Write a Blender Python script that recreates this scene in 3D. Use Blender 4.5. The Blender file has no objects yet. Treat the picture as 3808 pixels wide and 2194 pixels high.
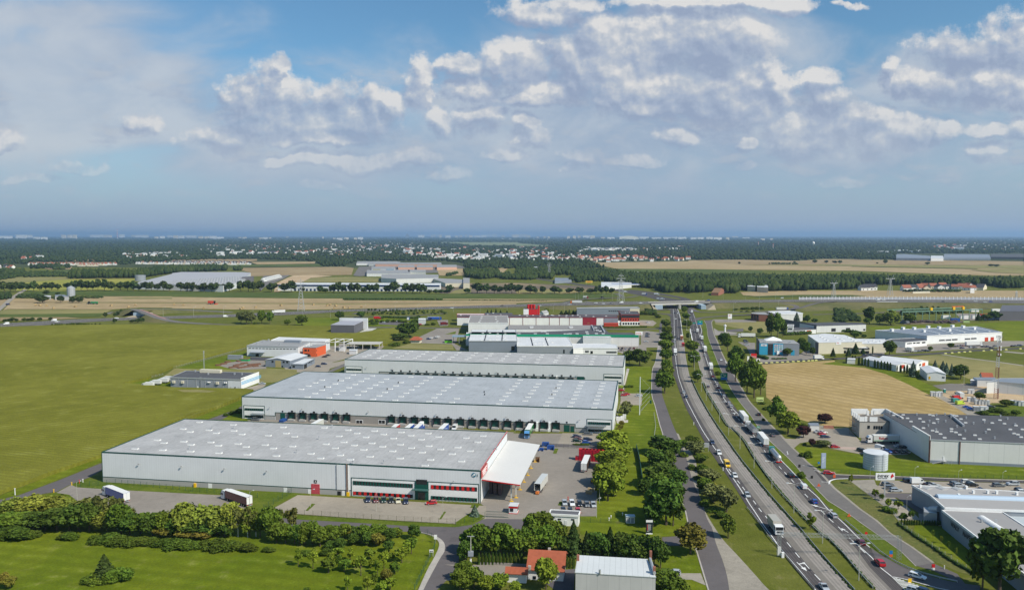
import bpy,bmesh,math,random
import numpy as np
from mathutils import Vector as Vc,Matrix,noise as mnoise
random.seed(7);NR=np.random.default_rng(11)
C=bpy.context.scene.collection
SC=bpy.context.scene
# -- camera
FPX,CX,CY,HC=2940.0,1904.0,1097.0,100.0
PT=math.atan(222.0/FPX)
cam=bpy.data.cameras.new("camera");co=bpy.data.objects.new("camera",cam);C.objects.link(co)
co.location=(0,0,HC);co.rotation_euler=(math.pi/2-PT,0,0)
cam.sensor_width=36.0;cam.lens=FPX/3808*36;cam.clip_start=1;cam.clip_end=120000
SC.camera=co
SC.view_settings.view_transform='Standard';SC.view_settings.look='None'
SC.view_settings.exposure=EXPO=0.10;SC.view_settings.gamma=1.0
# -- sun
SUN=Vc((0.805,-0.593,0)).normalized()*math.cos(math.radians(43.7))+Vc((0,0,math.sin(math.radians(43.7))))
sl=bpy.data.lights.new("sun",'SUN');sl.energy=4.6;sl.angle=math.radians(0.53);sl.color=(1.0,0.93,0.80)
so=bpy.data.objects.new("sun",sl);C.objects.link(so);so.rotation_euler=SUN.to_track_quat('Z','Y').to_euler();so.location=(100,-100,300)
# -- world
W=bpy.data.worlds.new("World");SC.world=W;W.use_nodes=True
nt=W.node_tree;nt.nodes.clear()
class NB:
 def __init__(s,t):s.t=t
 def n(s,k,**kw):
  x=s.t.nodes.new(k)
  for a,b in kw.items():setattr(x,a,b)
  return x
 def link(s,a,b):s.t.links.new(a,b)
 def val(s,sock,v):
  if hasattr(v,'links')or isinstance(v,bpy.types.NodeSocket):s.link(v,sock)
  else:sock.default_value=v
 def m(s,op,a,b=None,c=None,clamp=False):
  x=s.n('ShaderNodeMath',operation=op,use_clamp=clamp)
  for i,q in enumerate((a,b,c)):
   if q is not None:s.val(x.inputs[i],q)
  return x.outputs[0]
 def vm(s,op,a,b=None,c=None):
  x=s.n('ShaderNodeVectorMath',operation=op)
  for i,q in enumerate((a,b,c)):
   if q is not None:s.val(x.inputs[i],q)
  return x.outputs['Value']if op in('LENGTH','DOT_PRODUCT','DISTANCE')else x.outputs[0]
 def mr(s,v,a,b,c=0.0,d=1.0,sM_=True):
  x=s.n('ShaderNodeMapRange',interpolation_type='SMOOTHSTEP' if sM_ else 'LINEAR',clamp=True)
  for i,q in enumerate((v,a,b,c,d)):s.val(x.inputs[i],q)
  return x.outputs[0]
 def mix(s,f,a,b,kind='MIX'):
  x=s.n('ShaderNodeMix',data_type='RGBA',blend_type=kind);s.val(x.inputs[0],f)
  for i,q in((6,a),(7,b)):
   s.val(x.inputs[i],(*q,1)if isinstance(q,tuple)and len(q)==3 else q)
  return x.outputs[2]
 def noise(s,vec,scale,detail=4,rough=.55,dist=0.0,lac=2.0):
  x=s.n('ShaderNodeTexNoise');s.link(vec,x.inputs['Vector'])
  x.inputs['Scale'].default_value=scale;x.inputs['Detail'].default_value=detail
  x.inputs['Roughness'].default_value=rough;x.inputs['Distortion'].default_value=dist;x.inputs['Lacunarity'].default_value=lac
  return x.outputs['Fac'],x.outputs['Color']
 def comb(s,x,y,z=0.0):
  k=s.n('ShaderNodeCombineXYZ')
  for i,q in enumerate((x,y,z)):s.val(k.inputs[i],q)
  return k.outputs[0]
 def sep(s,v):
  k=s.n('ShaderNodeSeparateXYZ');s.link(v,k.inputs[0]);return k.outputs
B=NB(nt)
sky=B.n('ShaderNodeTexSky',sky_type='NISHITA',sun_disc=False)
sky.sun_elevation=math.radians(43.7);sky.sun_rotation=math.atan2(SUN.x,SUN.y);sky.altitude=100
sky.air_density=1.0;sky.dust_density=1.2;sky.ozone_density=1.6
tc=B.n('ShaderNodeTexCoord');dirv=tc.outputs['Generated']
sx,sy,sz=B.sep(dirv)[:3]
ay=B.m('MAXIMUM',B.m('ABSOLUTE',sy),0.02)
U=B.m('DIVIDE',sx,ay);V=B.m('DIVIDE',sz,ay)
P0=B.comb(U,V,0.0)
def uv(px,py):
 dx=(px-CX)/FPX;dy=-(py-CY)/FPX
 y=math.cos(PT)+dy*math.sin(PT);z=-math.sin(PT)+dy*math.cos(PT)
 return dx/y,z/y
K=.7535
CUM=[(1230*K,480*K,110,95,120),(1330*K,400*K,85,90,90),(1385*K,320*K,34,52,60),(1470*K,470*K,120,75,90),(1640*K,470*K,90,60,80),(1440*K,610*K,270,110,45),(1750*K,600*K,160,70,45),(1830*K,500*K,60,45,60),(1930*K,500*K,50,45,50),(2100*K,340*K,48,62,110),(2060*K,430*K,62,65,60),(1560*K,690*K,230,40,14),(700*K,600*K,66,42,34),(1010*K,690*K,80,45,30),(1110*K,690*K,80,40,55),(0,720*K,110,50,20),(340*K,830*K,60,26,14),(460*K,850*K,60,28,16),(150*K,880*K,110,22,10),(1390*K,800*K,60,30,16),(1500*K,790*K,60,40,20),(1700*K,810*K,90,50,22),(1850*K,830*K,130,45,20),(2080*K,800*K,75,50,20),(2180*K,600*K,60,55,45),(2200*K,880*K,80,30,14),(1600*K,910*K,90,22,10),(2380*K,560*K,80,40,60),(2490*K,770*K,90,30,14),(2290*K,320*K,75,48,40),(2330*K,430*K,90,50,40),(1904+150*K,80*K,170,60,36),(1904+330*K,20*K,90,36,40),(1904+30*K,320*K,140,85,75),(1904+250*K,250*K,120,80,90),(1904+450*K,170*K,110,80,120),(1904+420*K,330*K,190,90,90),(1904+620*K,200*K,120,80,120),(1904+800*K,150*K,210,100,130),(1904+1000*K,200*K,200,110,110),(1904+1150*K,200*K,90,70,70),(1904+900*K,0,300,20,26),(1904+1330*K,20*K,120,30,30),(1904+1680*K,8*K,60,12,14),(1904+560*K,420*K,130,60,70),(1904+800*K,450*K,240,90,90),(1904+1100*K,450*K,170,90,110),(1904+1240*K,370*K,58,58,60),(1904+1000*K,540*K,270,60,50),(1904+650*K,540*K,110,40,40),(1904+1320*K,440*K,70,50,70),(1904+1500*K,400*K,80,35,60),(1904+1560*K,500*K,95,50,60),(1904+1500*K,620*K,160,80,90),(1904+1700*K,600*K,110,70,80),(1904+1400*K,700*K,110,60,60),(1904+1950*K,640*K,110,60,60),(1904+2130*K,650*K,55,42,35),(1904+1800*K,700*K,100,50,50),(1904+2250*K,260*K,200,75,50),(1904+2500*K,220*K,170,110,90),(1904+2050*K,410*K,160,65,45),(1904+2400*K,430*K,260,80,60),(1904+1880*K,330*K,42,30,50),(1904+2340*K,660*K,85,30,22),(1904+2490*K,650*K,70,50,30),(1904+2360*K,760*K,80,40,25),(1904+90*K,680*K,75,50,30),(1904+60*K,590*K,45,35,40),(1904+330*K,770*K,80,40,30),(1904+270*K,830*K,40,30,20),(1904+820*K,690*K,90,40,24),(1904+620*K,810*K,90,30,16),(1904+1160*K,820*K,60,26,16),(1904+1620*K,890*K,70,22,12),(1904+1170*K,700*K,40,26,20),(1904+200*K,430*K,140,26,40),(1904+100*K,470*K,170,24,30)]
def fI_(Pv):
 _,col1=B.noise(Pv,17.0,6,.6)
 wv=B.vm('MULTIPLY_ADD',B.vm('SUBTRACT',col1,(.5,.5,.5)),(.070,.045,0),Pv)
 w=B.sep(wv);X=w[0];Y=w[1]
 acc=None
 for(px,py,rx,rt,rb)in CUM:
  rx*=1.18;rt*=1.12;rb*=1.45
  u0,v0=uv(px,py)
  dx=B.m('MULTIPLY_ADD',X,FPX/rx,-u0*FPX/rx)
  dy=B.m('SUBTRACT',Y,v0)
  a=B.m('MULTIPLY',dy,FPX/rt);b=B.m('MULTIPLY',dy,-FPX/rb)
  k=B.m('MAXIMUM',a,b)
  d2=B.m('MULTIPLY_ADD',dx,dx,B.m('MULTIPLY',k,k))
  f=B.m('SUBTRACT',1.0,d2)
  acc=f if acc is None else B.m('SMOOTH_MAX',acc,f,.35)
 return B.m('MAXIMUM',acc,-3.0)
S0=fI_(P0)
P1=B.vm('ADD',P0,(.006,.013,0))
Sa=fI_(P1)
nb,_=B.noise(P0,30.0,9,.72);nbs,_=B.noise(B.vm('ADD',P0,(.004,.007,0)),34.0,4,.52);nb3,_=B.noise(P0,34.0,4,.52)
nl,_=B.noise(B.vm('MULTIPLY',P0,(1,1.6,1)),10.0,5,.55)
F0=B.m('ADD',B.m('ADD',S0,B.m('MULTIPLY_ADD',nl,1.4,-.62)),B.m('MULTIPLY',B.m('SUBTRACT',nb,.5),3.0))
alpha=B.mr(F0,-.18,.80)
v1=B.m('MULTIPLY',B.m('SUBTRACT',nb3,nbs),1.7)
vert=B.m('MULTIPLY',B.m('SUBTRACT',B.m('MAXIMUM',S0,-.6),B.m('MAXIMUM',Sa,-.6)),.72)
lit=B.m('ADD',B.m('ADD',B.m('ADD',.46,v1),B.m('MAXIMUM',B.m('MINIMUM',B.m('MULTIPLY',vert,1.5),.50),-.46)),B.mr(nl,.36,.66,-.26,.22),clamp=True)
lit=B.m('ADD',lit,B.m('MULTIPLY',B.m('SUBTRACT',B.m('MINIMUM',V,.22),.14),.6),clamp=True)
ccol=B.n('ShaderNodeValToRGB');e=ccol.color_ramp.elements
e[0].position=0.05;e[0].color=(.285,.35,.485,1);e[1].position=1.0;e[1].color=(.70,.69,.68,1)
for p_,c_ in((.38,(.36,.425,.545,1)),(.66,(.475,.515,.58,1))):
 k_=e.new(p_);k_.color=c_
B.link(lit,ccol.inputs[0])
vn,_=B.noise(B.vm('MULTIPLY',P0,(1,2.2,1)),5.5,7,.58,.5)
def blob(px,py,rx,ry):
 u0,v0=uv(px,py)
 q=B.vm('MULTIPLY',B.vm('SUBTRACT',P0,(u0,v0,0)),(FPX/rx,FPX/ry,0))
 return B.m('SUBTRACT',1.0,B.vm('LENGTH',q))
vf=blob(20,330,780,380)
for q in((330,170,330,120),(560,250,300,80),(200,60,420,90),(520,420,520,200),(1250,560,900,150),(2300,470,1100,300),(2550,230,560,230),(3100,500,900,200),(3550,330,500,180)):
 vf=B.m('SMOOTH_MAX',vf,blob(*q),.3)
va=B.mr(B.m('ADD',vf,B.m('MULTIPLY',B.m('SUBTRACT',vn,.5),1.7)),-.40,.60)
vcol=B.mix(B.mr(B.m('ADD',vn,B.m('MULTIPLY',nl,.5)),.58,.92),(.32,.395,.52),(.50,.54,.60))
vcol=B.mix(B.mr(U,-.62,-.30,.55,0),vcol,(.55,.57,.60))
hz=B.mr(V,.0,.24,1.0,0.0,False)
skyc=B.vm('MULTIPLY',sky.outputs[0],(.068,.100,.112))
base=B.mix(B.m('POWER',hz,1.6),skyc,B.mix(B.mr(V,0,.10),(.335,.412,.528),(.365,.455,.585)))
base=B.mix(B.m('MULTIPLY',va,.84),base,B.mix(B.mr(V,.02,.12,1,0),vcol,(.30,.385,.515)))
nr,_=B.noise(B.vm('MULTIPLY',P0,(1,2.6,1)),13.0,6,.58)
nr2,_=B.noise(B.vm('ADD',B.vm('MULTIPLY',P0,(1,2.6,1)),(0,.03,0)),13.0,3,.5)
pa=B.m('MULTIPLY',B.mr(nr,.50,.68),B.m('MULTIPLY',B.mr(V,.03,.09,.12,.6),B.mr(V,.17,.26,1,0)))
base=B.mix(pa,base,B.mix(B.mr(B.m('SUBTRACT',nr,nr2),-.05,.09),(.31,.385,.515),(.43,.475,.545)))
calpha=B.m('MULTIPLY',alpha,B.mr(V,.022,.19,.12,.95))
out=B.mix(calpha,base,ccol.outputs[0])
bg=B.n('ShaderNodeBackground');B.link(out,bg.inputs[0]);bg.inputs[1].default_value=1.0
wo=B.n('ShaderNodeOutputWorld');B.link(bg.outputs[0],wo.inputs[0])
W.cycles.sampling_method='MANUAL';W.cycles.sample_map_resolution=512
# -- placing by a surveyed point
TAG=dict(a=(0,1500,.4767),b=(950,1500,.4767),c=(1700,1500,.4767),d=(2200,1500,.4767),e=(2848,1500,.4767),f=(2400,1100,.3434),k=(3104,1100,.3434),l=(1800,1300,.3434),m=(400,1100,.3434),n=(1100,1100,.3434),o=(1700,1000,.3434),P=(0,850,.2747),Q=(640,850,.2747),R=(1280,850,.2747),S=(1920,850,.2747),T=(2560,850,.2747),U=(3168,850,.2747),v=(2400,1100,.2061),w=(2400,1400,.2061),x=(2700,1450,.2061),y=(2500,1700,.3392),z=(3000,1700,.3392),h=(3400,1750,.3049),Z=(0,0,1.507))
TAG.update({'1':(1700,1120,.277),'2':(900,1230,.19786),'3':(2780,1130,.18995),'4':(3480,1130,.1298),'5':(3120,1500,.18995),'6':(1850,2000,.23744)})
def ray(t,x,y):
 o=TAG[t];dx=(o[0]+x*o[2]-CX)/FPX;dy=-(o[1]+y*o[2]-CY)/FPX
 return Vc((dx,math.cos(PT)+dy*math.sin(PT),-math.sin(PT)+dy*math.cos(PT)))
def G(t,x,y,z=0.0):
 d=ray(t,x,y);return Vc((0,0,HC))+d*((z-HC)/d.z)
def HT(P,t,x,y):
 d=ray(t,x,y);return HC+d.z/d.y*P.y
def PS(s):
 o=[];t=None
 for w_ in s.replace(':',': ').split():
  if w_.endswith(':'):t=w_[:-1]
  else:
   a,b_=w_.split(',');o.append((t,float(a),float(b_)))
 return o
def GP(s,z=0.0):return[G(*p,z)for p in PS(s)]
def sM_(P,n=6):
 if len(P)<3:return list(P)
 Q=[P[0]]+list(P)+[P[-1]];o=[]
 for i in range(1,len(Q)-2):
  a,b_,c_,d=Q[i-1:i+3]
  for k in range(n):
   t=k/n
   o.append(.5*((2*b_)+(c_-a)*t+(2*a-5*b_+4*c_-d)*t*t+(3*b_-3*c_+d-a)*t**3))
 o.append(P[-1]);return o
def rS_(P,n):
 L=[0.0]
 for a,b_ in zip(P,P[1:]):L.append(L[-1]+(b_-a).length)
 o=[];j=0
 for i in range(n):
  s=L[-1]*i/(n-1)
  while j<len(L)-2 and L[j+1]<s:j+=1
  t=(s-L[j])/max(1e-6,L[j+1]-L[j]);o.append(P[j].lerp(P[j+1],min(1,max(0,t))))
 return o
 # -- materials
MATS={}
def mat(name,col,rough=.7,metal=0.0,spec=.3,bd=None,coat=0.0,emit=None):
 if name in MATS:return MATS[name]
 m=bpy.data.materials.new(name);m.use_nodes=True;t=m.node_tree;b_=t.nodes['Principled BSDF']
 b_.inputs['Base Color'].default_value=(*col,1);b_.inputs['Roughness'].default_value=rough
 b_.inputs['Metallic'].default_value=metal;b_.inputs['Specular IOR Level'].default_value=spec
 if coat:b_.inputs['Coat Weight'].default_value=coat
 if bd:bd(NB(t),b_,col)
 MATS[name]=m;m.diffuse_color=(*col,1);return m
def fN(scale=.3,amt=.25,scale2=3.0,amt2=.15,coord='Object',tint=(1,1,1),bump=0.0,st=(1,1,1)):
 def f(B,p,col):
  tcn=B.n('ShaderNodeTexCoord');v=tcn.outputs[coord]
  if st!=(1,1,1):v=B.vm('MULTIPLY',v,st)
  a,_=B.noise(v,scale,5,.6);b_,_=B.noise(v,scale2,4,.6)
  k=B.m('ADD',B.mr(a,.3,.7,1-amt,1+amt,False),B.mr(b_,.3,.7,-amt2,amt2,False))
  c2=tuple(min(1,c*t_)for c,t_ in zip(col,tint))
  cc=B.mix(B.mr(a,.35,.65),(*col,1),(*c2,1))if tint!=(1,1,1)else(*col,1)
  B.link(B.vm('MULTIPLY',cc if not isinstance(cc,tuple)else cc[:3],B.comb(k,k,k)),p.inputs['Base Color'])
  if bump:
   bn=B.n('ShaderNodeBump');bn.inputs['Strength'].default_value=bump;bn.inputs['Distance'].default_value=.5
   B.link(b_,bn.inputs['Height']);B.link(bn.outputs[0],p.inputs['Normal'])
 return f
def fP(period=1.0,dark=.82,axis=0,dirt=.1,width=.12,seam=None):
 """panel seams running along the wall height, with weathering"""
 def f(B,p,col):
  tcn=B.n('ShaderNodeTexCoord');v=tcn.outputs['Object'];s=B.sep(v)
  def line(a,per,w):
   fr=B.m('FRACT',B.m('DIVIDE',s[a],per));return B.m('LESS_THAN',fr,w)
  l1=line(axis,period,width)
  k=B.m('SUBTRACT',1.0,B.m('MULTIPLY',l1,1-dark))
  if seam:
   l2=line(seam[0],seam[1],seam[2]);k=B.m('MULTIPLY',k,B.m('SUBTRACT',1.0,B.m('MULTIPLY',l2,seam[3])))
  a,_=B.noise(v,.08,5,.6);b_,_=B.noise(B.vm('MULTIPLY',v,(1,1,.15)),.9,4,.6)
  k=B.m('MULTIPLY',k,B.m('ADD',B.mr(a,.3,.7,1-dirt,1+dirt*.6,False),B.mr(b_,.3,.7,-dirt*.6,dirt*.4,False)))
  if dirt>.11:k=B.m('MULTIPLY',k,B.m('MULTIPLY',B.mr(B.noise(v,.22,4,.6)[0],.56,.66,1,.88),B.mr(B.noise(B.vm('MULTIPLY',v,(1,.12,1)),.8,3,.6)[0],.56,.7,1,.90)))
  B.link(B.vm('MULTIPLY',col,B.comb(k,k,k)),p.inputs['Base Color'])
 return f
def fV(bw=.8,bh=.4,amt=.12,patch=.12):
 def f(B,p,col):
  tcn=B.n('ShaderNodeTexCoord');v=tcn.outputs['Object']
  a,_=B.noise(v,.045,5,.62);b_,_=B.noise(v,.5,4,.6);c_,_=B.noise(v,2.5,2,.5)
  k=B.m('ADD',B.mr(a,.3,.7,1-patch,1+patch,False),B.mr(b_,.3,.7,-amt,amt,False))
  k=B.m('ADD',k,B.mr(c_,.3,.7,-amt,amt,False))
  st=B.mr(B.noise(v,.12,3,.5)[0],.62,.72,1,.86);k=B.m('MULTIPLY',k,st)
  B.link(B.vm('MULTIPLY',col,B.comb(k,k,k)),p.inputs['Base Color'])
 return f
def fG(c2,sc=.03,rows=None,c3=None):
 def f(B,p,col):
  tcn=B.n('ShaderNodeTexCoord');v=tcn.outputs['Object']
  a,_=B.noise(v,sc,6,.62,.4);b_,_=B.noise(v,sc*9,5,.65);c_,_=B.noise(v,1.3,4,.7)
  cc=B.mix(B.mr(a,.36,.66),(*col,1),(*c2,1))
  if c3:cc=B.mix(B.mr(b_,.55,.75),cc,(*c3,1))
  k=B.m('ADD',B.mr(b_,.3,.7,.86,1.14,False),B.mr(c_,.25,.75,-.22,.22,False))
  if rows:
   ang,per,am=rows
   s=B.sep(v);r=B.m('ADD',B.m('MULTIPLY',s[0],math.cos(ang)),B.m('MULTIPLY',s[1],math.sin(ang)))
   r=B.m('ADD',r,B.m('MULTIPLY',a,per*1.2))
   k=B.m('MULTIPLY',k,B.m('MULTIPLY_ADD',B.m('SINE',B.m('MULTIPLY',r,6.283/per)),B.mr(b_,.3,.7,0,am),1.0))
  B.link(B.vm('MULTIPLY',cc,B.comb(k,k,k)),p.inputs['Base Color'])
  bn=B.n('ShaderNodeBump');bn.inputs['Strength'].default_value=.5;bn.inputs['Distance'].default_value=.4
  B.link(c_,bn.inputs['Height']);B.link(bn.outputs[0],p.inputs['Normal'])
 return f
def f_leaf(var=.35,hue=.04):
 def f(B,p,col):
  oi=B.n('ShaderNodeObjectInfo');tcn=B.n('ShaderNodeTexCoord');v=tcn.outputs['Object']
  a,_=B.noise(v,.55,3,.6);b_,_=B.noise(v,2.8,2,.6)
  k=B.m('ADD',B.mr(a,.3,.7,1-var,1+var,False),B.mr(b_,.3,.7,-.2,.2,False))
  k=B.m('MULTIPLY',k,B.mr(oi.outputs['Random'],0,1,.8,1.22,False))
  hs=B.n('ShaderNodeHueSaturation');hs.inputs['Color'].default_value=(*col,1)
  B.link(B.m('MULTIPLY_ADD',B.m('SUBTRACT',B.m('FRACT',B.m('MULTIPLY',oi.outputs['Random'],7.13)),.5),hue,.5),hs.inputs['Hue'])
  B.link(B.vm('MULTIPLY',hs.outputs[0],B.comb(k,k,k)),p.inputs['Base Color'])
  p.inputs['Subsurface Weight'].default_value=0.0
 return f
def plain(name,col,rough=.6,**kw):return mat(name,col,rough,**kw)
# -- mesh builder
class MB:
 def __init__(s):s.v=[];s.f=[];s.m=[]
 def add(s,vs,fs,mi=0):
  n=len(s.v);s.v+=[tuple(p)for p in vs];s.f+=[tuple(n+i for i in f)for f in fs];s.m+=[mi]*len(fs);return s
 def box(s,x0,x1,y0,y1,z0,z1,mi=0):
  return s.add([(x0,y0,z0),(x1,y0,z0),(x1,y1,z0),(x0,y1,z0),(x0,y0,z1),(x1,y0,z1),(x1,y1,z1),(x0,y1,z1)],[(0,3,2,1),(4,5,6,7),(0,1,5,4),(1,2,6,5),(2,3,7,6),(3,0,4,7)],mi)
 def taper(s,x0,x1,y0,y1,z0,z1,ix0,ix1,iy,mi=0):
  return s.add([(x0,y0,z0),(x1,y0,z0),(x1,y1,z0),(x0,y1,z0),(x0+ix0,y0+iy,z1),(x1-ix1,y0+iy,z1),(x1-ix1,y1-iy,z1),(x0+ix0,y1-iy,z1)],[(0,3,2,1),(4,5,6,7),(0,1,5,4),(1,2,6,5),(2,3,7,6),(3,0,4,7)],mi)
 def prism(s,poly,z0,z1,mi=0,mtop=None):
  n=len(poly)
  A=sum(poly[i][0]*poly[(i+1)%n][1]-poly[(i+1)%n][0]*poly[i][1]for i in range(n))
  if A<0:poly=poly[::-1]
  vs=[(p[0],p[1],z0)for p in poly]+[(p[0],p[1],z1)for p in poly]
  s.add(vs,[(i,(i+1)%n,n+(i+1)%n,n+i)for i in range(n)]+[tuple(range(n-1,-1,-1))],mi)
  k=len(s.v)-2*n;s.f.append(tuple(k+n+i for i in range(n)));s.m.append(mi if mtop is None else mtop);return s
 def extr(s,prof,x0,x1,mi=0):
  """profile in (y, z) swept along x"""
  n=len(prof);vs=[(x0,p[0],p[1])for p in prof]+[(x1,p[0],p[1])for p in prof]
  return s.add(vs,[(i,(i+1)%n,n+(i+1)%n,n+i)for i in range(n)]+[tuple(range(n-1,-1,-1)),tuple(range(n,2*n))],mi)
 def cyl(s,p0,p1,r0,r1=None,n=8,mi=0,cap=True):
  p0=Vc(p0);p1=Vc(p1);r1=r0 if r1 is None else r1;d=(p1-p0)
  q=d.to_track_quat('Z','Y')if d.length>0 else None
  vs=[]
  for p,r in((p0,r0),(p1,r1)):
   for i in range(n):
    a=2*math.pi*i/n;vs.append(p+q@Vc((r*math.cos(a),r*math.sin(a),0)))
  fs=[(i,(i+1)%n,n+(i+1)%n,n+i)for i in range(n)]
  if cap:fs+=[tuple(range(n-1,-1,-1)),tuple(range(n,2*n))]
  return s.add(vs,fs,mi)
 def quad(s,*p,mi=0):return s.add(p,[tuple(range(len(p)))],mi)
 def ico(s,c,r,sub=1,mi=0,jit=0.0,sc=(1,1,1)):
  bm=bmesh.new();bmesh.ops.create_icosphere(bm,subdivisions=sub,radius=1)
  vs=[Vc((v.co.x*sc[0],v.co.y*sc[1],v.co.z*sc[2]))*r*(1+random.uniform(-jit,jit))+Vc(c)for v in bm.verts]
  s.add(vs,[tuple(v.index for v in f.verts)for f in bm.faces],mi);bm.free();return s
 def mesh(s,name,mats):
  me=bpy.data.meshes.new(name);me.from_pydata(s.v,[],s.f)
  for m_ in(mats if isinstance(mats,(list,tuple))else[mats]):me.materials.append(m_)
  if max(s.m,default=0)>0:me.polygons.foreach_set('material_index',s.m)
  me.update();return me
 def bd(s,name,mats,parent=None,loc=None,rz=None,smooth_=False):
  me=s.mesh(name,mats)
  if smooth_:me.polygons.foreach_set('use_smooth',[True]*len(me.polygons))
  o=bpy.data.objects.new(name,me);C.objects.link(o)
  if parent:o.parent=parent
  if loc is not None:o.location=loc
  if rz is not None:o.rotation_euler=(0,0,rz)
  return o
def Bx(*a):return MB().box(*a)
def Cy(*a,**k):return MB().cyl(*a,**k)
def tag(o,lb_=None,cat=None,gp_=None,kind=None):
 if lb_:o['label']=lb_
 if cat:o['category']=cat
 if gp_:o['group']=gp_
 if kind:o['kind']=kind
 return o
def tH_(name,lb_,cat,loc=(0,0,0),rz=0.0,gp_=None):
 o=bpy.data.objects.new(name,None);C.objects.link(o);o.location=loc;o.rotation_euler=(0,0,rz);o.empty_display_size=.5
 return tag(o,lb_,cat,gp_)
def kids(o):return[c for c in KIDS.get(o.name,[])]
KIDS={}
def reg(root):
 """remember the children of a prototype (and theirs)"""
 for o in bpy.data.objects:
  if o.parent:KIDS.setdefault(o.parent.name,[])
  if o.parent and o not in KIDS[o.parent.name]:KIDS[o.parent.name].append(o)
 return root
def dup(root,loc,rz,scale=None,lb_=None,cat=None,gp_=None,pT_=None,lite=False):
 r=root.copy();C.objects.link(r);r.location=loc;r.rotation_euler=(0,0,rz)
 if scale is not None:r.scale=scale if isinstance(scale,tuple)else(scale,)*3
 if lb_:r['label']=lb_
 if cat:r['category']=cat
 if gp_:r['group']=gp_
 elif 'group' in r.keys():del r['group']
 def cc(src,par):
  for ch in kids(src):
   k=ch.copy();C.objects.link(k);k.parent=par
   if pT_:
    for i,sl_ in enumerate(k.material_slots):
     if ch.material_slots[i].material.name in pT_:
      sl_.link='OBJECT';sl_.material=pT_[ch.material_slots[i].material.name]
   cc(ch,k)
 cc(root,r);return r
PROTO=[]
def proto(o):PROTO.append(o);reg(o);return o
ORD='first second third fourth fifth sixth seventh eighth ninth tenth eleventh twelfth thirteenth fourteenth fifteenth sixteenth seventeenth eighteenth nineteenth twentieth'.split()
def nth(i):
 if i<20:return ORD[i]
 r=(i+1)%10
 t=('twenty','thirty','forty','fifty','sixty','seventy','eighty','ninety')[(i+1)//10-2]if i<99 else 'hundred and '+(nth(i-100)if i>99 else '')
 if i>=99:return 'hundredth' if i==99 else t
 return(t[:-1]+'ieth')if r==0 else t+'-'+ORD[r-1]
 # -- ground materials
M_base=mat('rough_grass',(.100,.115,.014),.95,spec=.1,bd=fG((.130,.137,.026),.018,c3=(.16,.145,.055)))
lW_=mat('mown_lawn',(.098,.135,.006),.95,spec=.1,bd=fG((.145,.172,.010),.02,rows=(1.35,6.0,.16),c3=(.165,.175,.04)))
l2_=mat('verge_grass',(.080,.118,.010),.95,spec=.1,bd=fG((.115,.145,.016),.06,c3=(.16,.15,.05)))
M_corn=mat('corn_leaves',(.140,.142,.014),.95,spec=.1,bd=fG((.185,.182,.024),.010,rows=(1.25,3.1,.16),c3=(.185,.185,.04)))
M_stub=mat('stubble',(.330,.235,.095),.95,spec=.1,bd=fG((.40,.29,.135),.02,rows=(.62,9.0,.20),c3=(.30,.235,.11)))
tA_=mat('harvested_field',(.330,.245,.130),.95,spec=.1,bd=fG((.38,.29,.165),.006,rows=(1.52,24.0,.16),c3=(.33,.26,.13)))
t2_=mat('dry_field',(.280,.205,.110),.95,spec=.1,bd=fG((.33,.25,.14),.006,rows=(1.56,40.0,.12)))
oL_=mat('olive_field',(.20,.19,.07),.95,spec=.1,bd=fG((.26,.225,.09),.008))
mZ_=mat('maize_field',(.070,.098,.022),.95,spec=.1,bd=fG((.095,.12,.028),.01,rows=(1.57,14.0,.12)))
M_yel=mat('yellow_green_field',(.24,.25,.045),.95,spec=.1,bd=fG((.30,.28,.06),.006))
M_plow=mat('ploughed_soil',(.145,.118,.088),.95,spec=.1,bd=fG((.20,.155,.10),.008))
M_soil=mat('bare_soil',(.42,.30,.18),.95,spec=.1,bd=fG((.50,.38,.24),.02,c3=(.30,.24,.13)))
M_farg=mat('far_land',(.040,.055,.024),.95,spec=.05,bd=fG((.07,.085,.035),.0012,c3=(.12,.115,.06)))
aS_=mat('asphalt',(.125,.112,.113),.9,spec=.2,bd=fV(amt=.05,patch=.10))
a2_=mat('dark_asphalt',(.078,.070,.070),.9,spec=.2,bd=fV(amt=.05,patch=.12))
a3_=mat('worn_asphalt',(.160,.148,.138),.9,spec=.2,bd=fV(amt=.07,patch=.12))
cN_=mat('road_concrete',(.290,.262,.235),.9,spec=.2,bd=fV(amt=.07,patch=.12))
M_conc2=mat('worn_concrete',(.190,.172,.152),.9,spec=.2,bd=fV(amt=.08,patch=.12))
M_grav=mat('pale_gravel',(.300,.270,.225),.95,spec=.15,bd=fV(amt=.1,patch=.14))
yA_=mat('yard_paving',(.250,.222,.192),.9,spec=.2,bd=fV(amt=.07,patch=.13))
y2_=mat('car_park_paving',(.300,.262,.212),.9,spec=.2,bd=fV(amt=.07,patch=.13))
kE_=mat('kerb_stone',(.40,.37,.33),.9,spec=.2,bd=fN(.3,.12,2,.1))
pW_=mat('road_paint',(.72,.72,.70),.8,spec=.2,bd=fN(.4,.1,5,.12))
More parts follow.
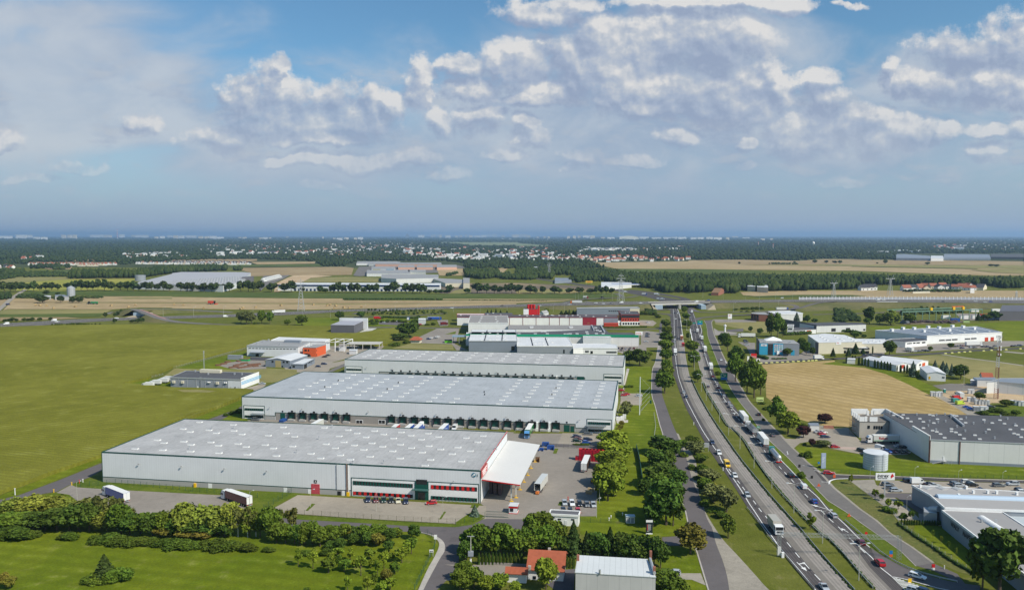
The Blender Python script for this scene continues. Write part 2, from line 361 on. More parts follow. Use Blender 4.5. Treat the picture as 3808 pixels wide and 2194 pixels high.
# -- ground sheet and overlays
NSH=0
from mathutils.geometry import tessellate_polygon
def sH_(name,pts,z,m,kind='structure'):
 global NSH
 NSH+=1;z+=NSH*.00012
 V_=[Vc((p[0],p[1],0))for p in pts];fs=[]
 for t in tessellate_polygon([V_]):
  a,b_,c=(V_[i]for i in t)
  if abs((b_-a).cross(c-a).z)<1e-4:continue
  fs.append(t if(b_-a).cross(c-a).z>0 else t[::-1])
 me=bpy.data.meshes.new(name);me.from_pydata([tuple(v)for v in V_],[],fs);me.materials.append(m);me.update()
 o=bpy.data.objects.new(name,me);C.objects.link(o);o.location=(0,0,z);o['kind']=kind;return o
def rB_(name,L,R,z,m,f0=0.0,f1=1.0,kind='structure',thick=0.0):
 global NSH
 NSH+=1;z+=NSH*.00012
 b_=MB();n=len(L);vs=[]
 for p,q in zip(L,R):
  a=p.lerp(q,f0);c=p.lerp(q,f1);vs+=[(a.x,a.y,a.z+z),(c.x,c.y,c.z+z)]
 b_.add(vs,[(2*i,2*i+2,2*i+3,2*i+1)for i in range(n-1)])
 o=b_.bd(name,m);bm=bmesh.new();bm.from_mesh(o.data);bm.normal_update()
 for f in bm.faces:
  if f.normal.z<0:f.normal_flip()
 bm.to_mesh(o.data);bm.free()
 if kind:o['kind']=kind
 return o
def oF_(P,w):
 o=[]
 for i,p in enumerate(P):
  a=P[max(0,i-1)];b_=P[min(len(P)-1,i+1)];d=(b_-a);d.z=0;d.normalize()
  o.append(Vc((p.x-d.y*w,p.y+d.x*w,p.z)))
 return o
def road(name,c,w,z,m,kind='structure'):
 return rB_(name,oF_(c,-w/2),oF_(c,w/2),z,m,kind=kind)
ZN=0.0
g_=MB();g_.quad((-70000,-400,0),(70000,-400,0),(70000,70000,0),(-70000,70000,0)).bd('ground',M_farg)['kind']='structure'
sH_('grass',[Vc((-900,-300,0)),Vc((900,-300,0)),Vc((2600,2500,0)),Vc((1100,2500,0)),Vc((-200,2400,0)),Vc((-2400,2500,0))],.06,M_base)
def fI_(name,s,m,z):return sH_(name,GP(s),z,m)
fI_('field','P:200,750 330,735 700,705 1000,690 1860,680 1860,720 1700,740 1540,770 1540,835 800,850 200,850',M_yel,.5)
fI_('field','Q:940,535 2330,520 R:130,535 100,630 Q:1600,640 1060,650 1060,600 940,570',t2_,.5)
fI_('field','Q:0,420 1150,418 1150,440 940,458 0,442',t2_,1.2)
fI_('field','Q:1060,458 1940,453 1930,480 1150,492',tA_,1.2)
fI_('field','Q:600,540 900,492 1150,492 2040,482 2040,518 940,522',mZ_,.9)
fI_('field','P:840,445 960,415 1080,402 1370,402 1380,440 1000,448',t2_,1.5)
fI_('field','P:560,515 980,520 960,560 640,555',t2_,1.1)
fI_('field','P:740,565 960,562 960,600 800,605',mZ_,1.0)
fI_('field','P:0,660 900,660 1850,676 1000,688 330,732 0,740',oL_,.45)
fI_('field','R:250,382 660,402 660,420 250,410',t2_,1.6)
fI_('field','R:1240,545 1620,545 1620,640 1290,640',tA_,.6)
fI_('field','R:2090,535 2220,540 2150,600 2090,590',tA_,.6)
fI_('airfield','R:900,188 2330,190 S:60,205 560,245 0,252 R:2330,235 1700,232 1500,205',mat('airfield_grass',(.17,.20,.10),.95),3.0)
fI_('field','R:1310,745 2330,738 S:30,738 1280,800 700,885 R:1300,885',M_plow,.35)
fI_('field','R:1500,840 1720,800 1720,880 1420,880',oL_,.45)
fI_('field','R:1900,755 2330,745 S:600,800 0,760',t2_,.45)
fI_('field','S:0,830 700,820 1100,840 680,885 0,885',mat('rust_field',(.26,.19,.07),.95,bd=fG((.2,.2,.06),.02)),.45)
fI_('field','Q:1760,728 1900,668 2330,660 R:0,655 320,665 800,700 960,728',oL_,.45)
fI_('bare_soil','Q:1400,750 1560,670 1640,640 1900,632 2180,645 1880,670 1750,735 1440,860 1380,860',M_soil,.5)
fI_('bare_soil','R:520,708 760,700 960,722 600,728',M_soil,.6)
fI_('field','S:1000,470 1100,462 2330,445 T:0,432 700,424 1500,440 1830,416 2330,420 U:0,425 1200,432 2330,446 2330,640 1850,640 T:2330,575 0,552 S:2330,552 1350,548',tA_,.5)
fI_('field','T:100,432 700,424 1500,440 1830,416 2330,420 U:0,425 2330,446 2330,500 0,492 T:2330,490 700,490',t2_,.8)
fI_('field','T:640,498 1500,492 U:0,492 1500,500 2330,500 2330,545 1700,545 0,512',oL_,1.1)
fI_('field','U:0,512 1700,545 1700,552 0,520',mZ_,1.4)
fI_('field','U:1600,566 2330,548 2330,620 1900,600',oL_,1.4)
fI_('field','S:1350,548 2330,552 T:0,552 640,560 1000,578 1000,610 S:1500,640',mZ_,.9)
fI_('field','T:700,862 1500,845 2330,842 U:2330,842 2330,950 T:2330,935 1500,905 900,920 740,905',tA_,.35)
fI_('field','T:740,905 900,918 1500,900 U:0,902 200,915 0,925 T:1500,930 950,932',mZ_,.5)
fI_('field','P:300,862 700,845 1540,848 2330,856 Q:2330,874 R:2330,887 S:1330,888 1400,908 1200,950 S:0,952 R:2330,950 0,945 Q:1750,947 0,928 P:1400,916 1080,902 300,905 250,890',mZ_,.35)
fI_('field','P:190,948 900,955 1380,920 2330,922 Q:0,929 1740,949 R:0,950 2330,957 S:0,958 800,958 640,985 0,1012 R:2330,1030 1200,1062 0,1092 Q:1740,1104 1000,1100 0,1084 P:2330,1076 1900,1073 1530,1096 100,1094 40,1110',tA_,.35)
fI_('field','P:190,1000 1200,1006 2330,1012 Q:1740,1020 R:2330,1012 R:2330,1000 Q:0,995 P:1200,990 190,985',t2_,.45)
fI_('field','P:190,1003 2330,1016 Q:2330,1030 R:2330,1018 R:2330,1012 Q:2330,1018 P:1200,1000',oL_,.55)
fI_('field','P:1600,940 2330,935 Q:0,945 0,955 P:1700,955',oL_,.45)
fI_('field','R:0,962 2330,972 S:600,966 780,972 S:0,985 R:2330,982 0,975',mZ_,.5)
fI_('field','P:100,1100 1530,1102 1400,1150 700,1160 0,1165 0,1120',oL_,.3)
fI_('field','P:0,1162 700,1158 1400,1148 1350,1195 900,1205 0,1205',mZ_,.32)
fI_('field','P:0,1205 900,1203 1100,1218 500,1240 0,1255',t2_,.32)
fI_('field','P:-50,900 130,865 170,960 -50,1080',t2_,.32)
road('farm_track',sM_(GP('P:-40,1120 60,1040 160,950 280,868 340,830')),7,.6,M_grav)
corn=sM_(GP('P:-300,1372 0,1352 600,1330 1500,1318 2330,1318 m:1000,330 2050,336 n:380,345'),4)+GP('n:380,418 640,420 1115,352 1112,420 1070,470 985,540 720,560 690,548 480,505 m:1500,560 1100,665 720,778 440,905 170,965 380,985 560,1000 700,1015 1000,1022 1300,1026 1500,1030 1580,1040 1456,1118 1000,1300 640,1440 a:1620,55 1450,120 800,395 790,425 400,560 0,712 -300,820')
def slab(name,pts,h,m,kind):
 b_=MB();P2=[(p.x,p.y)for p in pts];b_.prism(P2,0,h);o=b_.bd(name,m);o['kind']=kind
 bm=bmesh.new();bm.from_mesh(o.data);bmesh.ops.triangulate(bm,faces=bm.faces);bm.to_mesh(o.data);bm.free();return o
cf=slab('corn_field',corn,1.7,M_corn,'stuff');tag(cf,'vast green maize field left of the warehouses','maize field')
sH_('bare_soil',GP('m:750,1018 1000,1015 1180,1030 1100,1045 820,1040',1.7),1.72,oL_)
sH_('field',GP('n:-200,600 60,560 700,530 960,545 900,600 700,640 400,720 350,830 -100,830'),.075,y2_)
sH_('field',GP('m:720,790 900,740 2050,800 2050,930 1640,940 1640,860 680,860 560,905 640,850'),.075,oL_)
sH_('lawn',GP('m:720,780 1090,690 1500,600 1500,690 1180,750 1400,800 820,790'),.08,lW_)
sH_('lawn',GP('m:170,968 440,900 650,900 700,1010 400,990'),.08,lW_)
sH_('lawn',GP('a:-300,1000 a:2014,1000 b:480,940 1190,1000 1290,1008 1390,1040 1430,1110 1400,1200 1240,1480 1180,1700 a:-300,1900'),.07,lW_)
sH_('lawn',GP('l:1500,180 1800,180 1830,300 1870,560 1940,900 2050,1060 c:1740,700 1790,850 1805,975 1720,1030 1500,1040 960,1020 960,860 1090,870 1090,760 c:1260,230 l:1400,900 1560,330'),.07,lW_)
sH_('lawn',GP('c:1600,1115 1820,1130 1890,1190 1910,1325 1620,1330 1540,1200'),.07,lW_)
sH_('lawn',GP('c:1700,1380 1840,1370 1940,1410 1950,1480 1700,1480'),.07,lW_)
sH_('lawn',GP('a:800,400 0,722 0,745 150,712 480,585 800,455 1630,118 1900,20 1900,-30 m:1456,1125'),.09,lW_)
sH_('lawn',GP('a:550,632 690,585 800,600 2014,688 b:280,690 390,710 360,742 250,745 150,810 60,880 a:1960,840 1950,720 a:1450,700 680,665'),.075,l2_)
sH_('lawn',GP('a:300,730 420,698 520,702 600,750 520,800 280,790'),.12,lW_)
sH_('lawn',GP('e:230,330 720,395 1280,465 2014,490 2100,600 2014,592 1000,565 640,548 380,520 250,400'),.07,lW_)
sH_('lawn',GP('v:1040,440 1095,520 1115,640 1130,740 1190,900 1260,1080 1340,1280 w:1470,90 1560,250 1790,570 1941,760 x:530,600 750,880 1050,1160 1330,1456 z:110,350 390,570 760,840 1020,1020 1200,1195 1400,1230 1651,1290 1651,1385 1300,1320 1000,1210 700,1000 400,700 110,400 x:1180,1456 780,1000 400,640 120,205 w:1345,150 v:1180,1150 1030,830'),.075,l2_)
sH_('rough_grass',GP('z:255,290 470,250 900,500 1000,740 1651,1100 1800,1300 1651,1250 1250,1080 900,830 600,590 340,390'),.09,mat('dry_verge',(.135,.135,.04),.95,spec=.1,bd=fG((.10,.12,.03),.08,c3=(.24,.19,.08))))
sH_('bare_soil',GP('z:470,255 740,245 760,300 900,400 1100,540 1250,690 1000,690 930,600 690,420'),.10,M_grav)
sH_('lawn',GP('h:0,665 330,675 830,1050 1000,1300 740,1250 200,900 0,760'),.11,lW_)
sH_('stubble_field',GP('f:1250,745 1600,725 2050,700 k:0,750 330,780 560,850 800,960 1000,1060 1250,1180 1450,1290 1560,1330 600,1420 130,1420 f:1900,1400 1500,1290 1380,1150 1310,1100 1300,900'),.07,M_stub)
sH_('rough_grass',GP('k:0,715 300,770 560,800 850,880 1000,950 1160,1030 1000,1060 800,960 560,850 330,780 0,750 f:1900,735'),.09,lW_)
sH_('rough_grass',GP('k:790,665 1100,640 1800,720 2050,760 2050,900 1450,900 1160,760 900,700'),.08,oL_)
sH_('lawn',GP('k:340,340 1560,300 2050,270 2200,600 1850,480 1800,390 1700,340 480,380 400,370'),.08,lW_)
sH_('bare_soil',GP('k:1080,970 1400,950 2050,1000 2050,1160 1700,1160 1560,1250 1450,1290 1250,1180 1060,1080 1200,1040'),.085,M_soil)
sH_('gravel_road',GP('k:1030,1075 1180,1085 1400,1190 1600,1300 1450,1300 1300,1200 1120,1100'),.10,M_grav)
sH_('paved_yard',GP('k:1060,970 1250,950 1400,955 1640,1010 1400,1030 1180,1030'),.095,M_conc2)
sH_('rough_grass',GP('k:1560,1250 1700,1200 2050,1180 2200,1500 1750,1340'),.10,l2_)
sH_('dry_grass',GP('f:750,290 1300,280 1330,400 1180,400 1030,355 760,310'),.09,oL_)
# -- yards and car parks
sH_('paved_yard',GP('a:545,630 600,655 830,670 1450,703 1740,718 1960,722 1960,840 1330,860 1000,880 600,760 540,712 440,698 545,640'),.12,yA_)
sH_('drive',GP('a:800,462 480,592 150,716 0,752 -200,780 -200,830 0,790 250,760 330,705 440,690 545,635 690,580 800,520'),.10,aS_)
sH_('drive',GP('a:1630,125 1850,45 m:1456,1190 1456,1230 1370,1340 1080,1340'),.10,aS_)
sH_('paved_yard',GP('b:120,830 330,715 1800,800 1800,900 1560,940 700,890 160,850'),.11,y2_)
sH_('drive',GP('b:-400,900 0,880 320,903 800,930 1200,955 1560,965 1700,940 1790,890 2014,895 c:590,905 560,940 545,1000 560,1045 0,1050 b:1620,1060 1600,1100 1580,1290 1400,1470 1330,1600 1180,1600 1300,1456 1380,1290 1440,1180 1465,1110 1400,1040 1280,1006 1100,997 480,965 -400,940'),.10,aS_)
rB_('pavement',sM_(GP('b:1280,1008 1370,1030 1425,1075 1430,1120 1395,1200 1340,1300 1270,1456 1200,1620')),sM_(GP('b:1290,1004 1405,1035 1470,1085 1475,1150 1440,1210 1385,1310 1310,1456 1240,1620')),.14,kE_)
sH_('lawn',GP('b:1560,930 1680,850 1740,860 1790,880 1700,930 1570,945'),.14,lW_)
sH_('lawn',GP('b:180,862 700,893 1560,945 1790,890 1790,895 1700,945 1560,966 1200,957 800,932 320,905 180,885'),.13,l2_)
for q in('b:390,838 440,782 468,785 410,838','b:1432,905 1470,845 1488,845 1450,903','b:1675,815 1690,788 1748,792 1735,815','c:785,795 800,765 820,768 812,800','c:748,392 760,352 790,354 775,392'):
 sH_('lawn',GP(q),.15,l2_)
sH_('paved_yard',GP('c:180,780 200,600 650,320 1150,350 1150,450 1090,600 1090,760 1090,880 960,880 960,850 730,840 590,905 220,900 210,800'),.105,yA_)
sH_('drive',GP('c:640,335 1150,350 1150,330 700,312'),.12,aS_)
sH_('paved_yard',GP('c:400,235 820,235 780,330 400,300 -1500,120 -1500,100 -700,130'),.11,yA_)
sH_('paved_yard',GP('m:1456,1330 1456,1340 a:2014,150 2014,122'),.11,y2_)
sH_('paved_yard',GP('b:-60,110 2014,225 2014,245 0,160 -60,140'),.10,yA_)
sH_('paved_yard',GP('c:820,232 1220,235 1150,350 780,330'),.11,y2_)
sH_('lawn',GP('a:1700,145 1850,60 1890,110 2014,122 1880,140'),.13,lW_)
sH_('paved_yard',GP('l:1478,475 1715,475 1705,603 1590,600 1480,600'),.13,y2_)
sH_('footpath',GP('l:1545,205 1575,208 1500,480 1400,910 1420,800 1480,560'),.12,kE_)
sH_('footpath',GP('l:1435,770 1560,762 1560,790 1440,800'),.14,kE_)
sH_('paved_yard',GP('c:-100,1256 350,1262 560,1280 540,1330 380,1400 250,1400 -100,1380 100,1290'),.11,yA_)
sH_('paved_yard',GP('c:700,1310 920,1290 910,1456 800,1480 700,1410'),.11,mat('slate_paving',(.10,.09,.10),.9,bd=fV()))
sH_('drive',GP('c:1560,1325 1900,1325 1940,1420 1830,1375 1700,1372 1560,1380'),.11,M_grav)
sH_('paved_yard',GP('m:1180,750 1500,690 1700,700 1720,790 1500,800 1330,790'),.11,yA_)
sH_('paved_yard',GP('n:200,640 340,620 535,620 430,695 200,735 190,700'),.11,y2_);sH_('paved_yard',GP('n:200,752 430,720 528,700 528,742 330,800 200,805'),.11,y2_)
sH_('paved_yard',GP('m:1440,1015 1650,960 1720,965 1650,1020 1500,1040'),.11,y2_)
sH_('road',GP('n:340,825 380,800 530,730 530,765 400,822'),.12,a3_)
sH_('paved_yard',GP('n:1330,450 1530,355 1770,358 1740,500 1720,520 1860,590 1740,590 1690,525 1240,510'),.11,yA_)
sH_('lawn',GP('n:1615,418 1735,385 1728,415'),.14,lW_)
sH_('lawn',GP('n:1040,570 1240,518 1700,530 1710,585'),.09,oL_)
sH_('paved_yard',GP('n:1530,265 1650,262 1650,325 1560,330'),.11,yA_)
sH_('lawn',GP('n:0,240 510,240 780,245 1400,240 1400,300 1120,330 780,330 380,325 0,325'),.085,lW_)
sH_('paved_yard',GP('n:900,280 1200,280 1330,330 900,310'),.11,aS_)
sH_('paved_yard',GP('n:640,418 780,350 880,352 820,380 640,420'),.11,mat('new_paving',(.45,.44,.42),.9,bd=fV()))
sH_('paved_yard',GP('o:1740,830 2050,820 2050,930 1830,930 1740,900'),.11,yA_)
sH_('paved_yard',GP('o:1990,680 2050,670 f:160,400 160,560 f:0,560 o:1990,830'),.115,yA_)
sH_('paved_yard',GP('S:1660,1240 1850,1245 1900,1280 1850,1320 1670,1310'),.11,y2_)
sH_('paved_yard',GP('x:970,870 1250,890 1500,700 1700,640 1941,680 1941,1010 1700,900 1330,960 1240,1040 1200,1060 1130,1000'),.11,y2_)
sH_('paved_yard',GP('e:440,200 640,190 760,320 1100,330 1110,400 920,400 730,395 500,350 380,240'),.112,y2_)
sH_('paved_yard',GP('e:750,235 1100,235 1110,330 740,320'),.118,a3_)
sH_('paved_yard',GP('e:900,600 2014,625 2100,700 2014,700 1150,700 1150,700 830,700 880,640'),.112,y2_)
sH_('drive',GP('e:790,700 1150,703 1250,850 1320,900 1200,860 1020,735 830,732'),.125,aS_)
sH_('paved_yard',GP('f:1000,500 1190,510 1190,640 1320,650 1660,640 1750,580 1900,640 1900,680 1250,725 1160,700 1100,560'),.11,yA_)
sH_('paved_yard',GP('f:740,255 1200,262 1200,285 760,290'),.11,yA_)
sH_('paved_yard',GP('f:740,350 790,380 1000,400 980,415 750,420'),.11,cN_)
sH_('paved_yard',GP('f:870,370 1060,355 1060,390 900,392'),.11,aS_)
sH_('paved_yard',GP('k:740,545 1000,530 1560,500 1830,490 2050,490 2050,540 1600,570 1200,590 740,620 660,620 680,540'),.11,yA_)
sH_('paved_yard',GP('k:400,610 540,600 540,640 300,660 300,640'),.11,yA_)
sH_('paved_yard',GP('U:1400,1150 2330,1160 2330,1250 1500,1240'),.11,yA_)
sH_('paved_yard',GP('U:680,1255 1500,1245 1500,1275 700,1300'),.11,M_plow)
sH_('paved_yard',GP('Q:1150,760 1240,645 1600,635 1500,690 1250,800 1200,850'),.9,a3_)
sH_('paved_yard',GP('R:120,640 200,520 1540,500 1630,520 1630,540 1240,545 1280,600 700,620 200,650'),.7,a3_)
# -- the highway
N_=60
LL=rS_(sM_(GP('v:452,400 460,600 470,800 476,1000 488,1200 510,1456 w:540,50 625,300 750,600 900,870 1080,1200 1240,1456 y:600,200 730,400 855,600 1000,790 1172,1000 1330,1200 1570,1480 1800,1760')),N_)
LR=rS_(sM_(GP('v:640,400 657,600 690,800 715,1000 745,1200 800,1456 w:822,50 935,300 1100,600 1290,900 1500,1200 1680,1456 y:880,200 1045,400 1220,600 1400,800 1565,1000 1740,1200 2000,1480 2260,1760')),N_)
rB_('highway',LL,LR,.14,a2_,0,.41)
rB_('highway',LL,LR,.15,M_conc2,.40,.60)
rB_('highway',LL,LR,.14,cN_,.59,1)
RL=rS_(sM_(GP('v:745,240 790,400 812,600 840,760 885,900 930,1100 975,1300 w:1030,100 1100,280 1200,450 1310,630 1460,880 x:120,720 300,900 480,1190 660,1456 y:1040,180 1210,400 1370,590 1500,720 1680,880 z:230,880 400,1060 600,1280 760,1456 1000,1730')),N_)
RR=rS_(sM_(GP('v:850,240 905,400 1015,600 1030,760 1055,850 1110,1000 1180,1200 1240,1400 w:1345,150 1440,300 1535,450 1650,600 x:400,640 575,800 780,1000 945,1200 1180,1456 z:110,400 200,520 310,620 400,700 500,790 600,880 690,990 760,1150 930,1310 1070,1456 1350,1730')),N_)
M_trk=mat('tyre_track_concrete',(.225,.203,.182),.9,bd=fV());M_trk2=mat('tyre_track_asphalt',(.105,.094,.092),.9,bd=fV())
for a_,c_ in((.655,.70),(.755,.80),(.87,.905)):rB_('road_surface',LL,LR,.165,M_trk,a_,c_)
for a_,c_ in((.27,.30),(.345,.375),(.10,.13),(.17,.20)):rB_('road_surface',LL,LR,.165,M_trk2,a_,c_)
for a_,c_ in((.10,.14),(.20,.24),(.31,.345)):rB_('road_surface',RL,RR,.165,M_trk,a_,c_)
for a_,c_ in((.60,.63),(.68,.71),(.78,.81),(.86,.89)):rB_('road_surface',RL,RR,.165,M_trk2,a_,c_)
rB_('highway',RL,RR,.14,cN_,0,.42)
rB_('highway',RL,RR,.15,M_conc2,.41,.56)
rB_('highway',RL,RR,.14,a2_,.55,1)
top=[p for p in(RL[:10])]
TL=rS_(sM_(GP('v:452,400 456,500 460,600 470,720 478,810')),14);TR=rS_(sM_(GP('v:640,400 650,500 657,600 672,720 692,810')),14)
rB_('highway',TL,TR,.20,a2_)
rB_('highway',rS_(sM_(GP('v:745,240 790,400 812,600 855,820')),14),rS_(sM_(GP('v:850,240 905,400 1015,600 1045,820')),14),.20,a2_)
rB_('highway',rS_(sM_(GP('S:0,648 400,706 800,762 1200,820 1480,870 1750,925 1960,985 v:330,150 440,240 452,400')),50),rS_(sM_(GP('S:0,625 400,690 800,742 1200,795 1500,840 1800,885 2100,945 2330,985 v:500,150 590,240 640,400')),50),.13,a2_)
rB_('highway',rS_(sM_(GP('S:1500,838 1800,882 2200,945 v:640,150 745,240')),30),rS_(sM_(GP('S:1560,830 1900,870 2330,950 v:760,150 850,240')),30),.125,a2_)
road('slip_road',sM_(GP('v:300,330 440,340 500,370 540,400')),9,.13,a2_)
SL0=sM_(GP('v:290,600 250,800 215,1000 175,1200 130,1300 112,1456 w:110,330 160,500 210,700 260,900 320,1090 y:-60,20 -20,200 40,360 110,500 140,600 165,700 178,800 220,900 290,1130 330,1250 352,1400 400,1500 460,1750'))
SR0=sM_(GP('v:320,600 305,800 295,1000 290,1200 298,1300 300,1456 w:300,300 350,470 420,670 500,880 560,1020 600,1120 y:150,0 190,150 240,300 300,430 350,570 380,680 430,760 480,950 540,1100 600,1300 625,1456 650,1600 690,1750'))
SLr=rS_(SL0,50);SRr=rS_(SR0,50)
rB_('service_road',SLr,SRr,.12,aS_)
rB_('service_road',rS_(sM_(GP('v:310,420 262,500 252,640 250,800')),14),rS_(sM_(GP('v:355,420 305,500 300,640 305,800')),14),.11,aS_)
rB_('service_road',rS_(sM_(GP('v:255,760 215,960 180,1200 135,1300')),10),rS_(sM_(GP('v:305,760 298,960 290,1200 298,1300')),10),.14,cN_)
rB_('gravel_verge',rS_(sM_(GP('w:560,1020 600,1120 y:150,0 190,150 240,300 300,430 350,570 380,680 430,760 480,950 540,1100 600,1300 625,1456 690,1750')),40),rS_(sM_(GP('w:600,1040 660,1160 y:240,0 272,150 290,380 330,530 390,650 470,780 560,910 700,1060 900,1280 1060,1456 1400,1750')),40),.13,M_grav)
rB_('kerb',SLr,oF_(SLr,.45),.16,kE_)
sH_('drive',GP('c:1600,1045 1820,1030 1830,1110 1600,1110'),.13,aS_)
A_=rS_(sM_(GP('v:1062,452 1100,520 1118,640 1132,740 1190,900 1260,1080 1340,1280 w:1470,90 1560,250 1680,430 1790,570 1940,755 x:530,600 660,760 750,880 900,1020 1050,1160 1200,1300 1330,1456 z:110,350 250,490 390,570 530,680 640,750 760,840 900,930 1020,1020 1200,1195')),60)
B_=rS_(sM_(GP('v:1230,432 1192,490 1235,700 1290,820 1350,980 1420,1130 1510,1290 w:1740,230 1860,440 x:560,370 640,460 760,600 930,770 1060,910 1230,1090 1400,1240 1520,1390 1640,1450 z:245,285 340,390 470,480 600,590 750,690 900,830 1040,900 1150,990 1250,1080 1380,1160')),60)
rB_('service_road',A_,B_,.12,a3_,0,1)
rB_('service_road',A_[:38],B_[:38],.14,aS_,.04,.97)
rB_('kerb',A_,B_,.15,kE_,-.03,.01)
rB_('kerb',A_,B_,.15,M_grav,.97,1.12)
sH_('service_road',GP('z:1180,1185 1380,1160 1651,1280 1760,1420 1400,1250'),.115,aS_)
rB_('side_road',rS_(sM_(GP('z:60,120 180,168 320,193 740,208 1000,216 1300,226 1651,240 h:1338,125 1500,130')),30),rS_(sM_(GP('z:200,290 255,262 330,243 470,238 740,236 1000,243 1300,254 1651,268 h:1338,152 1500,158')),30),.13,a2_)
rB_('kerb',rS_(sM_(GP('z:180,163 320,188 740,202 1000,211 1300,221 1651,234 h:1338,118 1500,123')),30),rS_(sM_(GP('z:180,169 320,194 740,209 1000,217 1300,227 1651,241 h:1338,126 1500,131')),30),.16,kE_)
rB_('kerb',rS_(sM_(GP('z:240,300 240,270 262,252 330,238 470,234')),16),rS_(sM_(GP('z:255,290 258,273 275,260 330,244 470,239')),16),.17,pW_)
rB_('slip_road',rS_(sM_(GP('z:700,990 820,1075 1000,1170 1150,1235 1300,1285 1480,1340 1651,1375 1900,1410')),20),rS_(sM_(GP('z:760,1150 930,1310 1100,1345 1300,1405 1450,1450 1651,1500 1800,1550 1900,1600')),20),.135,aS_)
def line(name,s,w=.28,z=.19,dash=None,m=None):
 P=sM_(GP(s))if isinstance(s,str)else s
 L=sum((b_-a).length for a,b_ in zip(P,P[1:]));n=max(3,int(L/2.0));Q=rS_(P,n);m=m or pW_
 l=oF_(Q,-w/2);r=oF_(Q,w/2);b_=MB();st=L/(n-1)
 for i in range(n-1):
  if dash and(i*st)%(dash[0]+dash[1])>dash[0]:continue
  b_.quad((l[i].x,l[i].y,z),(r[i].x,r[i].y,z),(r[i+1].x,r[i+1].y,z),(l[i+1].x,l[i+1].y,z))
 o=b_.bd(name,m);o['kind']='structure';return o
line('road_marking','v:520,760 535,880 545,1100 560,1250 595,1456 w:660,200 730,400 830,600 925,780 1035,980 1160,1170 1280,1340 1350,1456 y:530,20 590,120 650,210 720,310 790,420 850,520 905,600 1010,760 1100,880 1185,1000 1340,1180 1450,1310 1570,1456 1800,1740',.3,.21)
line('road_marking','y:620,130 720,265 805,375 900,495 970,590 1035,665 1200,865 1355,1055 1445,1160 1535,1260 1640,1370 1720,1456',.3,.21,(4,4))
line('road_marking','v:500,240 517,400 520,600 530,740',.3,.27);line('road_marking','v:545,240 575,400 585,600 600,800',.25,.27,(4,6));line('road_marking','v:580,240 625,380 650,560 668,700 680,820',.5,.27)
line('road_marking','v:800,240 820,380 850,520 885,640 915,800',.25,.27,(4,6));line('road_marking','v:860,320 890,400 935,560 955,650 985,760',.25,.27);line('road_marking','v:960,480 1000,570 1015,640 1000,700 980,750',.35,.27)
line('road_marking','v:808,600 830,720 852,810',.9,.27)
line('road_marking','v:1010,840 1060,1000 1100,1140 1150,1290 w:1215,20 1270,110 1340,260 1430,420 1560,570 1690,700 x:215,460 400,640 560,800 760,1010 900,1170 1050,1330 1160,1440 z:0,330 120,440 220,560 310,640 420,740 560,880 690,990',.3,.21)
line('road_marking','w:1545,590 1665,760 x:215,520 400,720 560,900 700,1110 780,1200 900,1330 1000,1430 z:20,450 130,560 250,680 330,750 420,840 540,960 640,1050',.28,.21,(4,5))
line('road_marking','z:480,900 700,1090 800,1205 930,1310 1060,1440 1180,1560',.3,.21)
line('road_marking','x:1380,1365 1500,1380',.25,.2);line('road_marking','v:1440,1180 1470,1235',.35,.2)
line('road_marking','z:160,272 240,275',.35,.2,(1.5,1));line('road_marking','z:80,142 170,165 320,182',.25,.18)
line('road_marking','x:1105,1110 1112,1165',.3,.19,(1,1));line('road_marking','x:1095,1120 1125,1160',.2,.19)
for i in range(9):
 t=i/8;a=G('z',935+110*t,1312+118*t);b_=G('z',955+300*t,1318+100*t)
 line('road_marking',[a.lerp(b_,0),a.lerp(b_,.5),b_],.45,.21)
line('road_marking','z:930,1310 1100,1345 1300,1400 1450,1440 1651,1480',.3,.21)
def arrow(P,d,L=5.0,two=False):
 b_=MB();d=d.normalized();n=Vc((-d.y,d.x,0));q=lambda s,t:(P+d*s+n*t+Vc((0,0,.22)))
 b_.quad(q(0,-.15),q(L*.6,-.15),q(L*.6,.15),q(0,.15));b_.quad(q(L*.6,-.75),q(L,0),q(L*.6,.75))
 if two:b_.quad(q(1.0,.1),q(1.6,.1),q(1.2,1.6),q(.7,1.6));b_.quad(q(.4,1.5),q(1.8,1.5),q(.2,2.5))
 b_.bd('road_marking',pW_)['kind']='structure'
dv=G('y',1460,1235)-G('y',1380,1165);arrow(G('y',1365,1155),dv,6.5,True)
dv=G('z',120,540)-G('z',240,575);arrow(G('z',230,575),dv,7);dv=G('z',410,800)-G('z',460,830);arrow(G('z',455,828),dv,4)
arrow(G('x',550,870),G('x',480,855)-G('x',550,870),4);arrow(G('w',1560,660),G('w',1600,660)-G('w',1560,660),3)
for s_ in('v:462,500 500,500','v:462,570 505,572','v:465,638 505,638','v:475,718 515,718'):line('road_marking',s_,.5,.27)
# -- motorway with its embankment and the bridges
mB_=mat('embankment_grass',(.10,.105,.038),.95,spec=.1,bd=fG((.15,.135,.06),.03))
bC_=mat('bridge_concrete',(.46,.44,.40),.8,bd=fN(.1,.1,1,.08))
bL_=mat('blue_grey_concrete',(.33,.42,.50),.8,bd=fN(.1,.1,1,.08))
def zL_(spec):
 """'tag:x,y,z ...' -> points at their own height"""
 o=[];t=None
 for w_ in spec.replace(':',': ').split():
  if w_.endswith(':'):t=w_[:-1]
  else:
   a,b_,z=map(float,w_.split(','));o.append(G(t,a,b_,z))
 return o
def embank(P,side,k=2.0,name='embankment'):
 """grassy slope falling from the road edge to the ground"""
 Q=[p.copy()for p in P];out_=[]
 for i,p in enumerate(Q):
  a=Q[max(0,i-1)];b_=Q[min(len(Q)-1,i+1)];d=b_-a;d.z=0;d.normalize();n=Vc((-d.y,d.x,0))*side
  out_.append(Vc((p.x+n.x*p.z*k,p.y+n.y*p.z*k,-.1)))
 rB_(name,Q,out_,-.05,mB_)
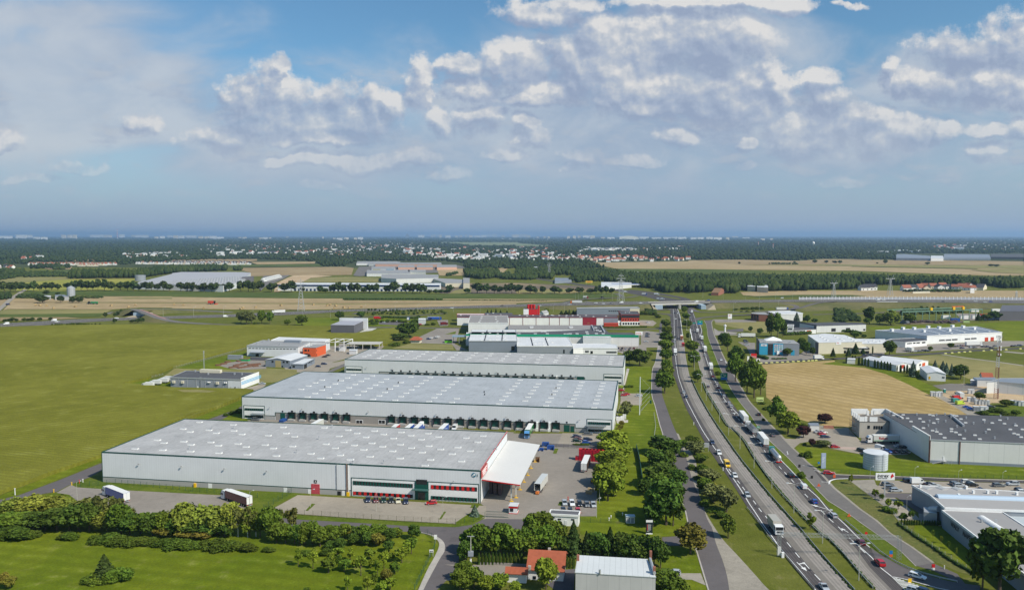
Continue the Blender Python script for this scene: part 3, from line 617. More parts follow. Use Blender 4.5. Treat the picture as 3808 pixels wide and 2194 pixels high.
mT=rS_(sM_(zL_('P:0,1290,0 800,1245,0 1300,1220,0 1810,1205,0 2330,1187,0 Q:830,1162,0 1340,1137,0 1740,1122,0 R:0,1100,0 700,1080,0 1500,1055,0 2330,1028,2 S:700,1003,5 1300,992,6.5 2000,984,7 T:0,975,7 900,968,7 1700,962,7 U:0,960,7 1200,962,7 2330,968,7 2600,968,7')),90)
mB=rS_(sM_(zL_('P:0,1352,0 800,1295,0 1300,1260,0 1810,1238,0 2330,1222,0 Q:830,1198,0 1340,1178,0 1740,1162,0 R:0,1128,0 700,1106,0 1500,1085,0 2330,1062,2 S:700,1042,5 1300,1036,6.5 1800,1024,7 T:0,1012,7 900,1000,7 1700,994,7 U:0,996,7 1200,1002,7 2330,1014,7 2600,1016,7')),90)
xL=G('v',110,155,6.5).x;xR=G('v',1165,130,7).x
rB_('motorway',mT,mB,.22,aS_,0,1)
rB_('motorway_median',mT,mB,.27,mB_,.44,.54)
for f_ in(.06,.41,.57,.95):rB_('road_marking',mT,mB,.30,pW_,f_,f_+.012)
iL=[i for i,p in enumerate(mB)if p.x<xL];iR=[i for i,p in enumerate(mB)if p.x>xR]
embank([mB[i]for i in iL[-30:]],-1);embank([mB[i]for i in iR],-1)
jL=[i for i,p in enumerate(mT)if p.x<xL];jR=[i for i,p in enumerate(mT)if p.x>xR]
embank([mT[i]for i in jL[-30:]],1);embank([mT[i]for i in jR],1)
for s_,w_ in(('v:900,445,0 960,415,0 1050,395,0 1300,375,0 1600,358,.5 1941,335,1 T:1200,1118,2 1400,1090,4 1470,1060,6 1400,1035,7 1250,1015,7',6.5),('v:770,190,0 860,255,0 950,290,0 1100,302,0 1400,302,0 1941,290,0 T:1200,1115,0 1500,1082,2 1650,1035,5 1800,1003,7 2100,985,7',6.5),('T:1690,1168,0 1950,1160,0 2330,1148,0 U:0,1158,0 400,1140,0 620,1122,0 740,1105,0 1200,1110,0 2000,1080,0',6),('S:640,1008,3 900,960,2 1200,945,1 1500,935,0 1640,915,0',8),('S:1340,880,0 1400,900,0 1430,925,0',7),('S:930,985,3 1010,1000,3 1150,1015,4',6),('R:130,1160,0 250,1135,0 500,1120,0 700,1115,0',6),('R:560,1195,0 900,1185,0 1100,1170,0 1400,1150,0',6),('R:0,1190,0 300,1195,0 600,1195,0',6),('S:1670,1110,0 1900,1100,0 2090,1100,0 v:0,265,0 300,262,0 470,240,0',7),('S:1900,1150,0 2050,1160,0 2120,1170,0',6)):
 road('slip_road',rS_(sM_(zL_(s_)),40),w_,.30,aS_)
rB_('embankment',rS_(sM_(zL_('T:1250,1108,1 1500,1084,3 1660,1040,5 1800,1005,7 2330,1000,7')),20),rS_(sM_(zL_('T:1280,1128,0 1500,1125,0 1660,1120,0 1900,1110,0 2330,1100,0')),20),0,mB_)
road('road',sM_(GP('m:1100,305 1500,322 2050,328 n:0,332 380,335 780,340 1200,345 1500,350 1860,352')),7,.12,aS_)
road('road',sM_(GP('o:1590,650 1800,655 2050,655 f:0,640?'.replace(' f:0,640?',''))),7,.12,aS_)
road('road',sM_(GP('v:0,600 120,600 270,595')),6,.13,aS_);road('road',sM_(GP('v:0,915 120,915 270,920')),5,.13,M_grav)
road('road',sM_(GP('f:1240,735 1500,715 1900,690 2050,685 k:0,685 500,650 800,640 1100,625 1400,600 2050,568 2300,560')),7,.12,a2_)
road('footpath',sM_(GP('k:1160,635 1400,670 1750,715 2050,758')),4,.12,M_grav);road('footpath',sM_(GP('k:1840,605 2050,625')),8,.12,M_grav)
road('road',sM_(GP('f:750,425 1000,425 1180,440')),6,.12,cN_)
oc=rS_(sM_(zL_('m:1100,306,0 900,295,.3 700,275,1.5 560,240,4 450,200,6 380,172,7 320,155,7.2')),30)
ol=rS_(sM_(zL_('m:320,155,7.2 270,146,7 200,150,5.5 60,175,1.5 0,200,0')),16);orr=rS_(sM_(zL_('m:330,150,7.2 450,143,6.5 700,148,4 1000,160,2 1350,180,0')),24)
for n_,c_ in(('overpass',oc),('slip_road',ol),('slip_road',orr)):road(n_,c_,10,.15,a3_)
line_r=rB_('cycle_lane',oF_(oc[12:],-2.2),oF_(oc[12:],-4.2),.25,mat('red_asphalt',(.42,.22,.20),.9))
for c_ in(oc[:20],ol,orr):
 embank(oF_(c_,5),1);embank(oF_(c_,-5),-1)
 # -- building kit
wL_=mat('white_cladding',(.67,.68,.69),.55,spec=.3,bd=fP(1.0,.93,0,.05,.16))
mF=mat('pale_cladding',(.66,.655,.64),.55,spec=.3,bd=fP(6.0,.8,0,.05,.03))
mW=mat('white_paint',(.78,.775,.76),.6,bd=fN(.2,.05,2,.05))
rF_=mat('grey_roof_membrane',(.420,.415,.410),.7,spec=.25,bd=fP(2.1,.84,0,.16,.07,seam=(1,4.0,.04,.12)))
M_roofb=mat('bluish_roof_membrane',(.390,.410,.430),.65,spec=.25,bd=fP(2.1,.92,0,.12,.06,seam=(1,4.0,.03,.08)))
rG_=mat('mid_grey_roof',(.30,.30,.30),.75,bd=fP(3.0,.9,0,.1,.03))
rD_=mat('dark_roof',(.085,.085,.092),.8,bd=fN(.08,.14,1,.08))
rW_=mat('white_roof',(.62,.63,.64),.6,bd=fP(2.4,.88,0,.1,.06))
gR_=mat('dark_green_trim',(.010,.060,.045),.5)
gD_=mat('green_panel',(.008,.075,.055),.4)
rE_=mat('red_panel',(.55,.018,.016),.45)
M_red2=mat('red_cladding',(.50,.055,.025),.55,bd=fP(1.2,.9,0,.05,.1))
oR_=mat('orange_render',(.62,.105,.03),.7,bd=fN(.3,.06,2,.05))
gL_=mat('dark_glass',(.012,.016,.020),.12,spec=.6)
pH_=mat('grey_concrete_plinth',(.37,.36,.345),.8,bd=fP(1.0,.95,0,.05,.1))
gW_=mat('grey_cladding',(.27,.29,.32),.6,bd=fP(1.0,.92,0,.05,.12))
yD_=mat('charcoal_cladding',(.125,.120,.135),.6,bd=fP(1.0,.9,0,.05,.14))
bG_=mat('blue_grey_cladding',(.215,.245,.29),.6,bd=fP(1.0,.92,0,.05,.12))
mS=mat('galvanised_steel',(.48,.49,.50),.45,metal=.4)
dK_=mat('black_rubber',(.015,.015,.016),.7)
cR_=mat('cream_render',(.62,.57,.44),.75,bd=fN(.2,.06,2,.05))
bE_=mat('beige_wall',(.42,.39,.34),.8,bd=fN(.2,.08,2,.06))
sB_=mat('turquoise_cladding',(.045,.36,.55),.5,bd=fP(1.0,.9,0,.03,.08))
lN_=mat('skylight_acrylic',(.40,.40,.39),.3,spec=.5)
bL_=mat('blue_paint',(.02,.075,.28),.5)
yE_=mat('yellow_paint',(.80,.48,.01),.5)
nP_=mat('green_paint',(.01,.30,.09),.5)
M_teal=mat('green_fascia',(.005,.24,.12),.5)
tI_=mat('clay_roof_tiles',(.41,.11,.055),.8,bd=fP(.32,.8,0,.16,.22,seam=(1,.36,.22,.25)))
M_brick=mat('brick',(.30,.12,.08),.85,bd=fN(.6,.1,3,.12))
wO_=mat('weathered_wood',(.22,.13,.07),.85,bd=fN(.6,.2,3,.2))
GA=math.radians(-9.42)
class FR:
 def __init__(s,P,a):s.P=Vc((P.x,P.y,0));s.a=a;s.u=Vc((math.cos(a),math.sin(a),0));s.n=Vc((-math.sin(a),math.cos(a),0))
 def loc(s,Q):d=Q-s.P;return d.dot(s.u),d.dot(s.n)
 def wl_(s,t,x,y,off=0.0):
  d=ray(t,x,y);o=Vc((0,0,HC));P=s.P+s.n*off
  k=(P-o).dot(s.n)/d.dot(s.n);q=o+d*k;return(q-s.P).dot(s.u),q.z
 def side(s,t,x,y,L):
  d=ray(t,x,y);o=Vc((0,0,HC));P=s.P+s.u*L
  k=(P-o).dot(s.u)/d.dot(s.u);q=o+d*k;return(q-s.P).dot(s.n),q.z
 def rf_(s,t,x,y,h):return s.loc(G(t,x,y,h))
FONT={}
def tM_(b_,txt,x,y,z,size,nrm='-y',mi=0,depth=.03,bold=0.0,maxw=None,shear=0.0):
 """adds letter faces to a builder; lettering runs along +x and stands on +z for a '-y' facing wall"""
 cu=bpy.data.curves.new('t','FONT');cu.body=txt;cu.size=size;cu.extrude=depth;cu.offset=bold;cu.resolution_u=2;cu.shear=shear
 o=bpy.data.objects.new('t',cu);me=o.to_mesh();vs=[tuple(v.co)for v in me.vertices];fs=[tuple(p.vertices)for p in me.polygons]
 o.to_mesh_clear();bpy.data.objects.remove(o);bpy.data.curves.remove(cu)
 if not vs:return
 w=max(v[0]for v in vs)-min(v[0]for v in vs);k=1.0 if not maxw or w<maxw else maxw/w
 if nrm=='-y':vs=[(x+v[0]*k,y-v[2],z+v[1])for v in vs]
 elif nrm=='+x':vs=[(x+v[2],y+v[0]*k,z+v[1])for v in vs]
 elif nrm=='-x':vs=[(x-v[2],y-v[0]*k,z+v[1])for v in vs]
 b_.add(vs,fs,mi)
def parts(root,name,boxes,m,off=None):
 for b_ in boxes:o=Bx(*b_).bd(name,m,root)
def sK(root,fr,h,pts,sx=1.35,sy=.62,name='skylight'):
 first=None
 b_=MB();b_.box(-sx,sx,-sy,sy,0,.42,1);b_.extr([(-sy+.1,.42),(sy-.1,.42),(sy*.6,.6),(-sy*.6,.6)],-sx+.12,sx-.12,0)
 me=b_.mesh(name,[lN_,mW])
 for t,x,y in pts:
  lx,ly=fr.rf_(t,x,y,h+.3);o=bpy.data.objects.new(name,me);C.objects.link(o);o.parent=root;o.location=(lx,ly,h)
def wall_lamps(root,fr,pts):
 for t,x,y in pts:
  lx,z=fr.wl_(t,x,y,-.8);Bx(lx-.3,lx+.3,-.85,-.5,z-.15,z+.15).box(lx-.05,lx+.05,-.9,0,z-.04,z+.04).bd('wall_lamp',mS,root)
def bW_(root,x0,x1,z0,z1,n,mp,y=-.10,duty=.5,gl=None):
 """ribbon window: dark glass with coloured panels between the panes, in one frame"""
 Bx(x0,x1,y,.0,z0,z1).bd('window',gl or gL_,root)
 st=(x1-x0)/n
 for i in range(n):a=x0+st*i;Bx(a,a+st*(1-duty),y-.05,y-.003,z0+.03,z1-.03).bd('window_panel',mp,root)
def oI_(root,fr,t,x0,y0,x1,y1,rows,trim=gR_):
 """office bay in the warehouse wall: framed white field with ribbon windows, from a pixel rectangle"""
 a,zt=fr.wl_(t,x0,y0);b_,_=fr.wl_(t,x1,y1);z0=.25
 Bx(a,b_,-.06,0,z0,zt).bd('office_front',mW,root)
 f=MB();w=.28
 f.box(a-w,a,-.12,0,z0,zt+w);f.box(b_,b_+w,-.12,0,z0,zt+w);f.box(a,b_,-.12,0,zt,zt+w);f.bd('office_frame',trim,root)
 for(f0,f1,n,m_,duty)in rows:bW_(root,a+.35,b_-.35,z0+(zt-z0)*f0,z0+(zt-z0)*f1,n,m_,-.14,duty)
 return a,b_,zt
def dock(root,lx,num,fz=0.0,sgz=None,w=3.2):
 b_=MB();b_.box(lx-w/2-.4,lx-w/2,-.7,0,fz+1.1,fz+4.5,0);b_.box(lx+w/2,lx+w/2+.4,-1.0,0,fz+1.1,fz+4.5,0);b_.box(lx-w/2-.4,lx+w/2+.4,-1.1,0,fz+4.5,fz+4.7,0)
 b_.bd('dock_shelter',dK_,root)
 Bx(lx-w/2,lx+w/2,-.08,0,fz+1.2,fz+4.45).bd('dock_door',gD_,root)
 Bx(lx-w/2-.2,lx+w/2+.2,-2.0,0,.25,fz+1.05).bd('dock_leveller',pH_,root)
 if sgz:
  s=Bx(lx-.6,lx+.6,-.08,0,sgz-.1,sgz+1.05).bd('dock_number_sign',dK_,root)
  b_=MB();tM_(b_,str(num),lx-.16*len(str(num)),-.1,sgz+.25,.5);b_.bd('number',mW,s)
def roof_trim(root,L,D,h,m=gR_,w=.35,red=False):
 b_=MB();b_.box(-.05,L+.05,-.08,w,h-.05,h+.38);b_.box(-.05,L+.05,D-w,D+.05,h-.05,h+.38);b_.box(-.05,w,w,D-w,h-.05,h+.38);b_.box(L-w,L+.05,w,D-w,h-.05,h+.38)
 b_.bd('roof_edge',m,root)
 # -- the three big warehouses
def warehouse(nm,lb_,bl,br,h,D,roofm,wallm=wL_):
 P=G(*bl);Q=G(*br);fr=FR(P,GA);L=(Q-P).dot(fr.u)
 r=tH_('warehouse',lb_,'warehouse',fr.P,GA)
 Bx(0,L,0,D,0,h).bd('wall',wallm,r)
 Bx(-.02,L+.02,-.02,D+.02,h,h+.12).bd('roof',roofm,r)
 return r,fr,L
H1=12.2
w1,f1,L1=warehouse('w1','nearest long white warehouse with red and green office windows and a white side canopy',('a',803,612),('b',1753,782),H1,58.8,rF_)
roof_trim(w1,L1,58.8,H1)
Bx(L1-.3,L1+.12,-.1,58.9,H1+.38,H1+.55).bd('side_parapet',mW,w1);Bx(L1-.06,L1+.2,-.15,58.95,H1+.55,H1+.68).bd('red_coping',rE_,w1)
sK(w1,f1,H1+.1,PS('a:1228,282 1055,350 1280,305 1270,360 1428,196 1484,218 1434,294 1491,318 1487,371 1556,143 1630,205 1687,228 1645,300 1704,325 1707,383 1820,164 1825,210 1888,237 1857,311 1920,335 1930,395 b:240,230 100,247 217,182 305,256 75,320 140,347 163,405 290,331 433,388 508,424 550,313 652,252 622,345 662,400 740,434 690,298 770,323 792,230 722,204 845,357 893,411 862,260 908,307 928,211 1000,238 992,333 1070,368 1077,269 1128,424 1137,222 1130,317 1213,247 1216,344 1293,278 1300,378 1347,231 1352,328 1365,435 1323,480 1428,257 1444,354 1533,390 1643,266 1578,339 1606,447 1674,367 1733,298 1775,250 537,186'))
xa,za=f1.wl_('b',752,585);zp=f1.wl_('a',803,570)[1];xd0,zd=f1.wl_('b',440,630);xd1=f1.wl_('b',498,712)[0]
b_=MB();b_.box(0,xd0,-.06,0,0,zp-.15);b_.box(xd1,xa-.6,-.06,0,0,zp-.15);b_.bd('plinth',pH_,w1)
b_=MB();b_.box(0,xd0,-.10,0,zp-.15,zp+.12);b_.box(xd1,xa-.3,-.10,0,zp-.15,zp+.12);b_.box(-.12,.12,-.10,.2,0,H1);b_.bd('green_trim',gR_,w1);Bx(L1-.1,L1+.1,-.10,.2,0,H1).bd('green_trim',gR_,w1)
Bx(xd0,xd1,-.08,0,.1,zd).bd('sectional_door',mat('faded_red_door',(.50,.07,.09),.5,bd=fP(9,.9,0,.05,.02,seam=(2,.8,.1,.3))),w1)
b_=MB();b_.box(xd0-.2,xd0,-.12,0,0,zd+.2);b_.box(xd1,xd1+.2,-.12,0,0,zd+.2);b_.box(xd0-.2,xd1+.2,-.12,0,zd,zd+.2);b_.bd('door_frame',rE_,w1)
lx,z=f1.wl_('b',468,608);s_=Bx(lx-.6,lx+.6,-.1,0,z-.6,z+.6).bd('door_letter_sign',dK_,w1);b_=MB();tM_(b_,'A',lx-.33,-.12,z-.36,1.0);b_.bd('letter',mW,s_)
lx0=f1.wl_('b',636,470)[0];lx1=f1.wl_('b',708,470)[0]
Bx(lx0,lx1,-.22,0,zp+.13,H1-.1).bd('raised_cladding',wL_,w1)
Bx(lx0-.22,lx0-.02,-.28,0,zp,H1-.1).bd('downpipe',mS,w1);Bx(lx1+.05,lx1+.45,-.5,0,0,H1+.4).bd('flue_pipe',mat('rusty_steel',(.20,.14,.11),.7),w1);Bx(lx1+.7,lx1+1.0,-.2,0,0,H1).bd('downpipe',mW,w1)
for q in((1515,620,1533,657,yE_),(1625,622,1655,660,mW)):
 x0,z1=f1.wl_('a',q[0],q[1]);x1,z0=f1.wl_('a',q[2],q[3]);Bx(x0,x1,-.5 if q[4]is yE_ else-.1,0,max(.05,z0),z1).bd('gas_box' if q[4]is yE_ else 'side_door',q[4],w1)
for q in((220,655,247,695,mW,'side_door'),(410,668,432,708,mW,'electric_box'),(640,682,668,715,dK_,'louvre'),(676,680,700,724,mW,'side_door'),(714,688,734,722,yE_,'gas_box')):
 x0,z1=f1.wl_('b',q[0],q[1]);x1,z0=f1.wl_('b',q[2],q[3]);Bx(x0,x1,-.55 if q[5]=='gas_box' else-.14,0,max(.05,z0),z1).bd(q[5],q[4],w1)
def w1rect(x0,y0,x1,y1):a,z1=f1.wl_('b',x0,y0);c,z0=f1.wl_('b',x1,y1);return a,c,z0,z1
a,c,z0,z1=w1rect(752,580,1740,779);ztop=f1.wl_('b',752,580)[1]
Bx(a,c,-.08,0,.3,ztop).bd('office_front',mW,w1)
b_=MB();b_.box(a-.25,a,-.16,0,.1,ztop+.25);b_.box(c,c+.25,-.16,0,.1,ztop+.25);b_.box(a,c,-.16,0,ztop,ztop+.25);b_.bd('office_frame',gR_,w1)
ax=f1.wl_('b',1228,640)[0];bx=f1.wl_('b',1355,640)[0];ex=f1.wl_('b',1245,640)[0]
r1=(f1.wl_('b',760,632)[1],f1.wl_('b',760,601)[1]);r0=(f1.wl_('b',760,710)[1],f1.wl_('b',760,683)[1])
bW_(w1,a+.5,ax,r1[0],r1[1],21,gD_,-.16,.5);bW_(w1,a+.5,ax,r0[0],r0[1],11,rE_,-.16,.5)
cx=f1.wl_('b',1370,650)[0];bW_(w1,cx,c-.5,r1[0],r1[1],9,rE_,-.16,.5);bW_(w1,cx,c-.5,r0[0]-.05,r0[1]-.05,13,gD_,-.16,.5)
Bx(ex,bx-.2,-.3,0,.1,ztop-.1).bd('entrance_front',gD_,w1)
Bx(ex+1.2,bx-1.5,-.36,-.302,.1,3.0).bd('entrance_door',gL_,w1);Bx(ex+.5,bx-.7,-.36,-.302,6.2,8.0).bd('entrance_glass',gL_,w1);Bx(ex-.8,bx+.1,-2.2,-.3,4.2,4.45).bd('entrance_canopy',mat('glass_canopy',(.05,.12,.11),.3),w1)
wall_lamps(w1,f1,PS('a:1078,472 1412,490 1748,508 b:85,527 1545,607'))
lx,z=f1.wl_('b',1703,557);g1=Cy((lx,-.02,z),(lx,-.12,z),.85,n=20).bd('round_emblem',mat('emblem_blue',(.03,.16,.24),.5),w1)
b_=MB();tM_(b_,'1',lx+1.05,-.1,z-.55,1.3,bold=.03);b_.bd('number',gR_,w1)
Cy((lx+.25,-.12,z+.2),(lx+.25,-.16,z+.2),.38,n=12).cyl((lx-.3,-.12,z-.25),(lx-.3,-.16,z-.25),.25,n=12).bd('emblem_swirl',mW,g1)
cp=G('c',458,737);cq=G('c',605,458);cl=f1.loc(cp);cl2=f1.loc(cq);hc=HT(G('c',185,783),'c',185,607);he=7.0
cn0=f1.loc(G('c',480,635,7.2));cn1=f1.loc(G('c',655,322,7.2))
cr=tH_('loading_canopy','white flat canopy with red edge on yellow footed posts beside the nearest warehouse','canopy',f1.P,GA)
xe=(cn0[0]+cn1[0])/2;y0=cn0[1];y1=cn1[1]
b_=MB()
b_.add([(L1+.25,y0,hc-.3),(xe,y0,7.0),(xe,y1,7.0),(L1+.25,y1,hc-.3),(L1+.25,y0,hc),(xe,y0,7.3),(xe,y1,7.3),(L1+.25,y1,hc)],[(0,3,2,1),(4,5,6,7),(1,2,6,5),(2,3,7,6),(3,0,4,7),(0,1,5,4)])
b_.bd('canopy_roof',mat('white_canopy_sheet',(.62,.61,.59),.6,bd=fP(30,.9,0,.03,.01,seam=(1,1.6,.1,.06))),cr)
MB().add([(L1+.25,y0-.15,hc-.35),(xe+.1,y0-.15,6.95),(xe+.1,y0-.15,7.34),(L1+.25,y0-.15,hc+.04),(L1+.25,y0-.01,hc-.35),(xe+.1,y0-.01,6.95),(xe+.1,y0-.01,7.34),(L1+.25,y0-.01,hc+.04)],[(0,1,2,3),(4,7,6,5),(0,4,5,1),(3,2,6,7),(0,3,7,4),(1,5,6,2)]).bd('red_fascia',rE_,cr)
for q in('c:422,765 458,737 490,675 520,615 550,562 575,508 605,458'.replace('c:','').split()):
 x_,y_=map(float,q.split(','));lx,ly=f1.loc(G('c',x_,y_));
 Bx(lx-.22,lx+.22,ly-.22,ly+.22,0,6.95).bd('post',mat('post_paint',(.50,.50,.46),.6),cr)
 Bx(lx-.6,lx+.8,ly-.35,ly+.35,0,.3).box(lx-.26,lx+.26,ly-.26,ly+.26,.3,.6).box(lx-.26,lx+.26,ly-.26,ly+.26,.9,1.2).bd('bumper',yE_,cr)
Bx(L1+.2,L1+.5,f1.side('c',235,470,L1+.4)[0]-11,f1.side('c',235,470,L1+.4)[0],9.4,12.3).bd('side_sign',mat('faded_sign_red',(.50,.09,.08),.5),w1)
b_=MB();sy_=f1.side('c',235,470,L1+.4)[0]
for i in range(3):b_.box(L1+.5,L1+.56,sy_-10+i*.7,sy_-1.5-i*.9,11.5-i*.8,11.9-i*.8)
b_.bd('sign_lettering',mW,w1)
for i,(px,py)in enumerate(((265,700),(300,708),(335,712),(345,690),(310,690))):
 P=G('c',px,py);b_=MB()
 for k in range(5):b_.box(-.6-(k%2)*.05,.6,-.9,.9,k*.95+.12,k*.95+.92,0);b_.box(-.62,.62,-.92,.92,k*.95,k*.95+.12,1)
 s_=tH_('goods_stack','tall dark stack of wrapped goods under the canopy, %s from the wall'%nth(i),'pallet stack',P,GA,'goods stacks under the white canopy');b_.bd('wrapped_goods',[mat('dark_wrap',(.09,.065,.075),.5),wO_],s_)
H2=12.2
w2,f2,L2=warehouse('w2','middle long white warehouse with a row of numbered loading docks',('m',1460,1330),('l',1397,908),H2,80,M_roofb)
roof_trim(w2,L2,80,H2)
sK(w2,f2,H2+.1,PS('l:158,583 194,541 230,501 263,463 297,429 330,392 360,360 388,327 445,551 474,511 503,472 530,437 560,400 585,367 668,604 694,561 721,518 745,481 768,445 792,411 813,375 833,340 928,611 948,569 970,529 990,488 1005,453 1024,416 1040,384 1058,350 1190,625 1207,578 1220,538 1235,496 1250,462 1262,424 1275,391 1287,358 n:127,1092 208,1053 283,1017 350,983 428,949 490,915 560,885 622,853 360,1100 437,1060 508,1024 577,990 643,955 708,922 768,892 828,861 670,1069 736,1031 800,997 862,962 922,930 980,898 836,1116 903,1078 965,1041 1022,1005 1083,970 1138,935 1245,874 1076,1126 1139,1086 1195,1048 1253,1012 1308,977 1358,943 1408,912 1455,881 1441,1139 1499,1098 1549,1061 1600,1022 1645,988 1690,955 1733,923 1776,890 1688,1150 1741,1109 60,1008 138,972 213,938 285,908'),1.5,.72)
x0=f2.wl_('m',1820,1265)[0];x1=f2.wl_('l',985,850)[0];zt=f2.wl_('m',1820,1265)[1];zlo=f2.wl_('m',1760,1298)[1]
Bx(x0,x1,-.06,0,0,zt).bd('plinth',mat('warm_grey_plinth',(.30,.275,.25),.8,bd=fP(1.0,.93,0,.06,.1)),w2)
ob1=f2.wl_('m',1702,1300)[0];Bx(ob1+.3,x0-.3,-.06,0,0,zlo).box(x1+.3,f2.wl_('l',1114,800)[0]-.3,-.06,0,0,zlo).bd('low_plinth',pH_,w2)
b_=MB();b_.box(x0-.3,x1+.3,-.12,0,zt,zt+.3);b_.box(x0-.3,x0,-.12,0,zlo,zt);b_.box(x1,x1+.3,-.12,0,zlo,zt);b_.box(ob1+.3,x0-.3,-.12,0,zlo,zlo+.25);b_.box(x1+.3,f2.wl_('l',1114,800)[0]-.3,-.12,0,zlo,zlo+.25)
b_.bd('green_trim',gR_,w2);Bx(-.12,.12,-.10,.2,0,H2).bd('green_trim',gR_,w2)
oI_(w2,f2,'m',1478,1188,1700,1340,[(.64,.82,9,gD_,.5),(.08,.26,9,gD_,.7)])
oI_(w2,f2,'l',1118,753,1376,905,[(.62,.82,11,gD_,.5),(.06,.26,8,gD_,.65)])
lx=f2.wl_('m',1570,1270)[0];Bx(lx,lx+7.5,-3.2,-.1,3.4,3.6).bd('entrance_canopy',mat('glass_canopy2',(.22,.25,.26),.3),w2)
lx=f2.wl_('l',1110,840)[0];Bx(lx,lx+10,-3.2,-.1,4.1,4.3).bd('entrance_canopy',mat('glass_canopy2',(.22,.25,.26),.3),w2)
dks=[('b',x,110)for x in(282,368,453,537,624,710)]+[('b',x,140)for x in(1060,1150,1240,1325,1415,1503,1598,1690,1780,1870)]+[('l',x,840)for x in(253,383,517,646,778)]
sgz=f2.wl_('l',260,770)[1]
for i,q in enumerate(dks):dock(w2,f2.wl_(*q,-.7)[0],i+1 if i<6 else i+5,.1,sgz)
for t,a,c,d_,nm in(('m',1870,1922,1270,'roller_door'),('l',865,928,812,'roller_door')):
 xx0=f2.wl_(t,a,d_)[0];xx1=f2.wl_(t,c,d_)[0];Bx(xx0,xx1,-.1,0,0,f2.wl_(t,a,d_)[1]).bd(nm,gD_,w2)
 s_=Bx((xx0+xx1)/2-.4,(xx0+xx1)/2+.4,-.08,0,sgz,sgz+.8).bd('door_letter_sign',dK_,w2)
xx0=f2.wl_('l',935,870)[0];Bx(xx0,xx0+2,-.1,0,0,3.2).bd('side_door',gD_,w2)
for x_ in(650,893):
 xx,z=f2.wl_('n',x_,1345);Bx(xx,xx+4,-.1,0,z-2,z+.3).bd('window_frame',mW,w2);Bx(xx+.3,xx+1.9,-.14,0,z-1.7,z).box(xx+2.1,xx+3.7,-.14,0,z-1.7,z).bd('window',gL_,w2)
for x_ in(578,710):
 xx=f2.wl_('l',x_,840)[0];Bx(xx-.9,xx+.5,-1.2,0,0,1.5).box(xx-.5,xx+.5,-.9,0,1.5,4.6).bd('heat_pump',mW,w2)
wall_lamps(w2,f2,PS('b:108,30 362,42 618,52 880,63 1145,72 1410,83 1685,95 l:240,730 640,745 1035,760'))
for t,x_,y_ in PS('l:7,495 780,425 735,495 n:460,925 315,995 1110,948 990,1018 2040,1050'):
 lx,ly=f2.rf_(t,x_,y_,H2);Cy((lx,ly,H2),(lx,ly,H2+1.1),.28,n=8).bd('roof_vent',dK_,w2)
for t,x_,y_ in PS('a:1478,350 1825,190 b:322,380 760,465 598,185 1000,462 1880,355 495,275 a:1655,195'):
 lx,ly=f1.rf_(t,x_,y_,H1+.4);Cy((lx,ly,H1),(lx,ly,H1+1.3),.14,n=6).box(lx-.3,lx+.3,ly-.3,ly+.3,H1+1.3,H1+1.5).bd('roof_vent',mS,w1)
H3=12.2
P3=G('n',528,686,H3+.3);f3=FR(P3,GA);q3=f3.loc(G('l',1510,187,H3+.3));D3=f3.loc(G('l',1545,60,H3+.3))[1];L3=q3[0]
w3=tH_('warehouse','farthest of the three long white warehouses with small ribbon windows at both ends','warehouse',f3.P,GA)
Bx(0,L3,0,D3,0,H3).bd('wall',wL_,w3);Bx(-.02,L3+.02,-.02,D3+.02,H3,H3+.12).bd('roof',rF_,w3);roof_trim(w3,L3,D3,H3)
sK(w3,f3,H3+.1,PS('n:740,656 795,638 850,612 895,590 898,672 934,655 970,642 1025,615 1070,594 1105,665 1148,647 1200,622 1245,599 1288,672 1330,652 1377,627 1417,603 1452,688 1493,670 1512,657 1555,631 1593,608 1658,682 1695,661 1735,635 1771,612 1845,686 1880,667 1915,641 1948,618 l:80,40 62,63 20,90 270,43 243,68 205,95 185,115 430,72 402,100 375,120 630,55 615,79 585,105 568,139 822,60 805,84 780,111 765,133 1007,66 993,90 970,118 958,138 1195,70 1183,95 1165,125 1155,157 1385,78 1378,98 1368,127 1360,150'))
oI_(w3,f3,'n',541,764,717,860,[(.62,.80,7,gD_,.6),(.1,.26,7,gD_,.6)]);oI_(w3,f3,'l',1300,266,1493,400,[(.62,.80,9,gD_,.55),(.1,.26,9,gD_,.6)])
x0,zt=f3.wl_('n',905,822);x1=f3.wl_('l',1090,310)[0]
Bx(x0,x1,-.06,0,0,zt).bd('plinth',pH_,w3);Bx(x0-.3,x1+.3,-.12,0,zt,zt+.3).box(x0-.3,x0,-.12,0,0,zt+.01).box(x1,x1+.3,-.12,0,0,zt+.01).bd('green_trim',gR_,w3)
for i,q in enumerate(PS('n:1046,810 1139,813 1235,816 1325,818 1417,821 1513,824 1607,827 1703,830 o:52,1124 148,1127 245,1130 343,1133 440,1136 535,1139 633,1142 733,1145 832,1148 932,1151 1032,1154 1132,1157 1229,1160')):
 lx,z=f3.wl_(*q);dock(w3,lx,i+1,-.7,z-.42)
xx=f3.wl_('l',1005,300)[0];Bx(xx,xx+5,-.1,0,0,5).bd('roller_door',gD_,w3)
wall_lamps(w3,f3,PS('n:765,775 1045,785 1320,792 1603,802 1888,812 o:430,1115 723,1125 1020,1132 1305,1143'))
lx,z=f3.wl_('l',785,290,-1);Cy((lx,-.3,z-2.4),(lx,-.3,z),.06,n=6).ico((lx,-1,z),.6,1).bd('satellite_dish',mW,w3)
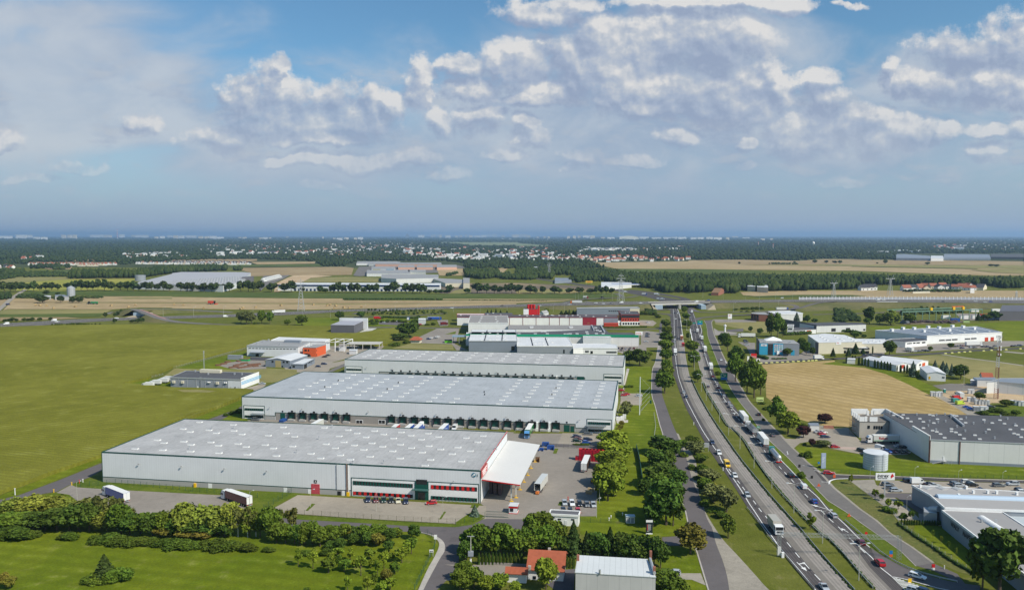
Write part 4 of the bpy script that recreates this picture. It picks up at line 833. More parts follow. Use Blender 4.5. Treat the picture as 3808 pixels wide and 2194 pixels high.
# -- any other building from its roof outline
def pB(name,lb_,cat,rf_,h,wl_=mF,roofm=rG_,trim=None,gp_=None,wn_=(),sky_=(),base=None,over=.15,rh=.2,extra=None,side=None,mono=None):
 """roof: outline in surveyed points at eaves height h, first edge = the front wall running left to right"""
 W_=[G(*q,h)for q in PS(rf_)];P=W_[0];d=W_[1]-W_[0];a=math.atan2(d.y,d.x);fr=FR(P,a)
 Lp=[fr.loc(w_)for w_ in W_];r=tH_(name,lb_,cat,fr.P,a,gp_)
 n=len(Lp);A=sum(Lp[i][0]*Lp[(i+1)%n][1]-Lp[(i+1)%n][0]*Lp[i][1]for i in range(n))
 MB().prism(Lp,0,h).bd('wall',wl_,r)
 cx_=sum(p[0]for p in Lp)/n;cy_=sum(p[1]for p in Lp)/n
 Rp=[(p[0]+over*(1 if p[0]>cx_ else-1),p[1]+over*(1 if p[1]>cy_ else-1))for p in Lp]
 MB().prism(Rp,h,h+rh).bd('roof',roofm,r)
 if trim:
  b_=MB()
  for i in range(n):
   p,q=Vc((*Rp[i],0)),Vc((*Rp[(i+1)%n],0));e_=(q-p);
   if e_.length<.5:continue
   e_.normalize();nn=Vc((e_.y,-e_.x,0))*(1 if A>0 else-1);o1=nn*.12
   b_.add([p+o1+Vc((0,0,h-.3)),q+o1+Vc((0,0,h-.3)),q+o1+Vc((0,0,h+rh+.25)),p+o1+Vc((0,0,h+rh+.25)),p-nn*.25+Vc((0,0,h-.3)),q-nn*.25+Vc((0,0,h-.3)),q-nn*.25+Vc((0,0,h+rh+.25)),p-nn*.25+Vc((0,0,h+rh+.25))],[(0,1,2,3),(7,6,5,4),(3,2,6,7),(0,4,5,1),(1,5,6,2),(0,3,7,4)])
  b_.bd('roof_edge',trim,r)
 fr.L=Lp[1][0];fr.h=h;fr.r=r
 for w_ in wn_:
  t,x0,y0,x1,y1,k=w_[:6];m_=w_[6]if len(w_)>6 else gL_;nm=w_[7]if len(w_)>7 else 'window'
  a0,z1=fr.wl_(t,x0,y0);a1,z0=fr.wl_(t,x1,y1);z0=max(z0,.05);z1=min(z1,h-.1)
  if z1-z0<.2:z1=z0+.8
  st=(a1-a0)/k
  for i in range(k):Bx(a0+st*i+(.12*st if k>1 else 0),a0+st*(i+1)-(.12*st if k>1 else 0),-.1,0,z0,z1).bd(nm,m_,r)
 for w_ in(side or()):
  t,x0,y0,x1,y1,k=w_[:6];m_=w_[6]if len(w_)>6 else gL_;nm=w_[7]if len(w_)>7 else 'window'
  a0,z1=fr.side(t,x0,y0,fr.L);a1,z0=fr.side(t,x1,y1,fr.L);z0=max(z0,.05);st=(a1-a0)/k;z1=max(min(z1,h-.1),z0+.6)
  for i in range(k):Bx(fr.L-.02,fr.L+.12,a0+st*i+(.15*st if k>1 else 0),a0+st*(i+1)-(.15*st if k>1 else 0),z0,z1).bd(nm,m_,r)
 if sky_:sK(r,fr,h+rh-.02,PS(sky_),1.0,.7,'roof_vent')
 return r,fr
def gB(name,lb_,cat,roof4,h,rise,wl_=mW,roofm=rW_,gp_=None,wn_=(),axis='x',over=.3):
 """gabled block: four eaves corners (front-left, front-right, back-right, back-left)"""
 W_=[G(*q,h)for q in PS(roof4)];d=W_[1]-W_[0];fr=FR(W_[0],math.atan2(d.y,d.x));Lp=[fr.loc(w_)for w_ in W_]
 L=(Lp[1][0]+Lp[2][0])/2;D=(Lp[2][1]+Lp[3][1])/2;r=tH_(name,lb_,cat,fr.P,fr.a,gp_);o=over
 if axis=='x':
  MB().extr([(0,0),(D,0),(D,h),(D/2,h+rise),(0,h)],0,L).bd('wall',wl_,r);k=rise/(D/2)
  MB().extr([(-o,h-o*k+.05),(D/2,h+rise+.05),(D+o,h-o*k+.05),(D+o,h-o*k+.22),(D/2,h+rise+.25),(-o,h-o*k+.22)],-o,L+o).bd('roof',roofm,r)
 else:
  pr=[(0,0),(L,0),(L,h),(L/2,h+rise),(0,h)];n=5
  MB().add([(p[0],0,p[1])for p in pr]+[(p[0],D,p[1])for p in pr],[tuple(range(5)),tuple(range(9,4,-1))]+[(i,5+i,5+(i+1)%5,(i+1)%5)for i in range(5)]).bd('wall',wl_,r);k=rise/(L/2)
  pr=[(-o,h-o*k+.05),(L/2,h+rise+.05),(L+o,h-o*k+.05),(L+o,h-o*k+.22),(L/2,h+rise+.25),(-o,h-o*k+.22)]
  MB().add([(p[0],-o,p[1])for p in pr]+[(p[0],D+o,p[1])for p in pr],[tuple(range(6)),tuple(range(11,5,-1))]+[(i,6+i,6+(i+1)%6,(i+1)%6)for i in range(6)]).bd('roof',roofm,r)
 fr.L=L;fr.D=D;fr.h=h;fr.r=r
 for w_ in wn_:
  t,x0,y0,x1,y1,kk=w_[:6];m_=w_[6]if len(w_)>6 else gL_;nm=w_[7]if len(w_)>7 else 'window'
  a0,z1=fr.wl_(t,x0,y0);a1,z0=fr.wl_(t,x1,y1);z0=max(z0,.05);st=(a1-a0)/kk
  for i in range(kk):Bx(a0+st*i+(.15*st if kk>1 else 0),a0+st*(i+1)-(.15*st if kk>1 else 0),-.1,0,z0,max(z1,z0+.6)).bd(nm,m_,r)
 return r,fr
def vE_(r,fr,h,s,m=None,sz=.7,hh=1.0,nm='roof_vent'):
 for q in PS(s):
  lx,ly=fr.rf_(*q,h+hh*.5);Bx(lx-sz,lx+sz,ly-sz,ly+sz,h,h+hh).box(lx-sz*1.2,lx+sz*1.2,ly-sz*1.2,ly+sz*1.2,h+hh,h+hh+.2).bd(nm,m or mW,r)
  # -- middle works behind the warehouses
rA,A4=pB('factory_hall','blue-grey hall with a white stained roof just behind the farthest warehouse','factory','1:157,537 805,537 785,388 200,386',9.8,bG_,rW_,mS,wn_=[('1',728,604,770,660,1)],sky_='1:340,400 345,430 330,460 320,490 440,425 430,460 540,400 545,435 540,465 535,515 640,405 645,435 640,490 660,520 325,518 440,518')
for x_ in(392,604):
 a=A4.rf_('1',x_+8,395,10);c=A4.rf_('1',x_-6,530,10);Bx(min(a[0],c[0]),min(a[0],c[0])+.6,min(a[1],c[1]),max(a[1],c[1]),10,10.5).bd('roof_gutter',dK_,rA)
rB,B4=pB('factory_hall','lower grey hall with a bright white roof right of the blue-grey hall','factory','1:806,606 1556,607 1478,482 806,476',7.6,gW_,rW_,mW,wn_=[('1',1424,650,1444,700,1)],sky_='1:1030,500 1060,500 1030,525 1050,565 1100,560 1160,560 1230,500 1220,520 1280,550 1165,590 1170,490 1480,590')
for x_,k_ in((985,28),(1178,40)):
 a=B4.rf_('1',x_,490,8);c=B4.rf_('1',x_+k_,594,8);MB().add([(a[0],a[1],7.8),(a[0]+.6,a[1],7.8),(c[0]+.6,c[1],7.8),(c[0],c[1],7.8),(a[0],a[1],8.2),(a[0]+.6,a[1],8.2),(c[0]+.6,c[1],8.2),(c[0],c[1],8.2)],[(4,5,6,7),(0,3,7,4),(1,5,6,2),(0,4,5,1),(3,2,6,7)]).bd('roof_gutter',dK_,rB)
rC,C4=pB('factory_hall','wide white factory with a green band under its dark roof','factory','1:118,448 2438,462 2340,425 2035,425 1925,325 1800,325 1780,385 1000,418 200,415',9.8,mF,rD_,None)
Bx(-.1,C4.L+.1,-.35,.25,8.3,10.4).bd('green_fascia',M_teal,rC);Bx(C4.L-.2,C4.L+.2,.25,14,8.3,10.4).bd('green_fascia',M_teal,rC)
vE_(rC,C4,10,'1:1140,412 1180,412 1050,440 1210,440 1450,442 1480,442 1740,415 1860,360 1880,395 1920,405 1960,440 1870,440 1750,440 1610,440 1520,440 830,440',mW,1.2,.5)
a=C4.rf_('1',1800,330,10);c=C4.rf_('1',1855,400,10);
Bx(a[0],a[0]+1,c[1],a[1],10,11).bd('roof_duct',mS,rC);a=C4.rf_('1',1920,330,10);Bx(a[0],a[0]+1.2,c[1]-12,a[1],10,11).bd('roof_duct',mS,rC)
pB('factory_hall','plain pale grey box in front of the green banded factory wall','factory','1:1690,484 2066,486 2050,470 1690,468',9.0,wL_,rW_)
pB('factory_annex','low white annex with cars beside it and a row of small windows','factory','1:1692,632 2152,634 2140,590 1990,575 1550,575 1560,640',5.8,mW,rW_,mW,wn_=[('1',1718,662,1768,690,3),('1',1790,668,1822,704,1),('1',2003,672,2142,698,9)])
pB('factory_hall','tall white hall with a grey ridged roof left of the middle works','factory','1:150,292 683,294 676,198 180,194',11.5,mW,mat('brown_grey_roof',(.27,.255,.245),.8,bd=fP(2.5,.88,0,.06,.06)),mW,sky_='1:330,205 325,230 310,258 295,280 520,210 520,240 540,265 535,285')
rE,E4=pB('factory_hall','long low white hall with a brownish roof in front of the red and white hall','factory','1:688,376 1785,380 1795,325 688,322',9.5,mW,mat('brown_grey_roof',(.27,.255,.245),.8),None);vE_(rE,E4,9.6,'1:1000,352 1530,352',mW,1.6,1.2)
rF,F4=pB('factory_hall','very long white hall with dark red posts and a dark red door panel','factory','1:0,214 2160,220 2150,188 0,188',9.2,mW,rD_,mat('dark_red',(.20,.025,.03),.6),wn_=[('1',1685,224,1868,324,1,mat('wine_red_panel',(.30,.02,.035),.55),'red_door_panel'),('1',1970,222,2158,320,1,bG_,'grey_panel')],sky_='1:940,200 1020,188 1115,203 1190,190 1290,190 1370,190 1470,188 1465,205 1550,190 1620,188 1650,205 1730,190 1830,207 2000,200 1270,186 840,186 50,188')
for x_ in(702,882,1060,1238,1374,1507,1868,1970):lx=F4.wl_('1',x_,260)[0];Bx(lx-.25,lx+.25,-.2,0,0,9.0).bd('red_post',mat('dark_red',(.20,.025,.03),.6),rF)
b_=MB();lx,z=F4.wl_('1',1762,300);tM_(b_,'MI',lx-1.2,-.15,2.0,2.4);b_.bd('door_lettering',mat('dull_gold',(.35,.2,.05),.6),rF)
pB('hall_annex','low red annex with a hedge at the foot of the red and white hall','annex','1:1972,302 2165,305 2160,292 1972,292',3.4,M_red2,M_red2)
rR,R4=pB('office_building','red and white office block with a dark glazed top floor','office building','1:2207,184 2448,184 2420,140 2165,135',12,M_red2,rD_,mat('dark_red',(.20,.025,.03),.6))
for z0,z1,m_,nm in((.05,4.6,mW,'white_ground_floor'),(8.6,11.6,mat('bronze_glass',(.04,.035,.04),.2),'top_floor_glazing')):Bx(-.1,R4.L+.1,-.15,.0,z0,z1).bd(nm,m_,rR)
Bx(-10,0,1,12,0,5.2).bd('side_wing',mW,rR)
for i in range(7):Bx(1.2+i*(R4.L/7),2.6+i*(R4.L/7),-.2,-.151,6.0,7.4).bd('window',gL_,rR);Bx(1.2+i*(R4.L/7),3.2+i*(R4.L/7),-.2,-.151,1.0,3.4).bd('window',gL_,rR)
for i in range(4):Bx(-9+i*2.3,-7.8+i*2.3,.9,1.0,1.2,3.2).bd('window',gL_,rR)
vE_(rR,R4,12.2,'1:2260,150 2290,148 2310,150',mS,.7,1.2)
rT,T4=pB('silo_building','red and white block topped with red cylinders behind the long hall','industrial building','1:892,107 1072,107 1085,92 900,92',16,rE_,rD_)
Bx(-.1,T4.wl_('1',960,150)[0],-.15,0,0,16).bd('white_panel',mW,rT)
for i in range(5):Cy((T4.L*(.35+.11*i),3+2*(i%2),16.2),(T4.L*(.35+.11*i),3+2*(i%2),21),1.3,n=10).bd('red_cylinder',rE_,rT)
Cy((T4.L+2,3,0),(T4.L+2,3,20),1.0,n=8).bd('pipe_stack',rE_,rT)
rG2,G4=pB('warehouse','blue-grey warehouse with a white and yellow end by the motorway','warehouse','1:1607,97 2448,97 2420,78 1607,88',8.6,bG_,rG_,mS,wn_=[('1',2030,126,2200,138,6)])
Bx(G4.wl_('1',2320,120)[0],G4.L+.05,-.15,0,0,8.5).bd('white_end_wall',cR_,rG2)
gB('shed','small grey gabled shed behind the long red and white hall','shed','1:1105,165 1205,170 1190,150 1115,150',3.5,3,wL_,rG_,axis='y')
pB('hall','low white hall with a red strip behind the left end of the long hall','hall','1:0,185 360,186 370,172 0,170',7.5,mW,rW_,rE_)
pB('hall','low dark roofed hall with white vents beside the red tower block','hall','1:372,186 742,186 740,160 372,158',8,rD_,rD_,sky_='1:410,178 485,160 585,180 665,185')
pB('factory_hall','left part of the green banded factory with a flat white wall','factory','n:1845,440 1880,440 1890,400 1848,398',8.5,mW,rW_)
r=tH_('glass_canopy','blue glazed canopy structure on steel legs left of the works','canopy',G('n',1690,520))
Bx(0,32,0,14,6.2,6.5).bd('canopy_roof',mat('glass_canopy3',(.20,.28,.33),.3),r)
for i in range(6):Cy((i*6.2+.5,.3,0),(i*6.2+.5,.3,6.2),.2,n=6).bd('post',mS,r);Cy((i*6.2+.5,13.6,0),(i*6.2+.5,13.6,6.2),.2,n=6).bd('post',mS,r)
# -- left cluster
rG,g4=pB('factory_hall','white hall with a line of high windows and a grey roof by the maize field','factory','2:90,286 1050,306 1280,210 390,184',8.4,wL_,rG_,mS,wn_=[('2',115,320,1022,352,14),('2',255,428,316,500,1,dK_,'gate')])
a,z=g4.wl_('2',165,400);c=g4.wl_('2',425,400)[0];Bx(a,c,-4,0,z,z+.25).bd('awning',bG_,rG)
vE_(rG,g4,8.6,'2:285,245 715,255 400,195 500,175 1060,200 1080,205 1110,205',mS,.5,1.3);a=g4.rf_('2',790,215,9);Bx(a[0],a[0]+14,a[1],a[1]+4,8.6,10.6).bd('air_unit',bG_,rG)
rH,h4=pB('factory_hall','long white roofed hall with an open steel frame at its right end','factory','2:550,182 1560,202 1650,160 700,126',8.8,wL_,rW_,mW)
fr_=tH_('unfinished_hall','bare white steel frame of an unfinished hall end','steel frame',h4.P+h4.u*(h4.L+.6),h4.a)
for i in range(3):
 for j in range(2):Bx(i*8,i*8+.5,j*22,j*22+.5,0,8.6).bd('column',mW,fr_)
 Bx(i*8,i*8+.5,.5,22,8.2,8.6).bd('beam',mW,fr_)
Bx(.5,16,0,.5,8.2,8.6).bd('beam',mW,fr_);Bx(.5,16,22,22.5,8.2,8.6).bd('beam',mW,fr_)
pB('office_building','orange rendered office block with small windows beside the white hall','office building','2:1145,316 1390,321 1575,264 1345,258',7.6,oR_,rG_,None,wn_=[('2',1172,352,1218,384,1),('2',1240,352,1262,386,1),('2',1175,425,1225,450,1)],side=[('2',1395,355,1572,328,8),('2',1480,412,1560,392,4),('2',1398,430,1430,470,1,gL_,'door')],sky_='2:1190,285 1250,280 1290,262 1350,240')
gB('workshop','small grey gabled workshop with a yellow framed gateway and a white roof','workshop','2:440,549 925,567 1190,466 735,440',5.3,1.6,bG_,rW_,wn_=[('2',625,560,735,696,1,mat('yellow_frame',(.42,.34,.16),.7),'gate_frame'),('2',556,560,594,596,1),('2',765,568,802,602,1),('2',832,570,868,604,1),('2',748,655,772,682,1)],axis='y')
pB('workshop_annex','low white roofed annex with blue-grey edges joined to the gabled workshop','annex','2:922,630 1150,636 1365,532 1190,520',3.6,bG_,rW_,bG_,wn_=[('2',950,655,995,690,1)],side=[('2',1160,640,1225,692,2),('2',1255,600,1345,560,3)])
pB('portable_building','white portable cabin behind the left end of the third warehouse','cabin','2:2015,372 2150,378 2170,350 2020,348',3.2,mW,rW_)
r=tH_('open_shed','open concrete frame building under construction in the field','building frame',G('2',1950,355))
Bx(0,30,0,16,4.6,5.0).bd('slab',bC_,r)
for i in range(5):
 for j in range(2):Bx(i*7.3,i*7.3+.5,j*15.4,j*15.4+.5,0,4.6).bd('column',bC_,r)
pB('site_wall','pale unfinished block beside the open concrete frame','building','2:1820,295 1945,297 1950,245 1825,243',4,wL_,cN_)
rL,l4=pB('workshop','grey panelled hall with a dark roof and wall fans standing in the maize field','hall','m:680,885 1442,910 1632,840 850,816',6.2,gW_,rD_,mS,wn_=[('m',1305,918,1440,1015,1,wL_,'white_panel'),('m',1322,985,1340,1005,1),('m',1372,985,1390,1005,1),('m',1412,988,1428,1008,1),('m',970,978,984,1008,1,mW,'door')])
for x_ in(772,865,960,1055,1152,1247):lx=l4.wl_('m',x_,950)[0];Bx(lx-.12,lx+.12,-.15,0,0,6).bd('panel_joint',mS,rL)
for x_,y_ in((720,930),(815,932),(1192,943)):lx,z=l4.wl_('m',x_,y_);Bx(lx-.9,lx+.9,-.9,0,z-.8,z+.8).bd('wall_fan',cR_,rL)
for x_,y_ in((1092,935),(1110,935),(1272,940),(1290,940)):lx,z=l4.wl_('m',x_,y_);MB().ico((lx,-.5,z),.55,1).bd('cooling_fan',mW,rL)
lx=l4.wl_('m',1000,900)[0];b_=MB()
for s_ in(0,.9):b_.box(lx+s_,lx+s_+.08,-.3,-.2,0,7.6)
for i in range(18):b_.box(lx,lx+.9,-.3,-.25,.4+i*.4,.46+i*.4)
b_.bd('ladder',mS,rL)
Bx(l4.L,l4.L+.2,.0,l4.rf_('m',1632,840,6.2)[1],0,7.4).bd('end_wall',mW,rL)
for z_ in(3.6,4.4,2.9):Bx(l4.L+.2,l4.L+.26,.3,27,z_,z_+.35).bd('blue_stripe',mat('sky_blue',(.08,.38,.65),.5),rL)
vE_(rL,l4,6.4,'m:950,815 1090,845 1375,845 1455,848',mS,.4,1);a=l4.rf_('m',1005,820,7);Bx(a[0],a[0]+15,a[1]-1,a[1]+2,6.5,8.6).bd('air_unit',cR_,rL)
mst=tH_('radio_mast','thin lattice mast rising behind the grey hall in the maize field','mast',G('m',1047,830));b_=MB()
for a_ in(0,2.1,4.2):b_.cyl((.4*math.cos(a_),.4*math.sin(a_),0),(.4*math.cos(a_),.4*math.sin(a_),16),.08,n=4)
for i in range(16):b_.cyl((.4,0,i),(.4*math.cos(2.1),.4*math.sin(2.1),i+1),.05,n=4)
b_.bd('lattice',mS,mst);Bx(-.3,.3,-.2,.2,14.2,16).bd('antenna',mS,mst)
rM,m4=pB('warehouse','plain charcoal box warehouse standing alone in the green field','warehouse','n:378,316 630,320 755,262 530,258',9.0,yD_,mat('lilac_grey_roof',(.36,.36,.40),.7,bd=fP(3,.94,0,.05,.04)),None)
Bx(m4.L-30,m4.L+1.0,40,42,0,12).bd('white_backboard',wL_,rM)
r,fr=gB('gatehouse','small guard house with an orange pyramid roof in the works car park','gatehouse','n:1244,480 1356,482 1350,468 1250,468',2.8,1,cR_,tI_)
MB().add([(-1.2,-1.2,3.0),(fr.L+1.2,-1.2,3.0),(fr.L+1.2,fr.D+1.2,3.0),(-1.2,fr.D+1.2,3.0),(fr.L/2-2,fr.D/2,5.8),(fr.L/2+2,fr.D/2,5.8)],[(0,1,5,4),(1,2,5),(2,3,4,5),(3,0,4),(0,3,2,1)]).bd('hipped_roof',tI_,r)
pB('container','bright green skip in the works car park','skip','n:1612,484 1692,486 1690,474 1612,474',2.4,mat('lime_green',(.15,.55,.03),.5),dK_)
pB('portable_building','white and timber pavilion near the tree row behind the works','pavilion','R:1005,1235 1105,1238 1100,1215 1010,1215',5,mW,rW_)
# -- right of the highway
rN,n4=pB('showroom','turquoise and grey showroom with white name boards on its front','showroom','3:236,766 1015,788 900,712 190,690',10,gW_,rG_,None,wn_=[('3',234,768,390,1000,1,sB_,'turquoise_panel'),('3',500,770,692,1010,1,sB_,'turquoise_panel'),('3',850,905,920,1005,1,sB_,'turquoise_panel'),('3',396,785,496,1000,4,gL_,'glazing')])
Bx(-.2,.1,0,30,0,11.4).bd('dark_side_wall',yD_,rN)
for i in range(4):
 for j in range(2):
  a,z1=n4.wl_('3',526+j*88,798+i*38,-.12);c,z0=n4.wl_('3',600+j*88,826+i*38,-.12);s_=Bx(a,c,-.2,-.11,z0,z1).bd('name_board',mW,rN)
  Bx(a+.6,c-.6,-.24,-.21,z0+.35,z1-.3).bd('name_lettering',(rE_,bL_,nP_,dK_)[(i+j)%4],s_)
a,z1=n4.wl_('3',262,785,-.12);c,z0=n4.wl_('3',378,830,-.12);s_=Bx(a,c,-.2,-.11,z0,z1).bd('name_board',mW,rN);b_=MB();tM_(b_,'rma',a+1.4,-.22,z0+.5,1.2,bold=.04);b_.bd('name_lettering',bL_,s_)
vE_(rN,n4,10.2,'3:250,700 300,712 340,740 420,700 600,740 650,745 830,750',mS,.8,.8);a=n4.rf_('3',510,720,10);b_=MB();b_.add([(a[0]-7,a[1]-2,10.2),(a[0]+7,a[1]-2,10.2),(a[0]+7,a[1]+10,10.2),(a[0]-7,a[1]+10,10.2),(a[0],a[1]+4,13)],[(0,1,4),(1,2,4),(2,3,4),(3,0,4)]);b_.bd('tent_roof',mW,rN)
rO,o4=pB('wholesale_hall','cream fronted hall with a wide white roof and a low dark edged canopy','hall','3:1392,762 2242,742 2120,690 1900,612 1500,582 1182,614',9.7,cR_,rW_,None,sky_='3:1405,620 1450,650 1500,680 1560,710 1700,620 1750,650 1830,690 1870,710 1980,650 2050,690 2100,720')
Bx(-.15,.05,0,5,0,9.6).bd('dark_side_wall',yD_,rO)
a,z1=o4.wl_('3',1728,752,-.1);c,z0=o4.wl_('3',1832,795,-.1);s_=Bx(a,c,-.2,-.02,z0,z1).bd('shop_sign',mW,rO);b_=MB();tM_(b_,'Pol',a+.8,-.22,z0+.9,1.5,bold=.03);b_.bd('sign_lettering',rE_,s_)
pB('hall_canopy','low flat canopy wing with dark fascia in front of the cream hall','canopy wing','3:1480,858 2385,878 2240,800 1400,840',4.6,cR_,rW_,dK_,wn_=[('3',1590,900,1830,960,3),('3',1880,915,1930,965,1),('3',2200,920,2390,985,2)])
rO2,o5=pB('wholesale_hall','white roofed extension with rows of vents right of the cream hall','hall','k:230,520 560,520 545,470 230,466',7.5,cR_,rW_,None,sky_='k:250,480 290,500 330,485 380,500 420,485 460,500 500,490')
rP,p4=pB('warehouse','light grey warehouse with a dark roof and red dock canopies behind the hedge','warehouse','3:1352,434 2320,404 2230,372 1650,362 1020,378',7.2,mF,rD_,None,wn_=[('3',1640,480,1725,540,1,dK_,'gate'),('3',1925,470,2005,540,1,dK_,'gate'),('3',2265,490,2305,520,1,dK_,'gate')])
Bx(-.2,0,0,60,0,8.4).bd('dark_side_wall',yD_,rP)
pB('office_wing','low white office wing with a row of small square windows before the light grey warehouse','office wing','3:905,520 1342,500 1340,470 915,462',4.2,mW,rD_,None,wn_=[('3',905,530,1130,555,8),('3',1160,520,1240,560,1,M_red2,'red_door')])
pB('office_tower','small white tower block at the left end of the low office wing','office building','3:782,445 895,448 905,410 790,408',8,mW,rG_,mW,wn_=[('3',795,475,875,508,3),('3',790,545,880,580,2)])
pB('showroom','brown brick showroom with a dark glass front near the slip road','showroom','3:66,190 225,208 420,215 330,165 100,170',8,M_brick,rG_,None,wn_=[('3',70,205,218,320,3)])
pB('warehouse','grey warehouse with a bright white roof behind the tall poplars','warehouse','3:560,208 1070,200 1080,185 940,150 830,140 400,155',8.4,mF,rW_,mW)
rS,s4=pB('factory_hall','long white factory with rooflights in slanting lines on a blue-grey roof','factory','k:1000,436 1812,397 1545,335 440,376',7.7,mW,bG_,mW,wn_=[('4',92,1026,258,1058,6),('4',278,1018,438,1050,6),('4',462,1005,622,1038,6),('4',826,988,985,1020,6),('4',1006,975,1165,1008,6),('4',1405,962,1498,1070,1,M_red2,'dock_door'),('4',1570,955,1660,1062,1,M_red2,'dock_door')])
for x0,y0,x1,y1 in((970,375,1135,415),(1080,362,1270,408),(1240,358,1408,400),(1345,350,1545,395),(1500,348,1680,388)):
 a=s4.rf_('k',x0,y0,8);c=s4.rf_('k',x1,y1,8);A_v=Vc((a[0],a[1],0));C_v=Vc((c[0],c[1],0));d=(C_v-A_v);n_=Vc((-d.y,d.x,0)).normalized()*1.0;Z_=Vc((0,0,8.0));T_=Vc((0,0,.6))
 MB().add([A_v-n_+Z_,C_v-n_+Z_,C_v+n_+Z_,A_v+n_+Z_,A_v-n_*.4+Z_+T_,C_v-n_*.4+Z_+T_,C_v+n_*.4+Z_+T_,A_v+n_*.4+Z_+T_],[(0,1,5,4),(1,2,6,5),(2,3,7,6),(3,0,4,7),(4,5,6,7)]).bd('rooflight_strip',mW,rS)
vE_(rS,s4,7.9,'k:740,352 1012,338 1275,328 965,380 1240,370 1508,352 620,370 860,352 1130,345 1390,335',mW,1.3,2.2)
pB('factory_annex','low white entrance block with a dark roof left of the long white factory','annex','k:765,508 1000,488 1000,455 620,470 540,490',4.6,mW,rD_,mW,wn_=[('k',785,500,835,520,3),('k',850,500,875,516,1),('k',885,497,922,515,3),('k',945,494,982,512,3)])
G3='white halls standing behind a row of thuja'
gB('white_hall','left white hall with a red gate behind the thuja row','hall','k:668,752 802,742 440,665 310,690',4.6,1.6,mW,rW_,G3,axis='y',wn_=[('k',725,748,758,782,1,M_red2,'gate')])
gB('white_hall','middle white hall with an orange gate behind the left thuja hall','hall','k:885,742 985,712 620,650 525,675',4.8,1.8,mW,rW_,G3,axis='y',wn_=[('k',948,730,978,755,1,oR_,'gate'),('k',915,740,932,755,1)])
gB('white_hall','right white hall with a yellow door, nearest the blue spruces','hall','k:1003,838 1218,848 1080,765 905,785',5.2,1.3,mW,rW_,G3,axis='y',wn_=[('k',1018,872,1036,903,1,yE_,'door'),('k',1162,875,1192,892,2)])
pB('cabin','tiny white cabin left of the white halls','cabin','k:135,690 222,694 222,678 145,676',3.2,mW,rW_)
rU,u4=pB('workshop','grey workshop with dark gates and a blue band at the right edge','workshop','k:1650,940 1760,935 2100,960 2300,960 2250,895 1800,898',7.0,mF,bG_,mS)
pB('barn','long low shed with a slate blue roof near the lattice tower','shed','k:1545,912 1740,915 1740,885 1500,885',4.4,mF,bG_)
pB('shed','small pale shed left of the slate blue roofed shed','shed','k:1470,915 1545,918 1540,905 1480,905',3.6,bG_,mW)
gB('house','low orange roofed house behind the slate blue roofed shed','house','k:1600,880 1700,885 1700,865 1620,862',4,2.4,mW,tI_)
pB('warehouse','dark charcoal warehouse at the right edge below the motorway','warehouse','4:1830,215 2700,215 2600,42 1900,42',11,yD_,yD_)
pB('shed','bright blue shed with a white roof edge at the right edge','shed','4:2140,350 2385,380 2400,345 2200,330',4,bL_,rW_)
pB('house','small pale yellow house beside the blue shed','house','4:2385,250 2500,255 2500,225 2400,225',7,mat('pale_yellow',(.60,.55,.25),.7),rW_)
pB('shed','green and cream site hut under the gantry crane','hut','4:795,470 970,470 970,455 800,455',3,mat('pale_green',(.32,.42,.18),.7),dK_)
rW,w5=pB('warehouse','light grey warehouse with a dark vented roof beside the unfinished office','warehouse','5:1776,716 3950,808 3950,275 2700,236 1500,205 870,192 1092,324',10.2,mF,rD_,None)
b_=MB()
for x_ in(1778,2366):lx=w5.wl_('5',x_,800)[0];b_.box(lx-.1,lx+.25,-.3,0,0,10)
b_.box(-.25,0,-.2,.1,0,12);b_.bd('downpipe',mat('brown_pipe',(.12,.06,.05),.6),rW);Bx(0,w5.L,-.07,0,0,1.3).bd('plinth',bG_,rW)
Bx(0,w5.L,-.2,.2,10.2,10.6).bd('gutter',mS,rW)
a=w5.rf_('5',1440,515,10.2);d=Vc((a[0],a[1],0));n_=Vc((d.y,-d.x,0)).normalized()*.4
MB().add([-n_+Vc((0,0,9.9)),n_+Vc((0,0,9.9)),d+n_+Vc((0,0,9.9)),d-n_+Vc((0,0,9.9)),-n_+Vc((0,0,12.2)),n_+Vc((0,0,12.2)),d+n_+Vc((0,0,12.2)),d-n_+Vc((0,0,12.2))],[(0,1,5,4),(1,2,6,5),(2,3,7,6),(3,0,4,7),(4,5,6,7)]).bd('parapet',mF,rW)
sK(rW,w5,10.4,PS('5:1985,592 2065,664 2362,605 2445,680 1830,526 1912,549 2200,540 2285,560 1580,292 1650,354 1407,348 1340,285 1925,302 1255,218 1070,226 1840,232 1775,215 2385,300 2475,370 2300,238 2245,226 2200,492 1650,475 1855,378 e:1630,245 1668,275 1738,200 1765,150 1825,128 1860,155 1905,200 1935,232 1965,240 1990,260 2000,200 1950,170 1700,125'),.75,.32)
vE_(rW,w5,10.4,'5:1523,215 1178,262 1772,345 1940,365 2087,345 1748,435 2308,450 1903,515 2470,535 2195,275 2075,212 1908,222 2490,280 990,185 1040,180 e:1830,97 1885,118 1945,165 1705,145 1620,155 1785,268 1715,225',mS,.28,.8)
a=w5.rf_('5',2180,240,10.4);c=w5.rf_('5',2440,455,10.4);d=Vc((c[0]-a[0],c[1]-a[1],0));n_=Vc((-d.y,d.x,0)).normalized()*.4;a=Vc((a[0],a[1],10.4));U_=Vc((0,0,1.0))
MB().add([a-n_,a+n_,a+d+n_,a+d-n_,a-n_+U_,a+n_+U_,a+d+n_+U_,a+d-n_+U_],[(0,1,5,4),(1,2,6,5),(2,3,7,6),(3,0,4,7),(4,5,6,7)]).bd('fire_wall',mS,rW)
x0,z1=w5.wl_('5',2035,1035);x1=w5.wl_('5',2068,1120)[0];Bx(x0,x1,-.1,0,1.4,z1).bd('door',mW,rW)
b_=MB();b_.box(x0-.3,x1+.6,-1.6,-.1,1.2,1.35)
